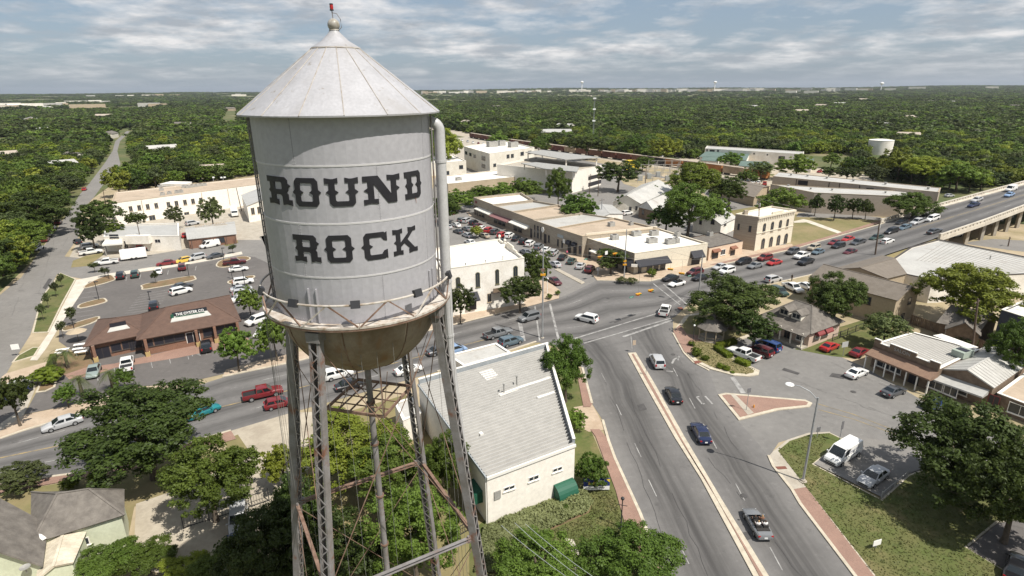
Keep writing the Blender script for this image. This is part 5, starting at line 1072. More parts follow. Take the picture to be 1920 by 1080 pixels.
# ---- fences
def fence(name,label,pts,h,m,step=2.2,pale=.28,solid=False,mp=None):
    o=Vector(pts[0]); t=thing(name,label,'fence',o)
    for a,c in zip(pts,pts[1:]):
        d=c-a; L=d.length; d/=L; rz=math.atan2(d.y,d.x); n=max(1,round(L/step))
        for i in range(n+1): q=MB(o); q.box(a+d*(L*i/n)+Vector((0,0,h/2)),(.10,.10,h+.1),rz); q.build('post',mp or m,t)
        for z in (h*.12,h*.9): q=MB(o); q.beam(a+Vector((0,0,z)),c+Vector((0,0,z)),.05,.07); q.build('rail',m,t)
        k=int(L/pale)
        pm=MB(); pm.box((0,0,h/2),(pale*.86 if solid else .035,.025,h)); me=pm.mesh('pale',m)
        for i in range(k): p_=a+d*(pale*(i+.5))+Vector((-d.y,d.x,0))*.045; link('board' if solid else 'pale',me,t,p_-o,(0,0,rz))
fence('iron_fence','black iron fence along the gravel drive beside the tower',[G(345,992),G(440,962),G(505,940)],1.7,M_dark)
fence('wooden_fence','brown board fence behind the seamed roof store',[G(1706,607),G(1765,628),G(1846,660)],1.9,M_wood,2.4,.35,True)
fence('garden_fence','low wire garden fence beside the cafe house',[G(1560,640),G(1588,629),G(1618,617)],1.4,M_dark,2.5,.5)
fence('pipe_fence','short iron fence at the foot of the theatre wall',[G(845,1014),G(885,992)],1.3,M_dark)
fence('lot_guard','pale pipe fence between silver car and shaded lawn',[G(1652,936),G(1700,896)],1.0,M_hvac,3,1.4)
# ---- substation and yellow containers
p=G(1235,338); sb=thing('substation','grey steel electrical substation behind the white roofed houses','substation',(p.x,p.y,0))
for i in range(7):
    for j in range(4):
        a=G(1195+i*14+j*3,343-j*8); q=MB(p); q.beam((a.x,a.y,0),(a.x,a.y,5.5+(i*j)%3),.22); q.build('mast',M_hvac,sb)
        if i<6: c=G(1209+i*14+j*3,343-j*8); q=MB(p); q.beam((a.x,a.y,5.2),(c.x,c.y,5.2),.2); q.build('gantry_beam',M_hvac,sb)
for i in range(5): a=G(1200+i*17,339-(i%3)*4); q=MB(p); q.box((a.x,a.y,1.3),(2.2,1.8,2.4)); q.build('transformer',mat('transformer_grey',(.30,.31,.30),.5),sb)
for k,(x,lab) in enumerate(((1179,'yellow container left of its twin by the boxcars'),(1191,'yellow container right of its twin by the boxcars'))):
    p=G(x,318); t=thing('yellow_container',lab,'container',(p.x,p.y,0),0,'yellow containers by the rails'); q=MB(p); q.box(p+Vector((0,0,2.6)),(4.2,3,5),.1); q.build('container_body',mat('yellow_paint',(.75,.55,.05),.5),t); q=MB(p); q.box(p+Vector((0,0,5.2)),(4.4,3.2,.2),.1); q.build('container_lid',MATS['yellow_paint'],t)
# ---- boxcars
TR_=[G(*q) for q in ((790,246),(870,256),(960,272),(1080,289),(1200,305),(1320,321),(1440,338))]
d=[0]
for i in range(1,len(TR_)): d.append(d[-1]+(TR_[i]-TR_[i-1]).length)
def tpt(s): return Vector([np.interp(s,d,[p[k] for p in TR_]) for k in range(3)])
CCOL=[('maroon',(.13,.045,.035)),('brown',(.17,.08,.05)),('rust orange',(.36,.15,.05)),('black',(.03,.03,.03)),('dull red',(.2,.06,.05)),('tan',(.36,.27,.18))]
seq=[2,5,2,1,2,3,1,0,0,1,1,5,0,1,0,0,1,0,0,0,1,0,1,0]; s=d[-1]; k=0
while s>14 and k<24:
    a,c=tpt(s),tpt(s-13.6); mid=(a+c)/2; rz=math.atan2(a.y-c.y,a.x-c.x); nm,col=CCOL[seq[k]]; L=(a-c).length
    ordn=['first','second','third','fourth','fifth','sixth','seventh','eighth','ninth','tenth','eleventh','twelfth','thirteenth','fourteenth','fifteenth','sixteenth','seventeenth','eighteenth','nineteenth','twentieth','twenty first','twenty second','twenty third','twenty fourth'][k]
    t=thing('boxcar',f'{nm} boxcar, {ordn} from the right end of the long goods train','boxcar',(mid.x,mid.y,0),rz,'goods train boxcars')
    mm=mat('boxcar_'+nm.replace(' ','_'),col,.75,tuple(q*.6 for q in col),.4,6); q=MB(); q.box((0,0,2.75),(L-.7,2.9,3.5)); q.build('car_body',mm,t); q=MB(); q.prism([(-L/2+.3,-1.5),(L/2-.3,-1.5),(L/2-.3,1.5),(-L/2+.3,1.5)],4.505,4.7); q.build('car_roof',mat('boxcar_roof',(.42,.36,.29),.7,(.32,.26,.2),.4,5),t); q=MB(); q.box((0,-1.5,2.6),(3,.1,3.0)); q.build('sliding_door',mat('boxcar_door_'+nm.replace(' ','_'),tuple(v*.7 for v in col),.8),t)
    for x in (-L*.34,L*.34): q=MB(); q.box((x,0,.55),(2.8,2.0,.7)); q.build('bogie',M_dark,t)
    s-=14; k+=1
# ================================================================== VEHICLES
PAINT={'white':(.74,.73,.70),'silver':(.42,.42,.42),'grey':(.17,.175,.18),'dark grey':(.06,.063,.068),'black':(.012,.012,.014),'navy':(.012,.018,.055),'blue':(.02,.05,.16),'light blue':(.22,.32,.48),'red':(.36,.022,.022),'dark red':(.17,.014,.018),'maroon':(.085,.014,.018),'teal':(.012,.17,.19),'tan':(.38,.33,.25),'yellow':(.65,.42,.06),'dark green':(.03,.055,.045),'grey green':(.22,.26,.24),'grey blue':(.09,.13,.16)}
def paint(c):
    m=mat('car_paint_'+c.replace(' ','_'),PAINT[c],.32,spec=.5,coat=.6); return m
M_tyre=mat('tyre_rubber',(.014,.014,.014),.85); M_rim=mat('wheel_rim',(.40,.40,.40),.35,metal=.6); M_cgl=mat('car_glass',(.012,.016,.018),.08,spec=.7)
M_hl=mat('headlamp',(.70,.70,.66),.15); M_tl=mat('tail_lamp',(.34,.015,.015),.25); M_plate=mat('number_plate',(.70,.70,.68),.5); M_bump=mat('black_plastic',(.02,.02,.02),.6); M_int=mat('car_interior',(.03,.027,.025),.8)
# kind: length, half width, body stations (x, half width factor, bottom, shoulder, top), cabin (x base rear, x base front, x roof rear, x roof front, belt z, roof z, roof width factor)
SPEC={'sedan':(4.75,.9,[(-2.37,.82,.38,.62,.70),(-2.28,.92,.28,.80,.92),(-1.5,1,.24,.84,.98),(-.2,1,.22,.84,.95),(1.0,1,.22,.82,.94),(1.7,.97,.24,.74,.84),(2.25,.90,.28,.62,.70),(2.37,.78,.36,.52,.58)],(-1.72,1.12,-1.02,.28,.93,1.44,.74),1.36,.32),
'coupe':(4.55,.88,[(-2.27,.80,.38,.62,.70),(-2.15,.92,.28,.80,.90),(-1.4,1,.24,.84,.95),(-.2,1,.22,.82,.92),(.9,1,.22,.80,.90),(1.6,.96,.24,.70,.80),(2.15,.88,.28,.58,.66),(2.27,.74,.36,.50,.54)],(-1.65,1.0,-.75,.12,.90,1.34,.72),1.32,.32),
'suv':(4.7,.94,[(-2.35,.86,.42,.78,.95),(-2.28,.94,.34,.98,1.08),(-1.3,1,.30,1.0,1.1),(0,1,.28,1.0,1.1),(1.05,1,.28,.98,1.1),(1.7,.97,.30,.92,1.04),(2.25,.92,.34,.78,.90),(2.35,.82,.42,.62,.70)],(-2.25,1.25,-1.95,.45,1.07,1.74,.80),1.40,.37),
'minivan':(4.95,.97,[(-2.47,.86,.40,.78,.95),(-2.4,.95,.32,1.0,1.08),(-1.3,1,.28,1.0,1.1),(0,1,.26,1.0,1.1),(1.3,1,.26,.96,1.08),(2.0,.96,.28,.82,.92),(2.4,.88,.32,.68,.76),(2.47,.78,.4,.56,.62)],(-2.38,1.75,-2.05,.62,1.06,1.76,.80),1.48,.35),
'hatchback':(4.1,.86,[(-2.05,.84,.38,.72,.85),(-1.98,.93,.28,.88,.98),(-1.2,1,.24,.88,1.0),(0,1,.22,.88,.98),(.9,1,.22,.86,.96),(1.5,.96,.24,.74,.84),(1.97,.88,.28,.60,.68),(2.05,.78,.36,.52,.56)],(-1.93,1.1,-1.5,.25,.96,1.50,.77),1.22,.32),
'pickup':(5.7,.98,[(-2.85,.96,.48,.80,.84),(-2.8,.98,.42,.86,.90),(-1.0,1,.38,.92,.96),(-.95,1,.38,1.02,1.12),(.4,1,.38,1.02,1.12),(1.2,1,.38,1.0,1.14),(2.2,.97,.40,.96,1.08),(2.75,.94,.42,.84,.94),(2.85,.86,.48,.66,.72)],(-1.0,1.35,-.88,.62,1.10,1.82,.80),1.72,.40),
'van':(5.7,1.0,[(-2.85,.92,.42,1.0,1.1),(-2.8,.97,.34,1.1,1.16),(-1.3,1,.30,1.1,1.16),(0,1,.28,1.1,1.16),(1.5,1,.28,1.08,1.16),(2.15,.97,.30,1.0,1.1),(2.72,.92,.34,.86,.94),(2.85,.86,.42,.66,.74)],(-2.76,1.95,-2.62,1.05,1.14,2.12,.84),1.80,.37)}
SPEC['convertible']=SPEC['coupe']
def loft(b,st,hw):
    vs=[]
    for x,w,zb_,zs,zt in st:
        w*=hw; zm=(zb_*.45+zs*.55); vs+= [(x,-w*.90,zb_),(x,-w,zm),(x,-w*.965,zs),(x,-w*.80,zt),(x,0,zt+.025),(x,w*.80,zt),(x,w*.965,zs),(x,w,zm),(x,w*.90,zb_)]
    n=len(st); k=9; fs=[[i*k+j,i*k+(j+1)%k,(i+1)*k+(j+1)%k,(i+1)*k+j] for i in range(n-1) for j in range(k)]
    fs=[f[::-1] for f in fs]+[list(range(k)),list(range((n-1)*k,n*k))[::-1]]; b.add(vs,[f[::-1] for f in fs])
_cars={}
def car_proto(kind,color,lod):
    key=(kind,color,lod)
    if key in _cars: return copy_tree(_cars[key])
    L,hw,st,cab,wb,wr=SPEC[kind]; body=paint(color)
    nm={'suv':'suv','van':'van'}.get(kind,kind); root=thing(nm,'x','car')
    xr,xf,rr,rf,zb_,zt,tw=cab; open_=kind=='convertible'
    b=MB(); loft(b,st,hw)
    bw=hw*.93; rwid=hw*tw
    C=[Vector(p) for p in ((xr,-bw,zb_),(xf,-bw,zb_),(xf,bw,zb_),(xr,bw,zb_),(rr,-rwid,zt-.03),(rf,-rwid,zt-.05),(rf,rwid,zt-.05),(rr,rwid,zt-.03))]
    if not open_:
        T=[Vector((rr+.12,-rwid*.8,zt)),Vector((rf-.15,-rwid*.8,zt)),Vector((rf-.15,rwid*.8,zt)),Vector((rr+.12,rwid*.8,zt))]
        b.add(C+T,[[8,9,10,11],[4,5,9,8],[5,6,10,9],[6,7,11,10],[7,4,8,11],[0,1,5,4],[1,2,6,5],[2,3,7,6],[3,0,4,7]])
    if kind=='pickup':
        for s in (-1,1): b.box((-1.92,s*(hw*.93),1.0),(1.84,.10,.30))
        b.box((-2.80,0,1.0),(.08,hw*1.76,.30))
    b.build('body',body,root,smooth=32)
    def panel(name,a,c,d,e,i0=.07,i1=.12,off=.013,parent=root,m=M_cgl):
        n=(c-a).cross(e-a).normalized(); cen=(a+c+d+e)/4
        if n.dot(cen-Vector((cen.x*.6,0,zb_)))<0: n=-n
        q=lambda u,v:(a.lerp(c,u)).lerp(e.lerp(d,u),v)+n*off
        g=MB(); g.quad(q(i0,i1),q(1-i0,i1),q(1-i0,1-i1),q(i0,1-i1)); return g.build(name,m,parent)
    if not open_:
        panel('windscreen',C[1],C[2],C[6],C[5],.05,.05)
        if kind!='van': panel('rear_window',C[3],C[0],C[4],C[7],.08,.12)
        f0=.07 if kind!='van' else .0
        for a,c,d,e in ((C[0],C[1],C[5],C[4]),(C[3],C[2],C[6],C[7])):
            if kind=='van':
                t0,t1=.70,.97; panel('side_window',a.lerp(c,t0),a.lerp(c,t1),e.lerp(d,t1*.98),e.lerp(d,t0),.06,.14)
            elif lod==0:
                for t0,t1 in ((.03,.46),(.50,.97)): panel('side_window',a.lerp(c,t0),a.lerp(c,t1),e.lerp(d,t1),e.lerp(d,t0),.05,.13)
            else: panel('side_window',a,c,d,e,.06,.13)
    else:
        g=MB(); g.box((-.35,0,.93),(2.0,bw*1.7,.06)); g.build('cockpit',M_int,root)
        panel('windscreen',Vector((.85,-bw*.9,.9)),Vector((.85,bw*.9,.9)),Vector((.35,bw*.75,1.28)),Vector((.35,-bw*.75,1.28)),0,0)
        for x in (-.15,-.95):
            for y in (-.36,.36): g=MB(); g.box((x-.25,y,1.06),(.16,.5,.42)); g.box((x,y,.985),(.5,.5,.06)); g.build('seat',M_int,root)
        g=MB(); g.box((-1.42,0,.97),(.5,bw*1.6,.10)); g.build('folded_roof',M_int,root)
    w0=hw-.10
    if lod==0:
        tm=MB(); pr=[(wr*.6,-.11),(wr*.97,-.11),(wr,-.07),(wr,.07),(wr*.97,.11),(wr*.6,.11)]
        tm.lathe((0,0,0),pr,18); tme=tm.mesh('tyre',M_tyre,50); rm=MB(); rm.lathe((0,0,0),[(0,.085),(wr*.2,.10),(wr*.55,.09),(wr*.63,.10)],12); rm.lathe((0,0,0),[(wr*.63,-.10),(wr*.55,-.09),(0,-.085)],12); rme=rm.mesh('rim',M_rim)
        for x in (-wb,wb):
            for s in (-1,1): t=link('wheel',tme,root,(x,s*w0,wr),(math.pi/2,0,0)); link('rim',rme,t)
    else:
        tm=MB(); tm.lathe((0,0,0),[(0,-.11),(wr,-.11),(wr,.11),(0,.11)],10); tme=tm.mesh('tyre',M_tyre)
        for x in (-wb,wb):
            for s in (-1,1): link('wheel',tme,root,(x,s*w0,wr),(math.pi/2,0,0))
    xF=st[-2][0]; xB=st[1][0]; wF=st[-2][1]*hw; wB=st[1][1]*hw; zF=st[-2][3]-.02; zB=st[1][3]-.06; P=M_hl
    for s in (-1,1):
        g=MB(); g.box((xF-.03,s*wF*.76,zF),(.14,.27,.10)); g.build('headlight',M_hl,root)
        g=MB(); g.box((xB-.03,s*wB*.80,zB),(.14,.24,.16 if kind in('sedan','coupe','convertible') else .34)); g.build('taillight',M_tl,root)
    if lod==0:
        g=MB(); g.box((st[0][0]-.015,0,st[0][2]+.2),(.03,.34,.17)); g.build('number_plate',M_plate,root)
        g=MB(); g.box((st[-1][0]-.03,0,st[-1][2]+.12),(.10,hw*1.2,.14)); g.build('grille',M_bump,root)
        for s in (-1,1): g=MB(); g.box((xf-.25,s*(hw+.08),zb_+.06),(.14,.2,.13)); g.build('wing_mirror',body,root)
    if kind=='pickup': g=MB(); g.quad(*[Vector(p) for p in ((-2.76,-hw*.88,.965),(-1.02,-hw*.88,.985),(-1.02,hw*.88,.985),(-2.76,hw*.88,.965))]); g.build('bed_liner',M_bump,root)
    _cars[key]=root; return root
def avdir(x):
    best=min(range(len(UP)-1),key=lambda i:abs((UP[i][0]+UP[i+1][0])/2-x)); d=AV_A[best+1]-AV_A[best]
    if 985<x<1260: d=G(1250,545)-G(960,624)
    return math.atan2(d.y,d.x)
UPD=heading((1314,899),(1227,720))
def place(kind,color,x,y,head,label,group=None,cat=None,near=None):
    z0=zb(x)+.03 if (x>1560 and y<.0*x+500 and group and 'avenue' in group) else 0
    p=G(x,y,z0+.75); dist=p.length
    lod=0 if (near if near is not None else dist<105) else 1
    o=car_proto(kind,color,lod)
    if head=='E': h=avdir(x)
    elif head=='W': h=avdir(x)+math.pi
    elif head=='U': h=UPD
    else: h=heading(head[0],head[1])
    z=z0+(.035 if z0==0 else .03)
    o.location=(p.x,p.y,z); o.rotation_euler=(0,0,h)
    if z0 and kind: o.rotation_euler=(0,-math.atan2(zb(x+8)-zb(x-8),(G(x+8,y,z0)-G(x-8,y,z0)).length)*(1 if head=='E' else -1),h)
    words={'suv':'SUV','sedan':'sedan','coupe':'coupe','pickup':'pickup','van':'van','minivan':'minivan','hatchback':'hatchback','convertible':'convertible'}
    o['label']=f'{color} {words[kind]} {label}'; o['category']=cat or {'pickup':'pickup','van':'van'}.get(kind,'car')
    if group: o['group']=group
    elif 'group' in o: del o['group']
    return o
g='cars driving up main street'
place('suv','silver',1232,676,'U','waiting nearest the junction beside the turn arrow',g); place('sedan','black',1263,738,'U','behind the silver SUV on the street beside the median',g); place('sedan','navy',1314,809,'U','third in line beside the brick median',g)
conv=place('convertible','grey',1420,978,'U','with its roof down carrying people, lowest on the street',g)
g='traffic on the avenue'
for k,c,x,y,h,l in [('pickup','white',1247,581,((1243,592),(1253,570)),'turning in the middle of the junction'),('suv','white',1100,596,((1122,602),(1080,592)),'crossing the junction alone'),('suv','grey',992,594,'W','just left of the signal pole'),('pickup','grey',934,624,'E','with an empty bed left of the stop line'),('suv','grey blue',958,639,'E','beside the theatre annex roof'),('minivan','light blue',850,656,'E','behind the right tower legs'),('sedan','dark grey',824,655,'E','behind the overflow pipe'),('suv','white',634,700,'E','seen between the left tower legs'),('sedan','black',657,719,'E','under the tank bowl beside a white SUV'),('sedan','white',766,691,'E','under the tank bowl right of the grid platform'),('pickup','dark red',493,736,'E','left of the tower legs'),('hatchback','dark red',523,754,'E','just below the red pickup left of the tower'),('sedan','teal',380,769,'E','half behind the dark oak crown'),('sedan','silver',116,791,'W','alone at the far left of the avenue'),
 ('sedan','black',1257,520,'W','first in the kerb lane of the queue'),('convertible','white',1269,530,'W','first in the inner lane of the queue'),('suv','maroon',1303,510,'W','second in the kerb lane behind the black sedan'),('sedan','black',1313,519,'W','behind the white convertible'),('sedan','silver',1350,499,'W','in front of the peach shop in the queue'),('suv','white',1363,507,'W','beside the silver sedan in the queue'),('suv','black',1394,490,'W','just left of two red cars in the queue'),('sedan','grey',1416,497,'W','in the inner lane below the black SUV'),('suv','dark red',1434,483,'W','in front of the stone building'),('sedan','red',1452,491,'W','beside the dark red SUV in the queue'),('suv','dark grey',1486,471,'W','at the right corner of the stone building'),('pickup','white',1503,479,'W','in the queue above a black pickup'),('pickup','black',1511,490,'W','in the turn lane below the white pickup'),('suv','tan',1526,464,'W','at the kerb beside the grass field'),('sedan','grey blue',1534,471,'W','below the tan SUV in the queue'),('sedan','dark red',1565,454,'W','at the kerb left of a bright red car'),('sedan','red',1590,447,'W','at the kerb right of a darker red car'),('suv','black',1572,461,'W','between the tan SUV and two red cars'),('sedan','maroon',1594,471,'W','alone in the turn lane below the queue'),('pickup','dark grey',1609,454,'W','beside the two red cars'),('suv','silver',1450,523,'E','leaving along the lower side alone'),
 ('sedan','dark green',1644,444,'W','directly behind the leaning utility pole'),('suv','black',1672,433,'W','just right of the leaning utility pole'),('hatchback','white',1665,451,'E','below the black SUV by the utility pole'),('sedan','grey blue',1697,425,'W','on the foot of the bridge, inner lane'),('sedan','black',1692,415,'W','on the foot of the bridge at the parapet'),('pickup','silver',1722,415,'W','on the foot of the bridge left of a white SUV'),('sedan','black',1736,405,'W','last of the queue against the parapet'),('suv','white',1749,409,'W','last of the queue on the bridge'),('sedan','dark grey',1753,432,'E','going up beside the near parapet'),('sedan','navy',1826,383,'W','coming down the bridge in the inner lane'),('sedan','silver',1832,373,'W','coming down the bridge beside a navy sedan'),('van','white',1896,354,'W','coming down at the right edge of the bridge'),('sedan','light blue',1893,364,'W','coming down beside the white van')]:
    place(k,c,x,y,h,l+(' on the bridge' if 0 else ''),g)
g='cars parked in the right hand lots'; ul=((1420,674),(1372,655)); ur=((1545,655),(1578,640))
for k,c,x,y,h,l in [('pickup','white',1394,663,ul,'parked by the hedge below the gazebo'),('suv','maroon',1424,657,ul,'parked between the white pickup and blue minivan'),('minivan','blue',1438,647,ul,'parked beside the cafe house path'),('coupe','red',1556,648,ur,'parked on the lawn edge by a small board'),('coupe','dark red',1612,658,ur,'parked in shade beside the seamed roof store'),('coupe','white',1607,697,((1588,706),(1625,690)),'parked in front of the seamed roof store'),('coupe','dark grey',1676,731,((1658,736),(1695,722)),'parked in front of the brown shingle awning'),('sedan','blue',1757,755,((1740,760),(1775,748)),'half hidden above the big shade tree'),('sedan','silver',1638,891,((1655,880),(1618,906)),'parked below the white van'),('sedan','black',1908,1062,((1900,1090),(1915,1040)),'cut off at the bottom right corner'),('pickup','white',1487,539,((1472,532),(1505,547)),'parked behind the cafe house'),('suv','dark green',1461,546,((1448,540),(1475,552)),'parked left of the white pickup behind the cafe house'),('sedan','white',1513,536,((1500,532),(1525,541)),'parked beside the tan two storey house')]:
    place(k,c,x,y,h,l,g)
van=place('van','white',1581,850,((1605,838),(1555,868)),'with faded lettering parked beside the lamp post',g)
g='cars parked in the left hand lots'
dn=((180,680),(170,706)); fw=((246,530),(250,508)); st=((448,505),(440,512)); 
for k,c,x,y,h,l in [('sedan','grey green',175,694,dn,'parked nose out below the restaurant wing'),('pickup','white',238,681,((237,697),(240,665)),'parked against the restaurant walk'),('suv','black',386,648,((387,660),(384,636)),'parked by the restaurant doors'),('suv','white',481,600,((497,594),(462,606)),'parked at the east end of the restaurant'),('sedan','white',492,620,((500,612),(478,630)),'half hidden by a round tree east of the restaurant'),
 ('suv','black',226,516,fw,'leftmost in the row facing the white walk'),('suv','dark green',253,513,fw,'second in the row facing the white walk'),('sedan','white',297,507,fw,'behind a little tree in the row facing the walk'),('suv','maroon',341,500,fw,'rightmost in the row facing the white walk'),('sedan','dark red',311,492,'W','parked on the cross street left of the yellow car'),('hatchback','yellow',343,487,'W','parked on the cross street'),('suv','silver',368,482,'W','parked right of the yellow car'),('sedan','dark grey',403,479,'W','parked furthest right along the cross street'),('pickup','maroon',440,491,'E','at the top corner of the parking lot'),
 ('sedan','white',447,503,'E','first below the maroon pickup'),('suv','white',456,527,'E','below the small island in the right column'),('sedan','silver',452,540,'E','second below the small island'),('suv','silver',457,549,'E','third below the small island'),('sedan','white',455,559,'E','lowest in the right column of the lot'),('sedan','dark grey',341,535,'E','upper of a pair behind the restaurant'),('suv','white',339,545,'E','lower of a pair behind the restaurant'),('suv','black',288,572,((288,580),(288,560)),'squeezed between the two restaurant roofs'),
 ('pickup','white',199,491,'W','in front of the white trailer'),('pickup','red',263,466,'E','parked behind the white trailer'),('van','white',393,459,'W','parked before the roadside shop'),('suv','white',168,461,'E','upper of two beside the garage canopy'),('pickup','white',170,472,'E','lower of two beside the garage canopy'),('sedan','black',145,452,((150,455),(140,449)),'parked alone at the street edge by the shrubs'),('suv','silver',361,418,'E','parked before the long hall'),('sedan','red',346,440,((346,446),(346,434)),'parked between the garage and roadside shop'),('sedan','silver',186,424,'E','parked under the shrubs left of the garage'),
 ('suv','maroon',109,416,((100,425),(118,405)),'parked furthest up under the street trees'),('suv','dark green',98,428,((92,436),(106,420)),'parked behind a white SUV under the street trees'),('suv','white',91,438,((85,446),(98,430)),'parked on the street verge'),('sedan','maroon',85,448,((78,456),(92,440)),'parked below the white SUV on the street verge'),('sedan','white',70,464,((62,468),(80,460)),'parked in the drive of the left street'),('suv','grey',64,458,((58,462),(74,454)),'parked in the shade behind a white sedan'),('sedan','red',158,354,((150,362),(168,345)),'parked far up the left street'),('sedan','white',34,722,((26,726),(46,717)),'parked under the tree at the left edge'),('sedan','navy',26,736,((18,740),(38,731)),'parked beside a white sedan at the left edge'),
 ('suv','silver',447,973,((447,955),(445,990)),'parked by the iron fence under the trees'),('sedan','blue',447,1014,((447,1030),(447,1000)),'under the trees below the iron fence')]:
    place(k,c,x,y,h,l,g,near=None if y>560 else False)
g='cars parked along the downtown street'; a1=((1050,488),(1066,474)); a2=((1052,500),(1030,490)); a3=((905,445),(880,436))
for k,c,x,y,h,l in [('sedan','silver',839,424,a3,'furthest left by the overflow pipe'),('sedan','white',855,421,a3,'second from the overflow pipe'),('sedan','dark grey',859,433,a3,'below two pale cars near the overflow pipe'),('suv','grey',866,412,a1,'at the far end by the hedge'),('minivan','silver',875,413,a1,'at the far end by the stop sign'),('suv','black',888,417,a1,'before the first limestone shop'),('sedan','maroon',896,422,a1,'before the cream porch'),('sedan','grey',875,428,a3,'left of the small bright tree'),('sedan','silver',876,440,a3,'below the small bright tree'),('sedan','tan',908,441,a3,'right of the small bright tree'),('hatchback','white',904,427,a1,'behind the small bright tree'),('suv','red',916,431,a1,'before the plum awning'),('suv','dark grey',928,434,a1,'right of the red SUV before the plum awning'),('suv','red',941,440,a1,'just left of a white SUV'),('suv','white',955,441,a1,'before the cream awning'),('sedan','black',968,446,a1,'right of a white SUV before the cream awning'),('suv','black',936,452,a3,'behind the bank parapet'),('sedan','grey blue',934,460,a3,'lowest behind the bank parapet'),('sedan','white',881,453,a3,'alone above the bank roof'),('suv','black',982,452,a1,'before the tall windows'),('suv','white',994,456,a1,'before the round sign'),('suv','grey',1010,462,a1,'right of the white SUV at the round sign'),('sedan','white',1024,467,a1,'behind the signal pole'),('suv','silver',1038,473,a1,'right of the signal pole'),('sedan','grey',985,471,a2,'above the corner tree, left one'),('sedan','silver',997,474,a2,'above the corner tree, right one'),('sedan','black',1055,481,a1,'before the arched doors'),('sedan','dark green',1072,488,a1,'two from the corner'),('sedan','silver',1089,497,a1,'next to the last before the corner'),('suv','maroon',1106,504,a1,'last before the corner cafe'),('sedan','silver',1040,494,a2,'alone beside the concrete divider'),('sedan','maroon',1040,526,((1030,520),(1052,532)),'coming out beside the corner lamp')]:
    place(k,c,x,y,h,l,g,near=False)
g='cars parked by the railway'
for i,(x,y,c,k) in enumerate([(858,262,'white','suv'),(867,263,'white','sedan'),(877,265,'silver','suv'),(887,267,'white','suv'),(897,268,'dark red','sedan'),(906,269,'white','sedan')]): place(k,c,x,y,((860,262),(866,268)),'in the row above the office roof, '+['far left','second','third','fourth','fifth','sixth'][i],g,near=False)
for i,(x,y,c,k) in enumerate([(1393,338,'dark green','sedan'),(1402,339,'dark grey','sedan'),(1412,341,'white','sedan'),(1422,342,'white','suv'),(1434,344,'red','suv')]): place(k,c,x,y,((1400,340),(1404,334)),'in the row between boxcars and brown roof house, '+['far left','second','third','fourth','far right'][i],g,near=False)
for x,y,c,k,l in [(1176,399,'white','suv','parked behind the shops by a red gate'),(1596,312,'white','van','parked beyond the front warehouse'),(1538,321,'red','sedan','parked right of the green roofed depot'),(1780,366,'silver','sedan','parked beyond the warehouses'),(1240,293,'white','sedan','parked beyond the boxcars by pale trees'),(1790,440,'white','pickup','parked under the overpass')]: place(k,c,x,y,'E',l,None,near=False)
# trailer and box truck
p=G(251,480,.9); t=thing('cargo_trailer','long white cargo trailer parked before the garage','trailer',(p.x,p.y,.03),avdir(251)); q=MB(); q.box((0,0,1.7),(6.2,2.4,2.3)); q.build('trailer_box',M_wp,t); 
for x in (-.6,.5):
    for s in (-1,1): q=MB(); q.tube([(x,s*1.15,.38),(x,s*1.28,.38)],.38,12); q.build('wheel',M_tyre,t)
q=MB(); q.beam((3.0,0,.5),(4.4,0,.5),.12); q.build('drawbar',M_dark,t)
p=G(439,398,1.4); t=thing('box_truck','white box truck standing in the alley beside the tank','truck',(p.x,p.y,.03),heading((437,392),(442,405))); q=MB(); q.box((-1,0,2.0),(5,2.4,2.6)); q.build('cargo_box',M_wp,t); q=MB(); q.prism([(1.6,-1.1),(3.2,-1.1),(3.2,1.1),(1.6,1.1)],.6,[2.5,1.6,1.6,2.5],True); q.build('cab',paint('white'),t); q=MB(); q.quad((2.1,-1,2.25),(3.1,-1,1.72),(3.1,1,1.72),(2.1,1,2.25)); q.build('windscreen',M_cgl,t)
for x in (-2.4,2.5):
    for s in (-1,1): q=MB(); q.tube([(x,s*.95,.48),(x,s*1.2,.48)],.48,12); q.build('wheel',M_tyre,t)
# faded lettering and swirl on the van side
vl=mat('van_lettering',(.30,.30,.36),.6)
for k,(tx,sz,x,z) in enumerate((('Carpet Care',.42,-.6,1.55),('255 0123',.34,-.7,1.02))):
    o=text_obj('van_lettering',tx,sz,(0,0,0),0,0,vl,None,.004); o.parent=van; o.location=(x,.905 if k==0 else 1.006,z); o.rotation_euler=(R(90 if k else 84.5),0,math.pi)
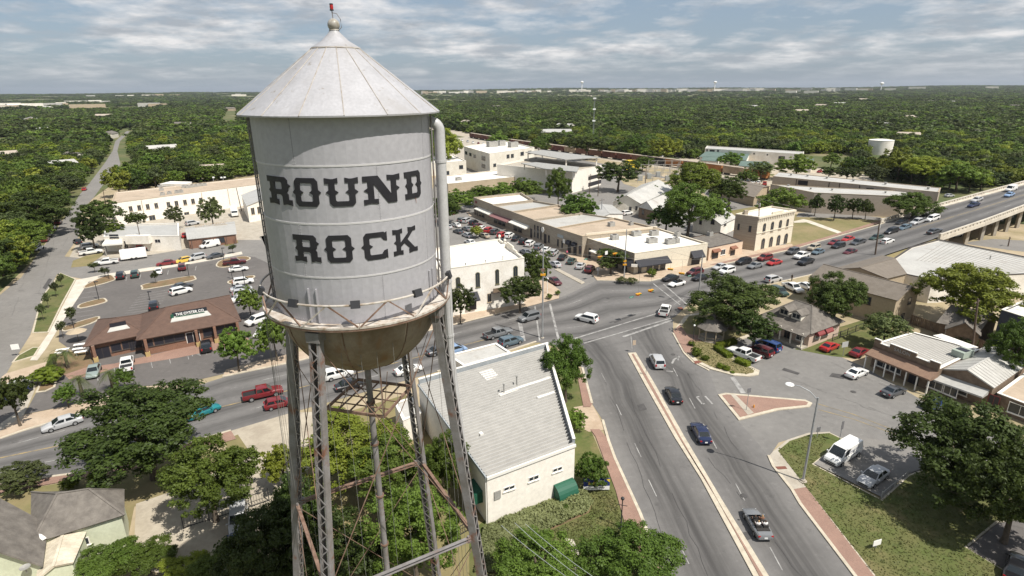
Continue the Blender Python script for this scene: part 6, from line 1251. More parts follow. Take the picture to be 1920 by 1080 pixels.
# ================================================================== TREES AND PLANTS
def leafmat(name, a, b, tr=.34):
    m=bpy.data.materials.new(name); m.use_nodes=True; nt=m.node_tree; N=nt.nodes.new; L=nt.links.new; bs=nt.nodes['Principled BSDF']; bs.inputs['Roughness'].default_value=.55; bs.inputs['Specular IOR Level'].default_value=.25
    g=N('ShaderNodeNewGeometry'); oi=N('ShaderNodeObjectInfo'); r=N('ShaderNodeValToRGB'); r.color_ramp.elements[0].color=(*a,1); r.color_ramp.elements[1].color=(*b,1)
    n=N('ShaderNodeTexNoise'); n.inputs['Scale'].default_value=.35; n.inputs['Detail'].default_value=3; L(g.outputs['Position'],n.inputs['Vector'])
    ad=N('ShaderNodeMath'); ad.operation='MULTIPLY_ADD'; ad.inputs[1].default_value=.45; L(g.outputs['Random Per Island'],ad.inputs[0]); L(n.outputs[0],ad.inputs[2])
    sb=N('ShaderNodeMath'); sb.operation='SUBTRACT'; sb.inputs[1].default_value=.22; L(ad.outputs[0],sb.inputs[0]); L(sb.outputs[0],r.inputs[0])
    hs=N('ShaderNodeHueSaturation'); L(r.outputs[0],hs.inputs['Color'])
    mr=N('ShaderNodeMapRange'); mr.inputs[3].default_value=.483; mr.inputs[4].default_value=.510; L(oi.outputs['Random'],mr.inputs[0]); L(mr.outputs[0],hs.inputs['Hue'])
    mv=N('ShaderNodeMapRange'); mv.inputs[3].default_value=.68; mv.inputs[4].default_value=1.3; ml=N('ShaderNodeMath'); ml.operation='MULTIPLY'; ml.inputs[1].default_value=7.31; fr=N('ShaderNodeMath'); fr.operation='FRACT'; L(oi.outputs['Random'],ml.inputs[0]); L(ml.outputs[0],fr.inputs[0]); L(fr.outputs[0],mv.inputs[0]); L(mv.outputs[0],hs.inputs['Value'])
    wn=N('ShaderNodeTexNoise'); wn.inputs['Scale'].default_value=.011; wn.inputs['Detail'].default_value=5; wn.inputs['Roughness'].default_value=.6; L(g.outputs['Position'],wn.inputs['Vector']); wr=N('ShaderNodeMapRange'); wr.inputs[1].default_value=.3; wr.inputs[2].default_value=.7; wr.inputs[3].default_value=.55; wr.inputs[4].default_value=1.40; L(wn.outputs[0],wr.inputs[0]); h2=N('ShaderNodeHueSaturation'); L(hs.outputs[0],h2.inputs['Color']); L(wr.outputs[0],h2.inputs['Value']); hs=h2
    L(hs.outputs[0],bs.inputs['Base Color']); t=N('ShaderNodeBsdfTranslucent'); L(hs.outputs[0],t.inputs[0]); mx=N('ShaderNodeMixShader'); mx.inputs[0].default_value=tr; L(bs.outputs[0],mx.inputs[1]); L(t.outputs[0],mx.inputs[2]); L(mx.outputs[0],nt.nodes['Material Output'].inputs[0]); MATS[name]=m; return m
LM={'oak':leafmat('oak_leaves',(0.031, 0.047, 0.01),(0.08, 0.116, 0.023)),'green':leafmat('elm_leaves',(0.058, 0.099, 0.014),(0.145, 0.215, 0.034)),'bright':leafmat('bright_leaves',(0.105, 0.145, 0.016),(0.235, 0.275, 0.036)),'olive':leafmat('olive_leaves',(0.058, 0.08, 0.026),(0.128, 0.155, 0.052)),'bush':leafmat('clipped_bush_leaves',(0.07, 0.105, 0.01),(0.15, 0.19, 0.02)),'cover':leafmat('pale_cover_leaves',(.24,.28,.11),(.36,.39,.18))}
M_bark=mat('bark',(.12,.095,.07),.95,(.07,.055,.04),2.5,6,.3)
def crown_mesh(name, seed, n, leaf, m, masses=9, mr=(.30,.42), clusters=150, cr=(.075,.14), ragged=.25, core=.62):
    g=np.random.default_rng(seed); C=[];Rr=[]
    for k in range(masses):
        a=k*2.399+g.uniform(-.4,.4); z=g.uniform(-.42,.62); rr=math.sqrt(max(.05,1-z*z)); r=g.uniform(*mr); k_=(1-r*.9)*g.uniform(.8,1.08); C.append((math.cos(a)*rr*k_,math.sin(a)*rr*k_,z*k_*1.05)); Rr.append(r)
    C.append((g.uniform(-.15,.15),g.uniform(-.15,.15),.42)); Rr.append(mr[1]); C.append((0,0,0)); Rr.append(.46); C=np.array(C); Rr=np.array(Rr)
    w=Rr**2/np.sum(Rr**2); i=g.choice(len(C),clusters*4,p=w); d=g.normal(size=(clusters*4,3)); d[:,2]+=.25; d/=np.linalg.norm(d,axis=1)[:,None]; K=C[i]+d*(Rr[i]*(1-ragged*.6+ragged*1.5*g.random(len(i))))[:,None]
    dist=np.linalg.norm(K[:,None,:]-C[None,:,:],axis=2)/Rr[None,:]; dist[np.arange(len(i)),i]=9; ok=(dist.min(axis=1)>.60)&(K[:,2]>-.75); K=K[ok][:clusters]; D0=d[ok][:clusters]
    kr=g.uniform(cr[0],cr[1],len(K)); j=g.choice(len(K),n,p=kr**2/np.sum(kr**2)); e=g.normal(size=(n,3)); e/=np.linalg.norm(e,axis=1)[:,None]; P=K[j]+e*(kr[j]*g.random(n)**.45)[:,None]*np.array([1.15,1.15,.8])
    D=D0[j]*.5+e*.6; N_=D*.8+g.normal(size=(n,3))*.45+np.array([0,0,.2]); N_/=np.linalg.norm(N_,axis=1)[:,None]
    t=np.cross(N_,g.normal(size=(n,3))); t/=np.linalg.norm(t,axis=1)[:,None]; b=np.cross(N_,t); s=leaf*g.uniform(.5,1.35,n)[:,None]
    Q=np.stack([P-t*s*.8,P-b*s*.5+N_*s*.08,P+t*s*.8,P+b*s*.5+N_*s*.08],axis=1).reshape(-1,3); F=np.arange(4*n).reshape(-1,4)
    vs=[Q]; fs=[F]; base=4*n
    if core:
        a,z=8,5
        for c,r in zip(C,Rr):
            th=np.linspace(0,2*np.pi,a,endpoint=False); ph=np.linspace(.15,np.pi-.15,z)
            pts=np.array([[math.sin(p_)*math.cos(q),math.sin(p_)*math.sin(q),math.cos(p_)] for p_ in ph for q in th])*(r*core*.8)*g.uniform(.7,1.2,(a*z,1))+c
            f=np.array([[base+i*a+j,base+(i+1)*a+j,base+(i+1)*a+(j+1)%a,base+i*a+(j+1)%a] for i in range(z-1) for j in range(a)]); vs.append(pts); fs.append(f); base+=a*z
    V=np.concatenate(vs); Fa=np.concatenate(fs).astype(np.int32)
    me=bpy.data.meshes.new(name); me.vertices.add(len(V)); me.vertices.foreach_set('co',V.astype(np.float32).ravel()); me.loops.add(Fa.size); me.loops.foreach_set('vertex_index',Fa.ravel()); me.polygons.add(len(Fa)); me.polygons.foreach_set('loop_start',np.arange(0,Fa.size,4,dtype=np.int32)); me.polygons.foreach_set('loop_total',np.full(len(Fa),4,dtype=np.int32)); me.update(calc_edges=True); me.materials.append(m); return me
CM={}
def crown(kind,lod,v):
    key=(kind,lod,v)
    if key not in CM:
        n,leaf,cl={0:(30000,.035,420),1:(8200,.056,190),2:(2200,.105,100),3:(520,.20,40)}[lod]
        ms,mr,rg,co={'oak':(10,(.26,.38),.34,.55),'green':(9,(.30,.42),.28,.6),'bright':(8,(.28,.42),.32,.55),'olive':(8,(.26,.38),.42,.42),'bush':(9,(.45,.55),.05,.8),'cover':(9,(.3,.4),.2,.6)}[kind]
        CM[key]=crown_mesh('crown_'+kind,ord(kind[0])*37+ord(kind[-1])*11+lod*101+v*977,n,leaf,LM[kind],ms,mr,cl,(.07,.13) if lod<2 else (.12,.2),rg,0 if (lod==0 and kind!='bush') else co)
    return CM[key]
TM={}
def trunk_mesh(v):
    if v not in TM:
        g=random.Random(v); b=MB(); top=Vector((g.uniform(-.04,.04),g.uniform(-.04,.04),.55)); b.tube([(0,0,-.02),(0,0,.12),top*.6,top],[.075,.05,.042,.036],8)
        for k in range(4):
            a=k*1.57+g.uniform(-.4,.4); e=Vector((math.cos(a)*.32,math.sin(a)*.32,g.uniform(.80,.95))); b.tube([top*.92,top.lerp(e,.5)+Vector((0,0,.03)),e],[.032,.022,.008],6)
        TM[v]=b.mesh('trunk',M_bark,60)
    return TM[v]
tcount=0
def tree(cx,cy,w,h,kind,label,group=None,lod=None,name=None,cat='tree',clear=.22,trunk=True):
    global tcount; tcount+=1
    hc=3.0
    for _ in range(6):
        p=G(cx,cy,hc); dep=p.y*_cp+(CAM_H-hc)*_sp; mpp=dep/F_PX; Wm=w*mpp; al=math.atan2(CAM_H-hc,math.hypot(p.x,p.y)); hh=h*mpp
        Hm=math.sqrt(max(.05,hh*hh-(Wm*math.sin(al))**2))/math.cos(al); Hm=min(max(Hm,.55*Wm),1.5*Wm); hc=Hm*.5+Hm*clear
    return plant(p.x,p.y,Wm,Hm,clear,kind,label,group,lod if lod is not None else (0 if w>85 else 1 if w>30 else 2),name,cat,trunk)
def plant(x,y,Wm,Hm,clear,kind,label,group,lod,name=None,cat='tree',trunk=True):
    v=random.randrange(2 if lod==0 else 3); t=thing(name or 'tree',label,cat,(x,y,0),0,group); rz=random.uniform(0,6.28)
    zc=Hm*(.5+clear); link('crown' if cat=='tree' else 'foliage',crown(kind,lod,v),t,(0,0,zc),(0,0,rz),(Wm/2,Wm/2*random.uniform(.92,1.05),Hm/2*1.06))
    if trunk: link('trunk' if cat=='tree' else 'stem',trunk_mesh(v),t,(0,0,0),(0,0,rz),(Wm*.55,Wm*.55,zc+Hm*.2)); 
    return t
T=tree
T(268,800,262,165,'oak','largest dark oak hiding the avenue at lower left',clear=.3)
T(388,893,172,155,'green','bright leafy tree beside the iron fence at lower left',clear=.2)
for a in [(655,838,200,115,'bright','bright bushy tree right behind the left tower legs'),(738,880,180,140,'green','green tree between riser pipe and rear tower leg'),(775,1000,190,190,'green','tall green tree behind the rear right tower leg'),(838,868,90,130,'green','green tree against the theatre side wall'),(560,955,130,150,'oak','dark tree at the foot of the left tower legs'),(640,1040,190,170,'oak','dark shaded tree under the middle of the tower'),(492,1030,170,180,'oak','dark tree left of the tower legs at the bottom'),(528,868,80,80,'bright','wispy bright tree beside the gravel drive'),(425,1070,130,90,'green','green tree at the bottom edge beside the drive'),
 (1010,1050,165,125,'green','round green tree at the bottom edge below the ground cover'),(1188,1055,190,120,'green','wide green tree at the bottom edge beside the street'),(1062,680,92,112,'green','round tree at the theatre corner by the junction'),
 (1376,566,166,84,'oak','big oak spreading behind the gazebo roof'),(1416,616,82,66,'oak','lower oak between the gazebo and cafe house'),(1570,553,112,96,'oak','tree between cafe house and tan two storey house'),(1664,614,84,62,'olive','olive green tree behind the dark red coupe'),(1822,545,182,110,'bright','broad bright tree over the seamed white roof'),(1812,842,250,205,'oak','largest shade tree over the lawn at the right edge'),(1912,925,190,190,'oak','dark shade tree at the right edge below the largest one'),(1905,650,90,110,'green','tree before the navy building at the right edge'),
 (975,545,78,64,'oak','tree before the bank front door side'),(1006,505,66,74,'oak','tree at the corner of the bank building'),(862,566,56,62,'oak','tree before the black awning of the bank'),(1146,486,68,44,'oak','dark tree beside the corner cafe awning'),(1085,388,78,56,'green','leafy tree rising behind the shop roofs'),(440,647,66,74,'green','round tree in the parking strip left of the tower'),(512,624,66,80,'green','round tree nearest the left tower leg top'),(466,562,44,54,'green','small tree at the back corner of the restaurant'),
 (122,738,38,42,'green','small round tree at the left end of the front parking'),(230,707,36,40,'green','small round tree between two palms'),(20,742,76,90,'oak','dark tree at the left edge above the avenue'),(200,1055,120,66,'green','tree before the shingled house annex'),(272,1045,100,74,'green','tree between the shingled house and drive'),(345,1070,90,60,'bright','bright tree at the bottom left by the drive'),
 (188,398,74,52,'oak','dark tree on the street corner by the long hall'),(168,428,62,62,'oak','street tree above the black sedan'),(208,430,52,36,'green','shrubby tree left of the garage roof'),(256,411,38,32,'oak','small dark tree in front of the hall'),(326,404,38,38,'olive','wispy tree before the hall loading door'),(396,396,48,56,'olive','pale wispy tree before the right end of the hall'),
 (1165,379,26,26,'green','little tree between white roofed houses and sheds'),(1224,359,32,24,'green','round tree between the two white roofed houses'),(1303,336,100,66,'bright','bright tall tree right of the substation'),(1294,386,108,90,'green','leafy tree behind the dark pole with a transformer can'),(1250,406,74,50,'green','low leafy tree left of the white cottage'),(1370,356,72,50,'oak','dark tree shading the brown roof house'),(1465,374,84,54,'green','leafy tree above the stone building roof'),(1531,380,30,36,'oak','first of four clipped trees along the warehouse wall'),(1568,385,36,40,'oak','second of four clipped trees along the warehouse wall'),(1602,387,32,34,'oak','third of four clipped trees along the warehouse wall'),(1626,389,26,32,'oak','last of four clipped trees along the warehouse wall'),(1712,386,92,42,'green','spreading shrub tree against the bridge parapet'),(1047,345,48,72,'green','tall tree beside the parking garage front'),(1160,326,78,48,'oak','broad dark tree between garage and yellow containers'),
 (832,388,66,46,'green','hedge tree nearest the overflow pipe'),(858,372,60,36,'green','hedge tree second along the white flat building'),(898,362,60,32,'green','hedge tree in the middle of the white flat building'),(938,357,60,32,'green','hedge tree fourth along the white flat building'),(985,350,62,36,'green','hedge tree at the right end of the white flat building'),(838,272,56,64,'bright','bright tree left of the white office building'),(893,433,28,20,'bright','small bright tree among the downtown parked cars'),(1370,297,48,28,'green','spreading tree before the green roofed depot'),(1494,308,72,42,'green','round tree right of the depot'),(1428,317,56,32,'olive','olive tree between boxcars and back warehouse'),(1560,297,34,26,'green','small tree on the grass beyond the warehouse, left'),(1598,303,26,20,'green','small tree on the grass beyond the warehouse, right'),(1555,322,34,20,'oak','low tree beyond the back warehouse'),(1590,325,40,24,'oak','dark low tree beyond the back warehouse'),(1250,275,60,44,'bright','bright green tree beyond the yellow containers')]:
    T(*a[:5],a[5],clear=.12 if ('behind the gazebo' in a[5] or 'shade tree' in a[5]) else .22)
for a in [(1340,392,60,56,'green','green tree between the white cottage and the bright tall tree'),(1345,356,40,34,'olive','grey green tree before the brown roof house'),(1400,330,40,26,'green','low tree between boxcars and brown roof house'),(1690,302,76,52,'bright','bright tree right of the storage tank'),(1745,318,90,50,'bright','broad bright tree beyond the warehouse end'),(1800,325,80,50,'green','green tree at the woods edge above the bridge'),(1640,325,50,34,'olive','olive tree beyond the long back warehouse'),(1205,304,46,24,'green','low tree hiding part of the boxcars'),(1010,270,40,26,'green','green tree beyond the office roof'),(935,262,46,26,'green','green tree at the railway above the office'),(1100,272,70,36,'oak','dark tree beyond the parking garage'),(1190,270,50,34,'green','green tree beyond the railway by the yellow containers'),(60,392,120,74,'oak','dark spreading tree left of the left street'),(40,440,110,60,'green','green tree over the grey cars on the left street'),(100,372,60,44,'green','green tree beside the upper left street poles'),(15,478,60,50,'green','green tree at the left edge by the street')]:
    T(*a[:5],a[5])
SAP='saplings along the parking strip'
for x,y,w,h,l in [(112,522,13,26,'sapling at the top of the parking strip'),(101,538,14,24,'second sapling down the parking strip'),(86,558,15,26,'third sapling down the parking strip'),(76,580,16,26,'lowest sapling in the parking strip'),(132,588,18,30,'thin sapling by the lower parking island'),(113,612,16,36,'tall thin sapling beside the left walk'),(175,498,18,14,'bare little sapling at the cross street mouth'),(195,507,18,14,'bare little sapling beside the first lot lamp'),(289,515,13,18,'little olive tree before the white sedan'),(435,464,14,12,'bare sapling at the end of the cross street')]:
    T(x,y,w,h,'olive',l,SAP,clear=.5)
B=lambda x,y,w,h,k,l,g=None:tree(x,y,w,h,k,l,g,1 if w>14 else 2,'shrub','shrub',.02,False)
for a in [(40,893,92,40,'olive','wide low shrub above the shingled house'),(131,906,36,28,'bush','round clipped bush left of its twin by the lower walk'),(181,894,32,28,'bush','round clipped bush right of its twin by the lower walk'),(1108,1025,34,26,'bush','round clipped bush by the stone path'),(1124,1031,16,14,'bush','small clipped bush beside the round one at the stone path'),(1096,1048,14,12,'bush','small bush at the foot of the stone path'),(1080,785,40,42,'green','leafy shrub by the theatre drive'),(1108,880,62,70,'green','loose shrub behind the lawn sign'),(1060,951,14,12,'green','small dark shrub standing in the pale ground cover'),(1306,660,22,18,'bush','largest clipped ball bush in the garden bed'),(1322,671,17,12,'bush','clipped ball bush beside the largest one'),(1297,645,14,10,'bush','clipped bush at the lamp post in the garden bed'),(1351,686,18,12,'bush','left of two joined bushes low in the garden bed'),(1362,690,16,12,'bush','right of two joined bushes low in the garden bed'),(1373,698,9,6,'bush','smallest bush at the tip of the garden bed'),(1222,511,17,17,'bush','ball bush before the corner cafe'),(1166,525,24,10,'olive','low bush at the cafe corner pole, left'),(1186,526,22,9,'olive','low bush at the cafe corner pole, right'),(1046,549,12,10,'green','small bush at the bank corner lamp'),(1030,556,12,12,'green','small bush below the bank corner lamp'),(88,703,56,32,'bush','dark clipped hedge bush at the left end of the patio'),(1878,655,40,30,'green','shrub beside the wooden fence corner'),(1810,640,40,20,'olive','pale shrub before the small dark house'),(1640,395,30,16,'oak','dark shrub at the head of the bridge parapet')]: B(*a)
def hedge(label,p,q,w,h,kind='bush'):
    A,C=G(*p),G(*q); L=(C-A).length; t=thing('hedge',label,'hedge',(A+C)/2,math.atan2((C-A).y,(C-A).x)); n=max(2,int(L/w*1.2))
    for k in range(n): pass
    g=np.random.default_rng(int(p[0])); m=int(L*260); P=np.stack([g.uniform(-L/2,L/2,m),g.uniform(-w/2,w/2,m),g.uniform(.05,h,m)],1); f=g.integers(0,3,m); P[f==0,2]=h*g.uniform(.92,1.06,(f==0).sum()); s=g.choice([-1,1],m); P[f==1,1]=(s*w/2*g.uniform(.92,1.08,m))[f==1]; e=(f==2)&(g.random(m)<.3); P[e,0]=(s*L/2)[e]
    N_=g.normal(size=(m,3))*.5+np.array([0,0,.6]); N_/=np.linalg.norm(N_,axis=1)[:,None]; tt=np.cross(N_,g.normal(size=(m,3))); tt/=np.linalg.norm(tt,axis=1)[:,None]; bb=np.cross(N_,tt); z=.11*g.uniform(.6,1.3,m)[:,None]
    Q=np.stack([P-tt*z,P-bb*z*.6,P+tt*z,P+bb*z*.6],1).reshape(-1,3); me=bpy.data.meshes.new('foliage'); b=MB(); b.box((0,0,h*.48),(L*.97,w*.9,h*.92)); V=[tuple(v) for v in Q]+[tuple(v) for v in b.v]; k=len(Q); me.from_pydata(V,[],[[4*i,4*i+1,4*i+2,4*i+3] for i in range(m)]+[[i+k for i in f_] for f_ in b.f]); me.materials.append(LM[kind]); link('foliage',me,t)
hedge('bright clipped hedge left of the white pickup',(1342,655),(1368,673),1.2,.9); hedge('bright clipped hedge above the white pickup',(1345,653),(1378,644),1.2,.9); hedge('bright clipped hedge below the white pickup',(1380,679),(1404,689),1.2,.9); hedge('narrow clipped hedge beside the restaurant patio',(88,712),(102,672),.9,.9)
# ---- palms
def palm(x,y,label,h=3.2,rad=1.7,n=26):
    p=G(x,y); t=thing('palm_tree',label,'palm tree',p,random.uniform(0,6),'palms before the restaurant'); q=MB(); q.tube([(0,0,0),(.05,0,h*.5),(.02,.03,h)],[.28,.24,.20],9); q.build('trunk',M_bark,t,smooth=60); g=random.Random(x)
    for k in range(n):
        a=k*2.4+g.uniform(-.2,.2); up=g.uniform(-.5,1.0); q=MB(); pts=[]
        for s in np.linspace(0,1,6): pts.append(Vector((math.cos(a)*rad*s,math.sin(a)*rad*s,h+rad*(up*s-.75*s*s)+.1)))
        sd=Vector((-math.sin(a),math.cos(a),0))
        for i in range(5):
            for sg in (-1,1):
                for f in (.15,.65): c=pts[i].lerp(pts[i+1],f); e=c+sd*sg*(.42*(1-.5*i/5))+(pts[i+1]-pts[i])*.9+Vector((0,0,-.12)); q.add([c-(pts[i+1]-pts[i])*.1,c+(pts[i+1]-pts[i])*.16,e],[[0,1,2]])
        q.build('frond',LM['olive'],t)
palm(156,745,'tallest palm in the front parking beside a small round tree'); palm(213,733,'palm right of the tallest one in the front parking'); palm(128,690,'palm over the white patio tables',3.0,1.8); palm(105,690,'small palm at the corner of the patio',1.8,1.3)
# ---- pale ground cover by the theatre
def cover():
    poly=[G(*q) for q in ((912,987),(1037,992),(1104,962),(1112,938),(1078,921),(1070,924),(990,955))]; poly=[G(908,992),G(1076,921),G(1100,925),G(1112,942),G(1104,962),G(1037,992),G(975,1020),G(930,1075),G(890,1075)]
    sheet('cover_bed',[(908,992),(1076,921),(1100,925),(1112,942),(1104,962),(1037,992),(975,1020),(930,1075),(890,1075)],.045,M_mulch)
    xs=[p.x for p in poly]; ys=[p.y for p in poly]; g=np.random.default_rng(5); n=26000; X=g.uniform(min(xs),max(xs),n); Y=g.uniform(min(ys),max(ys),n); ins=np.zeros(n,bool); k=len(poly)
    for i in range(k):
        a,b=poly[i],poly[(i+1)%k]; c=((a.y>Y)!=(b.y>Y))&(X<(b.x-a.x)*(Y-a.y)/(b.y-a.y+1e-9)+a.x); ins^=c
    X,Y=X[ins],Y[ins]; m=len(X); Z=.25+.22*np.sin(X*1.7)*np.cos(Y*1.9)+g.uniform(0,.22,m); P=np.stack([X,Y,Z],1); N_=g.normal(size=(m,3))*.55+np.array([0,0,1]); N_/=np.linalg.norm(N_,axis=1)[:,None]; t=np.cross(N_,g.normal(size=(m,3))); t/=np.linalg.norm(t,axis=1)[:,None]; b=np.cross(N_,t); s=.16*g.uniform(.6,1.3,m)[:,None]
    Q=np.stack([P-t*s,P-b*s*.6,P+t*s,P+b*s*.6],1).reshape(-1,3); me=bpy.data.meshes.new('ground_cover'); me.from_pydata([tuple(v) for v in Q],[],[[4*i,4*i+1,4*i+2,4*i+3] for i in range(m)]); me.materials.append(LM['cover']); o=link('ground_cover',me); o['kind']='stuff'
cover()
# ---- woods
def to_px(X,Y,Z):
    y=Y*_cp-(Z-CAM_H)*_sp; z=Y*_sp+(Z-CAM_H)*_cp; u2=X/y; v2=z/y; return 960+F_PX*(u2*_cr-v2*_sr), 540-F_PX*(u2*_sr+v2*_cr)
def inside(px,py,poly):
    r=np.zeros(len(px),bool); k=len(poly)
    for i in range(k):
        (ax,ay),(bx,by)=poly[i],poly[(i+1)%k]; r^=((ay>py)!=(by>py))&(px<(bx-ax)*(py-ay)/(by-ay+1e-9)+ax)
    return r
CLEAR=[[(-900,1400),(-900,800),(-120,700),(-20,560),(60,480),(92,440),(104,408),(138,356),(156,336),(180,306),(194,284),(199,263),(220,244),(250,236),(262,250),(248,270),(248,292),(262,320),(240,352),(222,372),(330,350),(520,322),(800,330),(800,318),(826,288),(845,262),(870,262),(905,258),(1000,272),(1160,290),(1220,296),(1310,300),(1318,278),(1420,282),(1530,290),(1540,305),(1640,330),(1700,341),(1768,366),(1840,358),(1930,338),(2100,285),(2700,285),(2700,1400)],
 [(780,232),(900,252),(1140,284),(1320,312),(1320,330),(1120,304),(860,264),(780,250)],[(1010,246),(1080,248),(1075,262),(1020,262)],[(1240,292),(1330,300),(1330,316),(1230,300)],[(1515,287),(1600,288),(1622,308),(1560,320)],[(1612,284),(1690,284),(1700,310),(1620,312)],[(420,205),(450,205),(452,240),(405,238)]]
HOUSES=[(70,252),(46,268),(206,259),(252,226),(197,223),(304,287),(322,290),(142,302),(455,278),(408,326),(12,378),(40,372),(430,208),(437,222),(300,318),(118,318),(850,203),(985,236),(1010,260),(880,236),(1060,243),(1130,262),(1740,195),(1684,196),(1702,228),(1652,242),(1832,247),(1838,257),(1890,297),(1540,203),(1573,199),(1345,187),(1225,183),(1243,184),(1105,182),(1410,205),(1270,188),(1316,176),(1480,190),(1620,190),(1790,196),(1860,192),(930,205),(1180,196),(1500,215),(60,230),(150,236),(345,240),(380,262),(10,300),(90,205),(1560,232),(1900,205),(1770,300),(1700,262)]
hp=[G(x,y) for x,y in HOUSES]
rh=random.Random(3)
for k,((x,y),p) in enumerate(zip(HOUSES,hp)):
    if k in (3,6,14,23) or k%5 in (1,3): continue
    s=.75+min(.9,p.length/1300); a=rh.uniform(0,3.1); L,w=rh.uniform(6,9)*s,rh.uniform(4,5.5)*s; d=Vector((math.cos(a),math.sin(a),0)); n=Vector((-d.y,d.x,0)); c=Vector((p.x,p.y,0))
    b=Bld('house',['pale ribbed','taupe','grey brown','white','beige'][k%5]+' house roof among the woods '+('left of the left street' if x<190 else 'between the left street and tank' if x<640 else 'in the middle distance' if x<1300 else 'far over on the right'),[],3.6*min(1.8,s),pts=[c-d*L-n*w,c+d*L-n*w,c+d*L+n*w,c-d*L+n*w],group='houses among the woods',cat='house'); b.gable(M_offw if k%3 else M_sid,[M_rl,M_sol,M_sgy,M_rl,M_sid2][k%5],1.6*s,.4,0)
def scatter():
    g=np.random.default_rng(11); out=[]
    def ok(X,Y,margin_h=0):
        px,py=to_px(X,Y,np.zeros_like(X)); k=(px>-260)&(px<2180)&(py<1100)
        for poly in CLEAR: k&=~inside(px,py,poly)
        for p in hp:
            r=math.hypot(p.x,p.y); ux,uy=p.x/r,p.y/r; dx,dy=X-p.x,Y-p.y; al=dx*ux+dy*uy; ac=np.abs(-dx*uy+dy*ux); s=.75+min(.9,r/1300); k&=~((al>-16*s)&(al<9*s)&(ac<9*s))
        return k
    # near woods, spaced
    n=26000; r=np.sqrt(g.uniform(120**2,640**2,n)); a=g.uniform(-.92,.92,n); X,Y=r*np.sin(a),r*np.cos(a); k=ok(X,Y); X,Y,r=X[k],Y[k],r[k]; o=np.argsort(r); X,Y=X[o],Y[o]; cell={}; keep=[]
    for i in range(len(X)):
        sp=5.6; c=(int(X[i]//sp),int(Y[i]//sp)); bad=False
        for dx in (-1,0,1):
            for dy in (-1,0,1):
                for j in cell.get((c[0]+dx,c[1]+dy),()):
                    if (X[i]-X[j])**2+(Y[i]-Y[j])**2<sp*sp: bad=True
        if not bad: cell.setdefault(c,[]).append(i); keep.append(i)
    near=[(X[i],Y[i]) for i in keep]
    # far woods
    n=42000; r=np.sqrt(g.uniform(640**2,1900**2,n)); a=g.uniform(-.92,.92,n); X,Y=r*np.sin(a),r*np.cos(a); gap=np.sin(X*.011+1.3)*np.sin(Y*.009)+np.sin(X*.023+Y*.017); k=ok(X,Y)&(gap>-1.45); mid=np.stack([X[k],Y[k]],1)
    n=46000; r=np.sqrt(g.uniform(1900**2,7800**2,n)); a=g.uniform(-.92,.92,n); X,Y=r*np.sin(a),r*np.cos(a); gap=np.sin(X*.004+.4)*np.sin(Y*.003)+.7*np.sin(X*.009+Y*.005); k=ok(X,Y)&(gap>-.75); fx,fy=to_px(X,Y,np.zeros_like(X)); k&=~((r>3000)&(fx>760)&(fx<1580)&(g.random(n)>.33)); far=np.stack([X[k],Y[k]],1)
    return near,mid,far
near,mid,far=scatter()
kinds=['oak','oak','green','green','green','olive','bright']
NIND=max(0,292-tcount)
for i,(x,y) in enumerate(near[:NIND]):
    W_=rh.uniform(7.5,13.5); H_=W_*rh.uniform(.75,1.0); kd=kinds[rh.randrange(7)]; tx,ty=to_px(x,y,0)
    rg='left of the left street' if tx<200-(ty-300)*.9 else 'between the left street and the water tank' if tx<640 else 'behind the water tank and office' if tx<1000 else 'beyond the boxcar train' if tx<1320 else 'round the depot and storage tank' if tx<1680 else 'beyond the bridge parapet'
    plant(x,y,W_,H_,.16,kd,{'oak':'dark','green':'mid green','olive':'grey green','bright':'bright yellow green'}[kd]+(' large' if W_>10.5 else ' small')+' woods tree '+rg,'trees of the surrounding woods',1 if math.hypot(x,y)<220 else 2)
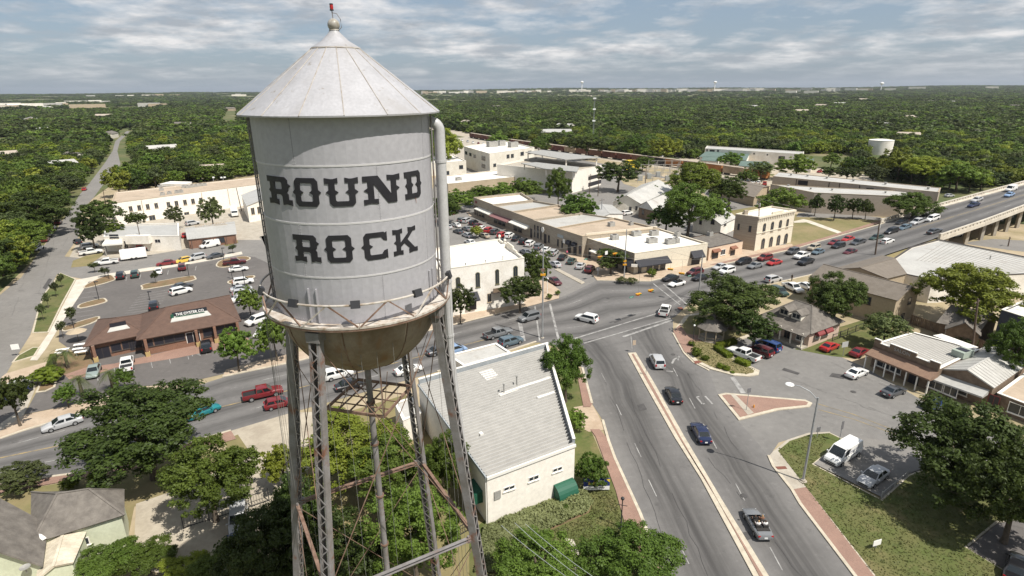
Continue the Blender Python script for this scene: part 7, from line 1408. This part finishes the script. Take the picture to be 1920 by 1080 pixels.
def wood(name,pts,protos,smin,smax,zs,seed):
    g=np.random.default_rng(seed); n=len(pts); me=bpy.data.meshes.new(name); V=np.zeros((n,3),np.float32); V[:,:2]=pts; sc=g.uniform(smin,smax,n).astype(np.float32); V[:,2]=[hill(x,y) for x,y in pts]; V[:,2]+=sc*zs*.62
    me.vertices.add(n); me.vertices.foreach_set('co',V.ravel()); 
    A=me.attributes.new('s','FLOAT_VECTOR','POINT'); A.data.foreach_set('vector',np.stack([sc,sc,sc*zs],1).astype(np.float32).ravel()); A=me.attributes.new('rz','FLOAT','POINT'); A.data.foreach_set('value',g.uniform(0,6.28,n).astype(np.float32)); A=me.attributes.new('k','INT','POINT'); A.data.foreach_set('value',g.integers(0,len(protos),n).astype(np.int32))
    o=link(name,me); o['kind']='stuff'; col=bpy.data.collections.new(name+'_kinds')
    for q in protos: po=bpy.data.objects.new('woods_crown',q); col.objects.link(po)
    ng=bpy.data.node_groups.new(name,'GeometryNodeTree'); ng.interface.new_socket('Geometry',in_out='INPUT',socket_type='NodeSocketGeometry'); ng.interface.new_socket('Geometry',in_out='OUTPUT',socket_type='NodeSocketGeometry'); N=ng.nodes.new; L=ng.links.new
    gi,go=N('NodeGroupInput'),N('NodeGroupOutput'); ip=N('GeometryNodeInstanceOnPoints'); ci=N('GeometryNodeCollectionInfo'); ci.inputs['Collection'].default_value=col; ci.inputs['Separate Children'].default_value=True; ci.inputs['Reset Children'].default_value=True; ip.inputs['Pick Instance'].default_value=True
    def at(nm,ty): a=N('GeometryNodeInputNamedAttribute'); a.data_type=ty; a.inputs['Name'].default_value=nm; return a.outputs[0]
    cx=N('ShaderNodeCombineXYZ'); L(at('rz','FLOAT'),cx.inputs[2]); L(gi.outputs[0],ip.inputs['Points']); L(ci.outputs[0],ip.inputs['Instance']); L(at('k','INT'),ip.inputs['Instance Index']); L(cx.outputs[0],ip.inputs['Rotation']); L(at('s','FLOAT_VECTOR'),ip.inputs['Scale']); L(ip.outputs[0],go.inputs[0]); md=o.modifiers.new('woods','NODES'); md.node_group=ng
PR2=[crown(k,2,v) for k in ('oak','green','olive','bright') for v in (0,1)]+[crown('oak',2,2),crown('green',2,2)]; PR3=[crown(k,3,v) for k in ('oak','green','olive') for v in (0,1)]+[crown('oak',3,2)]
wood('woods',near[NIND:],PR2,3.4,7.2,.80,1); wood('far_woods',mid,PR3,4.2,10,.66,2); wood('horizon_woods',far,PR3,9,22,.34,4)
# ---- pale buildings towards the horizon
M_far=[M_offw,M_wstuc,M_sid,M_rl]
def far_box(x,y,wd,ht,k):
    d=ray(x,y); t=-(CAM_H-6)/d.z if d.z<-.004 else 5200/math.hypot(d.x,d.y); p=Vector((d.x*t,d.y*t,0)); 
    if p.length>5600: p*=5600/p.length
    z=hill(p.x,p.y); q=MB((p.x,p.y,z)); a=math.atan2(p.y,p.x)-math.pi/2+rh.uniform(-.3,.3); q.box((p.x,p.y,z+ht/2),(wd,rh.uniform(14,26),ht),a); o=q.build('building',M_far[k%4],None); o.location=(p.x,p.y,z); tag(o,'pale low building far off towards the horizon, '+('left of the tank' if x<480 else 'right behind the tank' if x<1110 else 'in the middle of the skyline' if x<1420 else 'at the right of the skyline'),'building','pale buildings towards the horizon')
k=0
for x0,x1,y0,y1,n in ((0,60,198,204,6),(60,320,191,199,10),(100,470,178,183,8),(780,1010,160,167,16),(820,1110,166,173,14),(1080,1420,161,168,34),(1150,1440,167,173,24),(1420,1900,164,168,12),(1380,1560,170,175,9)):
    for i in range(n): x=rh.uniform(x0,x1); y=rh.uniform(y0,y1); far_box(x,y,rh.uniform(30,110),rh.uniform(10,15) if y>176 else rh.uniform(14,26),k); k+=1

# ---- rough grass on the near lawns
def tufts(name,px,n,z,seed):
    poly=[G(*q) for q in px]; xs=[p.x for p in poly]; ys=[p.y for p in poly]; g=np.random.default_rng(seed); X=g.uniform(min(xs),max(xs),n); Y=g.uniform(min(ys),max(ys),n); k=inside(X,Y,[(p.x,p.y) for p in poly]); X,Y=X[k],Y[k]; m=len(X)
    P=np.stack([X,Y,np.full(m,z)],1); a=g.uniform(0,6.28,m); w=g.uniform(.05,.13,m)[:,None]; t=np.stack([np.cos(a),np.sin(a),0*a],1); h=np.stack([g.normal(0,.07,m),g.normal(0,.07,m),g.uniform(.05,.14,m)],1)
    Q=np.stack([P-t*w,P+t*w,P+h],1).reshape(-1,3); me=bpy.data.meshes.new(name); me.from_pydata(Q.tolist(),[],np.arange(3*m).reshape(-1,3).tolist()); me.materials.append(LM['grass']); o=link(name,me); o['kind']='stuff'
LM['grass']=leafmat('grass_blades',(.078,.098,.025),(.140,.135,.048),.2)
tufts('rough_grass',[(1457,845),(1515,817),(1555,815),(1526,872),(1652,938),(1760,872),(1960,908),(1868,979),(1812,1027),(1895,1077),(1900,1090),(1645,1090),(1510,917)],15000,.16,1)
tufts('rough_grass',[(1112,940),(1090,880),(1150,925),(1172,993),(1200,1080),(1080,1080),(1000,1010),(1104,966)],9000,.035,2)
tufts('rough_grass',[(1290,640),(1330,640),(1360,655),(1376,672),(1420,697),(1400,704),(1332,690)],3000,.19,3)
# ================================================================== PEOPLE, POLES, SIGNS
M_skin=mat('skin',(.45,.27,.18),.6); M_hair=mat('hair',(.05,.03,.02),.7); M_hairb=mat('fair_hair',(.40,.26,.12),.7)
def person(label,x,y,rz,shirt,trouser,hair=M_hair,pose='stand',loc=None,parent_z=0,scale=1.0,group=None):
    p=loc or G(x,y,0.0); t=thing('person',label,'person',p,rz,group); t.scale=(scale,)*3
    if pose=='stand':
        J={'pel':(0,0,.95),'chest':(0,0,1.32),'neck':(0,0,1.48),'head':(.02,0,1.62),'top':(.02,0,1.72),'hl':(0,.10,.90),'kl':(.10,.11,.50),'al':(.02,.11,.08),'tl':(.16,.12,.04),'hr':(0,-.10,.90),'kr':(.0,-.11,.50),'ar':(-.12,-.11,.09),'tr':(.02,-.12,.04),'sl':(0,.19,1.40),'el':(-.04,.25,1.12),'wl':(.06,.27,.88),'fl':(.09,.27,.80),'sr':(0,-.19,1.40),'er':(.0,-.25,1.12),'wr':(.10,-.26,.90),'fr':(.13,-.26,.82)}
    else:
        J={'pel':(0,0,.14),'chest':(-.08,0,.48),'neck':(-.10,0,.64),'head':(-.07,0,.78),'top':(-.07,0,.88),'hl':(.05,.10,.12),'kl':(.45,.12,.18),'al':(.60,.12,-.12),'tl':(.72,.12,-.14),'hr':(.05,-.10,.12),'kr':(.45,-.12,.18),'ar':(.60,-.12,-.12),'tr':(.72,-.12,-.14),'sl':(-.09,.19,.56),'el':(.02,.25,.34),'wl':(.24,.20,.36),'fl':(.32,.18,.38),'sr':(-.09,-.19,.56),'er':(.02,-.25,.34),'wr':(.24,-.20,.36),'fr':(.32,-.18,.38)}
    E=[('pel','chest'),('chest','neck'),('neck','head'),('head','top'),('pel','hl'),('hl','kl'),('kl','al'),('al','tl'),('pel','hr'),('hr','kr'),('kr','ar'),('ar','tr'),('chest','sl'),('sl','el'),('el','wl'),('wl','fl'),('chest','sr'),('sr','er'),('er','wr'),('wr','fr')]
    RD={'pel':.145,'chest':.155,'neck':.055,'head':.098,'top':.07,'hl':.095,'kl':.062,'al':.045,'tl':.04,'sl':.065,'el':.046,'wl':.032,'fl':.03}
    ks=list(J); me=bpy.data.meshes.new('body'); me.from_pydata([J[k] for k in ks],[(ks.index(a),ks.index(b)) for a,b in E],[]); o=bpy.data.objects.new('body',me); COL.objects.link(o)
    sk=o.modifiers.new('skin','SKIN'); sd=o.modifiers.new('sub','SUBSURF'); sd.levels=1
    for i,k in enumerate(ks):
        r=RD.get(k) or RD[k[0]+'l']; me.skin_vertices[0].data[i].radius=(r,r); me.skin_vertices[0].data[i].use_root=(k=='pel')
    dg=bpy.context.evaluated_depsgraph_get(); nm=bpy.data.meshes.new_from_object(o.evaluated_get(dg)); bpy.data.objects.remove(o); nm.name='body'
    nm.materials.clear(); 
    for m in (M_skin,shirt,trouser,hair): nm.materials.append(m)
    st=pose=='stand'
    for f in nm.polygons:
        c=f.center; f.use_smooth=True; z=c.z
        if z>(1.50 if st else .66): f.material_index=3 if (c.z>(1.66 if st else .82) or c.x<(-.01 if st else -.12)) else 0
        elif z<(.98 if st else .2) and (abs(c.y)<.2): f.material_index=2
        elif abs(c.y)>.205 and z<(1.2 if st else .42): f.material_index=0
        else: f.material_index=1
    link('body',nm,t); return t
cl=lambda n,c: mat('cloth_'+n,c,.85)
person('person in a white shirt standing at the restaurant corner',418,634,1.0,cl('white',(.75,.72,.7)),cl('navy',(.03,.03,.06)))
person('small person in white near the round tree by the restaurant',424,642,2.0,cl('white',(.75,.72,.7)),cl('grey',(.2,.2,.2)),scale=.75)
person('person in dark clothes standing at the lot edge behind the cafe house',1484,527,.4,cl('black',(.02,.02,.02)),cl('black',(.02,.02,.02)))
person('person in a pink top walking past the arched doorways',1063,480,2.0,cl('pink',(.6,.12,.2)),cl('navy',(.03,.03,.06)))
cm=conv.matrix_basis.copy(); cm=Matrix.Translation(conv.location)@Matrix.Rotation(conv.rotation_euler.z,4,'Z')
for x,y,lab,hr,sh in ((-.15,.36,'driver of the open grey convertible, front left seat',M_hair,cl('black',(.02,.02,.02))),(-.15,-.36,'front right passenger of the open grey convertible',M_hairb,cl('brown',(.2,.1,.06))),(-.95,.36,'rear left passenger in white in the open grey convertible',M_hairb,cl('white',(.75,.72,.7))),(-.95,-.36,'rear right passenger in white in the open grey convertible',M_hair,cl('white',(.75,.72,.7)))):
    person(lab,0,0,conv.rotation_euler.z,sh,cl('navy',(.03,.03,.06)),hr,'sit',loc=cm@Vector((x,y,.9)),group='people riding in the open convertible')
# ---- tall lamp, signal poles, utility poles
M_galv=mat('galvanised_steel',(.36,.37,.38),.45,(.28,.29,.30),2,4,metal=.3); M_pole=mat('utility_pole_wood',(.13,.095,.07),.9,(.09,.065,.05),1.5,5); M_sigy=mat('signal_yellow',(.62,.30,.02),.5); M_stgreen=mat('street_sign_green',(.02,.20,.14),.5); M_lens=mat('lamp_lens',(.78,.78,.75),.2)
def pole_h(bx,by,tx,ty):
    b=G(bx,by); d=ray(tx,ty); t=(d.x*b.x+d.y*b.y)/(d.x**2+d.y**2); return CAM_H+d.z*t
p=G(1505,904); H_=pole_h(1505,904,1531,745); t=thing('street_lamp','tall grey street lamp with a curved arm on the corner lawn','street lamp',p); q=MB(p); q.tube([p,p+Vector((0,0,H_))],[.14,.09],10); q.build('pole',M_galv,t,smooth=60); q=MB(p); q.lathe(p,[(.45,0),(.45,.2),(.28,.25),(.28,.4),(.1,.45)],12); q.build('base',M_conc,t)
hd=G(1487,722,H_+.9); hd=Vector((hd.x,hd.y,H_+.9)); a=p+Vector((0,0,H_-.3)); q=MB(p); q.tube([a,a.lerp(hd,.35)+Vector((0,0,.45)),a.lerp(hd,.75)+Vector((0,0,.35)),hd],.055,8); q.build('arm',M_galv,t,smooth=60)
dv=(hd-a); dv.z=0; dv.normalize(); q=MB(p); q.ball(hd+dv*.35,.5,12,8,(1,1,.3)); hm=Matrix.Rotation(math.atan2(dv.y,dv.x),4,'Z'); q.build('lamp_head',M_lens,t,smooth=60)
def mast(label,bx,by,tx,ty,arms=(),boxes=(),lamp=None,r=.17):
    b=G(bx,by); h=pole_h(bx,by,tx,ty); t=thing('signal_pole',label,'signal pole',b); q=MB(b); q.tube([b,b+Vector((0,0,h))],[r,r*.6],10); q.build('pole',M_galv,t,smooth=60); q=MB(b); q.lathe(b,[(.35,0),(.35,.15),(.2,.2)],10); q.build('base',M_conc,t)
    return t,b,h
def signal(label,x,y,z,rz,L=1.15):
    p=G(x,y,z); t=thing('traffic_signal',label,'traffic signal',p,rz,'signals hanging over the junction'); q=MB(); q.box((0,0,0),(L,.34,.34)); q.build('housing',M_sigy,t); q=MB(); q.box((0,0,.19),(L*1.08,.5,.04)); q.build('backplate',M_sigy,t)
    for k,c in enumerate(((.35,.02,.02),(.35,.2,.02),(.02,.25,.12))): q=MB(); q.lathe((0,0,0),[(.0,.12),(.13,.13),(.14,.2)],10); o=q.build('lens',mat('signal_lens_%d'%k,c,.3),t); o.location=((k-1)*L*.31,-.16,0); o.rotation_euler=(R(90),0,0)
    for k in range(3): q=MB(); q.box(((k-1)*L*.31,-.24,.13),(.3,.16,.03)); q.build('visor',M_sigy,t)
    return p
t1,b1,h1=mast('tall grey signal pole rising in front of the corner tree',1017,634,1017,459); t2,b2,h2=mast('grey signal pole before the corner cafe',1170,520,1174,430); t3,b3,h3=mast('grey signal pole beside the big oak by the gazebo',1309,562,1314,478)
for b,t,bx in ((b1,t1,(1017,515)),(b2,t2,(1171,496))):
    q=MB(b); c=G(bx[0],bx[1],0); z=pole_h(*(1017,634) if b is b1 else (1170,520),*bx); q.box((b.x,b.y,z),(.9,.4,.35)); q.build('signal_head',M_sigy,t); q=MB(b); q.box((b.x,b.y,z+.9),(.7,.3,.5)); q.build('signal_head',M_sigy if b is b2 else M_rusty,t)
def wire(name,label,a,c,sag=.8,m=M_wire,r=.02,par=None):
    q=MB(a); q.tube([a.lerp(c,k/10)+Vector((0,0,-sag*4*(k/10)*(1-k/10))) for k in range(11)],r,4); o=q.build(name,m,par); o.location=a if par is None else (0,0,0); return o
SG=[('west signal of the pair over the upper crossing',1125,482,6.2),('east signal of the pair over the upper crossing',1153,476,6.2),('left signal of the pair over the avenue crossing',1197,552,6.2),('right signal of the pair over the avenue crossing',1220,545,6.2),('upper signal of the pair by the queue',1257,505,6.2),('lower signal of the pair by the queue',1278,513,6.2)]
SP=[signal(l,x,y,z,heading((1000,600),(1250,540))+(.0 if i<4 else -1.0)) for i,(l,x,y,z) in enumerate(SG)]
def span(label,a,c,pts):
    w=tag(wire('span_wire',None,a,c,.6),label,'wire')
    for p in pts:
        s=(p-a).dot(c-a)/(c-a).length_squared; s=min(1,max(0,s)); z=a.lerp(c,s).z-.6*4*s*(1-s); q=MB(); 
        hw=wire('hanger_wire',None,p,Vector((p.x,p.y,max(z,p.z+.3))),0); hw.parent=w; hw.location=p-w.location
top=lambda b,h:Vector((b.x,b.y,h-1.0))
span('span wire from the corner tree pole to the cafe pole',top(b1,h1),top(b2,h2),SP[0:2]); span('span wire from the corner tree pole to the oak pole',top(b1,h1),top(b3,h3),SP[2:4]); span('span wire from the cafe pole to the oak pole',top(b2,h2),top(b3,h3),SP[4:6])
for lab,x,y,z in (('green street name sign hung at the west end of the avenue signals',1184,557,6.2),('green street name sign hung below the queue signals',1293,517,6.0),('green street name sign hung near the cafe tree',1098,486,5.0)):
    p=G(x,y,z); t=thing('street_sign',lab,'sign',p,heading((1000,600),(1250,540)),'green street name signs over the junction'); q=MB(); q.box((0,0,0),(1.0,.04,.3)); q.build('sign_panel',M_stgreen,t); text_obj('street_name','MAIN ST',.2,(0,-.03,0),R(90),0,M_wp,t,.002).location=(0,-.03,0)
p=G(1137,474,6.2); t=thing('hanging_sign','white square sign hung between the upper crossing signals','sign',p,heading((1000,600),(1250,540))); q=MB(); q.box((0,0,0),(.8,.04,.9)); q.build('sign_panel',M_wp,t)
M_drum=mat('transformer_can',(.42,.42,.40),.5)
def util(label,bx,by,tx,ty,arm=True,can=False,heads=0,m=None,r=.15,rz=.6):
    b=G(bx,by); h=pole_h(bx,by,tx,ty); tp_=G(tx,ty,h); tp_=Vector((tp_.x,tp_.y,h)); t=thing('utility_pole',label,'utility pole',b); q=MB(b); q.tube([b,tp_],[r*1.15,r*.8],8); q.build('pole',m or M_pole,t,smooth=60); d=Vector((math.cos(rz),math.sin(rz),0))
    if arm: q=MB(b); c=tp_-Vector((0,0,.6)); q.beam(c-d*1.1,c+d*1.1,.12,.14); q.build('crossarm',M_pole,t)
    if can: q=MB(b); c=tp_-Vector((0,0,1.9))+d*.45; q.lathe(c,[(0,-.5),(.27,-.5),(.27,.5),(0,.55)],12); q.build('transformer',M_drum,t,smooth=40)
    for k in range(heads): q=MB(b); c=tp_+d*(1.4*(k-(heads-1)/2))+Vector((0,0,.1)); q.box(c,(.9,.7,.55),rz); q.build('floodlight',M_lens,t)
    return tp_
U=[util('dark leaning utility pole before the overpass ramp',1640,484,1650,412,False,True,r=.2),util('pale wooden pole behind the shop row, tall',1257,398,1264,345,False,m=M_sid,r=.16),util('grey pole with floodlight behind the shop row',1127,413,1129,372,True,m=M_galv),util('dark pole left of the stone building',1421,467,1424,372,True,True),util('dark pole in the green trees with a white transformer can',1292,412,1294,360,True,True),util('dark pole beside the garden of the small dark house',1822,662,1834,560,True,r=.17),util('dark pole before the garage front bay',267,465,257,418,False,r=.12),util('pole on the left street below the hall corner',198,385,193,355,True),util('pole left of the left street, upper one',97,386,92,345,True),util('pole left of the left street, middle one',110,396,105,366,True),util('pole in trees at the left edge with floodlights',22,470,18,430,True,False,2),util('pole left of the left street near the grey cars',70,440,60,412,True),util('thin pole beside the long hall right end',453,396,443,352,False),util('floodlight cluster pole above the hall roof, left',400,356,400,333,False,False,1,M_galv),util('floodlight cluster pole above the hall roof, right',421,356,418,333,False,False,2,M_galv),util('pole among parking garage trees, left of a pair',1105,367,1107,326,True),util('pole among parking garage trees, right of a pair',1121,368,1123,328,True),util('dark pole before the substation',1210,348,1212,308,True),util('dark pole at the left edge of the left street',6,518,2,486,True),util('pole among trees beyond the front warehouse',1700,325,1704,296,True),util('small pole in the dirt below the overpass',1890,462,1894,444,True)]
for k,(a,c,lab) in enumerate(((U[3],U[4],'power line between poles at the stone building and the green trees'),(U[4],U[1],'power line between poles behind the shop row'),(U[8],U[9],'power line along the left street'),(U[0],U[3],'power line from the leaning pole to the stone building pole'))): tag(wire('power_line',None,a,c,.8),lab,'wire')
for a,c,lab in (((940,985,9),(1075,1090,8.5),'leftmost of the service wires over the trees at the bottom'),((965,980,9),(1098,1090,8.5),'middle service wire over the trees at the bottom'),((985,982,8.6),(1125,1090,8.2),'rightmost of the service wires over the trees at the bottom')):
    tag(wire('service_wire',None,G(*a),G(*c),.2,mat('bright_wire',(.34,.36,.35),.5),.022),lab,'wire')
# parking lot lamps
for lab,bx,by,tx,ty in (('lot lamp in the island left of the black SUVs',205,524,199,502),('lot lamp in the upper island by the walk',186,563,179,528),('lot lamp in the island behind the restaurant',355,520,351,496),('lot lamp behind the restaurant roofs',281,563,277,547),('lot lamp by the left walk below the island',141,624,133,600),('lot lamp in the right hand small island',436,524,431,497),('lot lamp right of the small island',461,546,456,506),('lot lamp at the cross street kerb',420,489,417,465)):
    b=G(bx,by); h=pole_h(bx,by,tx,ty); t=thing('lot_lamp',lab,'street lamp',b,0,'lamps of the parking lot'); q=MB(b); q.tube([b,b+Vector((0,0,h))],.07,6); q.build('pole',M_dark,t); q=MB(b); q.box(b+Vector((.25,0,h)),(.8,.35,.15)); q.build('lamp_head',M_dark,t)
b=G(1164,990); h=pole_h(1164,990,1168,933); t=thing('lamp_post','black lamp post with a round globe beside the brick walk','street lamp',b); q=MB(b); q.lathe(b,[(.3,0),(.3,.12),(.16,.2),(.12,.7),(.07,.9),(.055,h-.4),(.08,h-.3)],10); q.build('pole',M_dark,t,smooth=60); q=MB(b); q.ball(b+Vector((0,0,h-.12)),.2,12,8); q.build('globe',M_dark,t,smooth=60); q=MB(b); q.beam(b+Vector((-.5,.15,h-.95)),b+Vector((.5,-.15,h-.95)),.05); q.build('banner_arm',M_dark,t)
b=G(1298,652); h=pole_h(1298,652,1300,610); t=thing('lamp_post','black lamp post in the garden bed before the gazebo','street lamp',b); q=MB(b); q.tube([b,b+Vector((0,0,h))],.06,8); q.build('pole',M_dark,t); q=MB(b); q.ball(b+Vector((0,0,h)),.18,10,8); q.build('globe',M_lens,t,smooth=60)
b=G(1026,550); h=pole_h(1026,550,1033,523); t=thing('lamp_post','white globed lamp post at the bank corner','street lamp',b); q=MB(b); q.tube([b,b+Vector((0,0,h))],.08,8); q.build('pole',M_lens,t); q=MB(b); q.ball(b+Vector((0,0,h)),.3,10,8); q.build('globe',M_lens,t,smooth=60)
b=G(1121,517); t=thing('info_post','grey post box on the corner before the corner cafe','post',b); q=MB(b); q.box(b+Vector((0,0,.7)),(.25,.25,1.4)); q.build('post',M_galv,t); q=MB(b); q.box(b+Vector((0,0,1.7)),(.7,.5,.7)); q.build('box_head',M_galv,t)
# small road signs
def rsign(label,bx,by,tx,ty,col,w=.6,hh=.7,rz=.3,n='road_sign'):
    b=G(bx,by); h=max(1.2,pole_h(bx,by,tx,ty)); t=thing(n,label,'sign',b); q=MB(b); q.tube([b,b+Vector((0,0,h))],.04,6); q.build('post',M_galv,t); q=MB(b); q.box(b+Vector((0,-.06,h-hh/2)),(w,.04,hh),rz); q.build('sign_panel',col,t); return t
M_sback=mat('sign_back',(.16,.155,.16),.5)
rsign('dark backed road sign on the brick traffic island',1399,771,1402,727,M_sback); rsign('dark backed road sign left on the corner lawn',1531,823,1534,800,M_sback); rsign('dark backed road sign right on the corner lawn',1573,830,1580,789,M_sback,.35,1.2); rsign('pale sign at the tip of the brick median',1188,661,1190,638,M_tan,.6,.9); rsign('white sign standing at the left street corner',34,668,28,645,M_wp,1.2,1.0); rsign('white lawn board in the grass at lower right',1641,1030,1643,1015,M_wp,1.0,.65); rsign('small board beside the red coupe on the lawn edge',1580,668,1582,640,M_drum,1.3,1.0); rsign('round red stop sign at the far end of the downtown street',852,412,853,398,M_awnr,.9,.9)
rsign('thin sign post on the brick median',1211,704,1213,685,M_sback,.3,.5)
b=G(1413,764+2); t=thing('hydrant','small orange marker on the brick traffic island','marker',b+Vector((0,0,.15))); q=MB(b+Vector((0,0,.15))); q.lathe(b+Vector((0,0,.15)),[(.12,0),(.12,.35),(.08,.45),(0,.5)],8); q.build('marker_body',mat('marker_orange',(.6,.25,.03),.6),t)
for x,y,z in ((1490,892,.15),): pass
for px,lab in (([(1408,0),(0,0)],''),): pass
# tactile ramps
M_ramp=mat('ramp_tactile',(.20,.075,.05),.8,(.15,.06,.045),3,4)
for px in ([(1453,877),(1472,876),(1476,881),(1458,882)],[(1300,679),(1312,677),(1316,681),(1304,684)],[(1270,578),(1278,577),(1282,581),(1274,582)]): sheet('tactile_ramp',px,.165,M_ramp)
# patio umbrellas and white tables by the restaurant
for k,(x,y,c) in enumerate(((148,640,M_awnw),)):
    p=G(x,y,0); t=thing('patio_umbrella','faded tan umbrella over the restaurant patio','umbrella',p); q=MB(p); q.tube([p,p+Vector((0,0,2.3))],.04,6); q.build('pole',M_wood,t); q=MB(p); q.lathe(p,[(1.7,2.0),(.9,2.35),(0,2.6)],8); q.build('canopy',M_sid,t)
for k,(x,y) in enumerate(((119,662),(116,668),(152,652),(150,660),(154,666))):
    p=G(x,y,0); t=thing('patio_table',['white patio table at the left end of the patio','white patio table nearest the hedge','white patio table under the umbrella','white patio table in the middle of the patio','white patio table by the restaurant wall'][k],'table',p,rz=.4,group='patio tables by the restaurant'); q=MB(); q.box((0,0,.73),(2.0,.8,.05)); q.build('tabletop',M_wp,t); 
    for s in (-.7,.7): q=MB(); q.box((s,0,.35),(.08,.6,.7)); q.build('leg',M_hvac,t)
for k,(x,y) in enumerate(((152,690),(196,679),(223,672),(300,662),(330,655),(351,650))):
    p=G(x+10,y+6,0); q=MB(p); q.box(p+Vector((0,0,.08)),(1.9,.2,.14),heading((150,692),(350,650))); o=q.build('wheel_stop',M_conc2); tag(o,'pale concrete wheel stop before the restaurant, '+['far left','second from left','third from left','third from right','second from right','far right'][k],'wheel stop','wheel stops before the restaurant')
p=G(1186,398); t=thing('red_gate','red wooden gate behind the shop row','gate',p); q=MB(p); q.box(p+Vector((0,0,1.2)),(2.4,.1,2.3),.4); q.build('gate_leaf',M_awnr,t)
# mast
p=G(1112,262); h=pole_h(1112,262,1112,182); t=thing('radio_mast','thin lattice radio mast rising over the woods','mast',p); hw=.7
for a_ in range(3):
    an=a_*2.094; q=MB(p); q.beam(p+Vector((hw*math.cos(an),hw*math.sin(an),0)),p+Vector((hw*.5*math.cos(an),hw*.5*math.sin(an),h)),.14); q.build('mast_leg',M_galv,t)
q=MB(p)
for k in range(int(h/2)):
    for a_ in range(3):
        f=lambda z,an:p+Vector((hw*(1-.5*z/h)*math.cos(an),hw*(1-.5*z/h)*math.sin(an),z)); q.beam(f(2*k,a_*2.094),f(2*k+2,(a_+1)*2.094),.07)
o=q.build('lacing',M_galv,t); o['kind']='stuff'
for z in (.45,.72,.97): q=MB(p); q.box(p+Vector((0,0,h*z)),(2.6,2.6,1.2)); q.build('antenna',M_lens,t)
# far water towers on the horizon
for x,y0,y1,lab in ((1091,152,165,'far white water tower left on the horizon'),(1340,152,165,'far white water tower in the middle of the horizon'),(1652,154,166,'far pale water tower right on the horizon')):
    d=ray(x,y1); s=5200/math.hypot(d.x,d.y); p=Vector((d.x*s,d.y*s,hill(d.x*s,d.y*s))); k=5200/F_PX; ztop=CAM_H+ray(x,y0).z*s; t=thing('distant_water_tower',lab,'water tower',p,0,'water towers on the horizon'); q=MB(p); q.ball(Vector((p.x,p.y,ztop-9)),13,14,8,(1,1,.7)); q.build('tank',M_wp,t); q=MB(p); q.tube([p,Vector((p.x,p.y,ztop-14))],3,8); q.build('column',M_wp,t)
# ================================================================== AIR
def haze(density):
    q=MB(); q.box((0,3900,69),(16400,16600,142)); m=bpy.data.materials.new('haze'); m.use_nodes=True; nt=m.node_tree; nt.nodes.clear(); o=nt.nodes.new('ShaderNodeOutputMaterial'); v=nt.nodes.new('ShaderNodeVolumePrincipled'); v.inputs['Color'].default_value=(.86,.91,1,1); v.inputs['Density'].default_value=density; v.inputs['Anisotropy'].default_value=.2; nt.links.new(v.outputs[0],o.inputs['Volume']); ob=q.build('haze',m); ob['kind']='stuff'
haze(.000036)
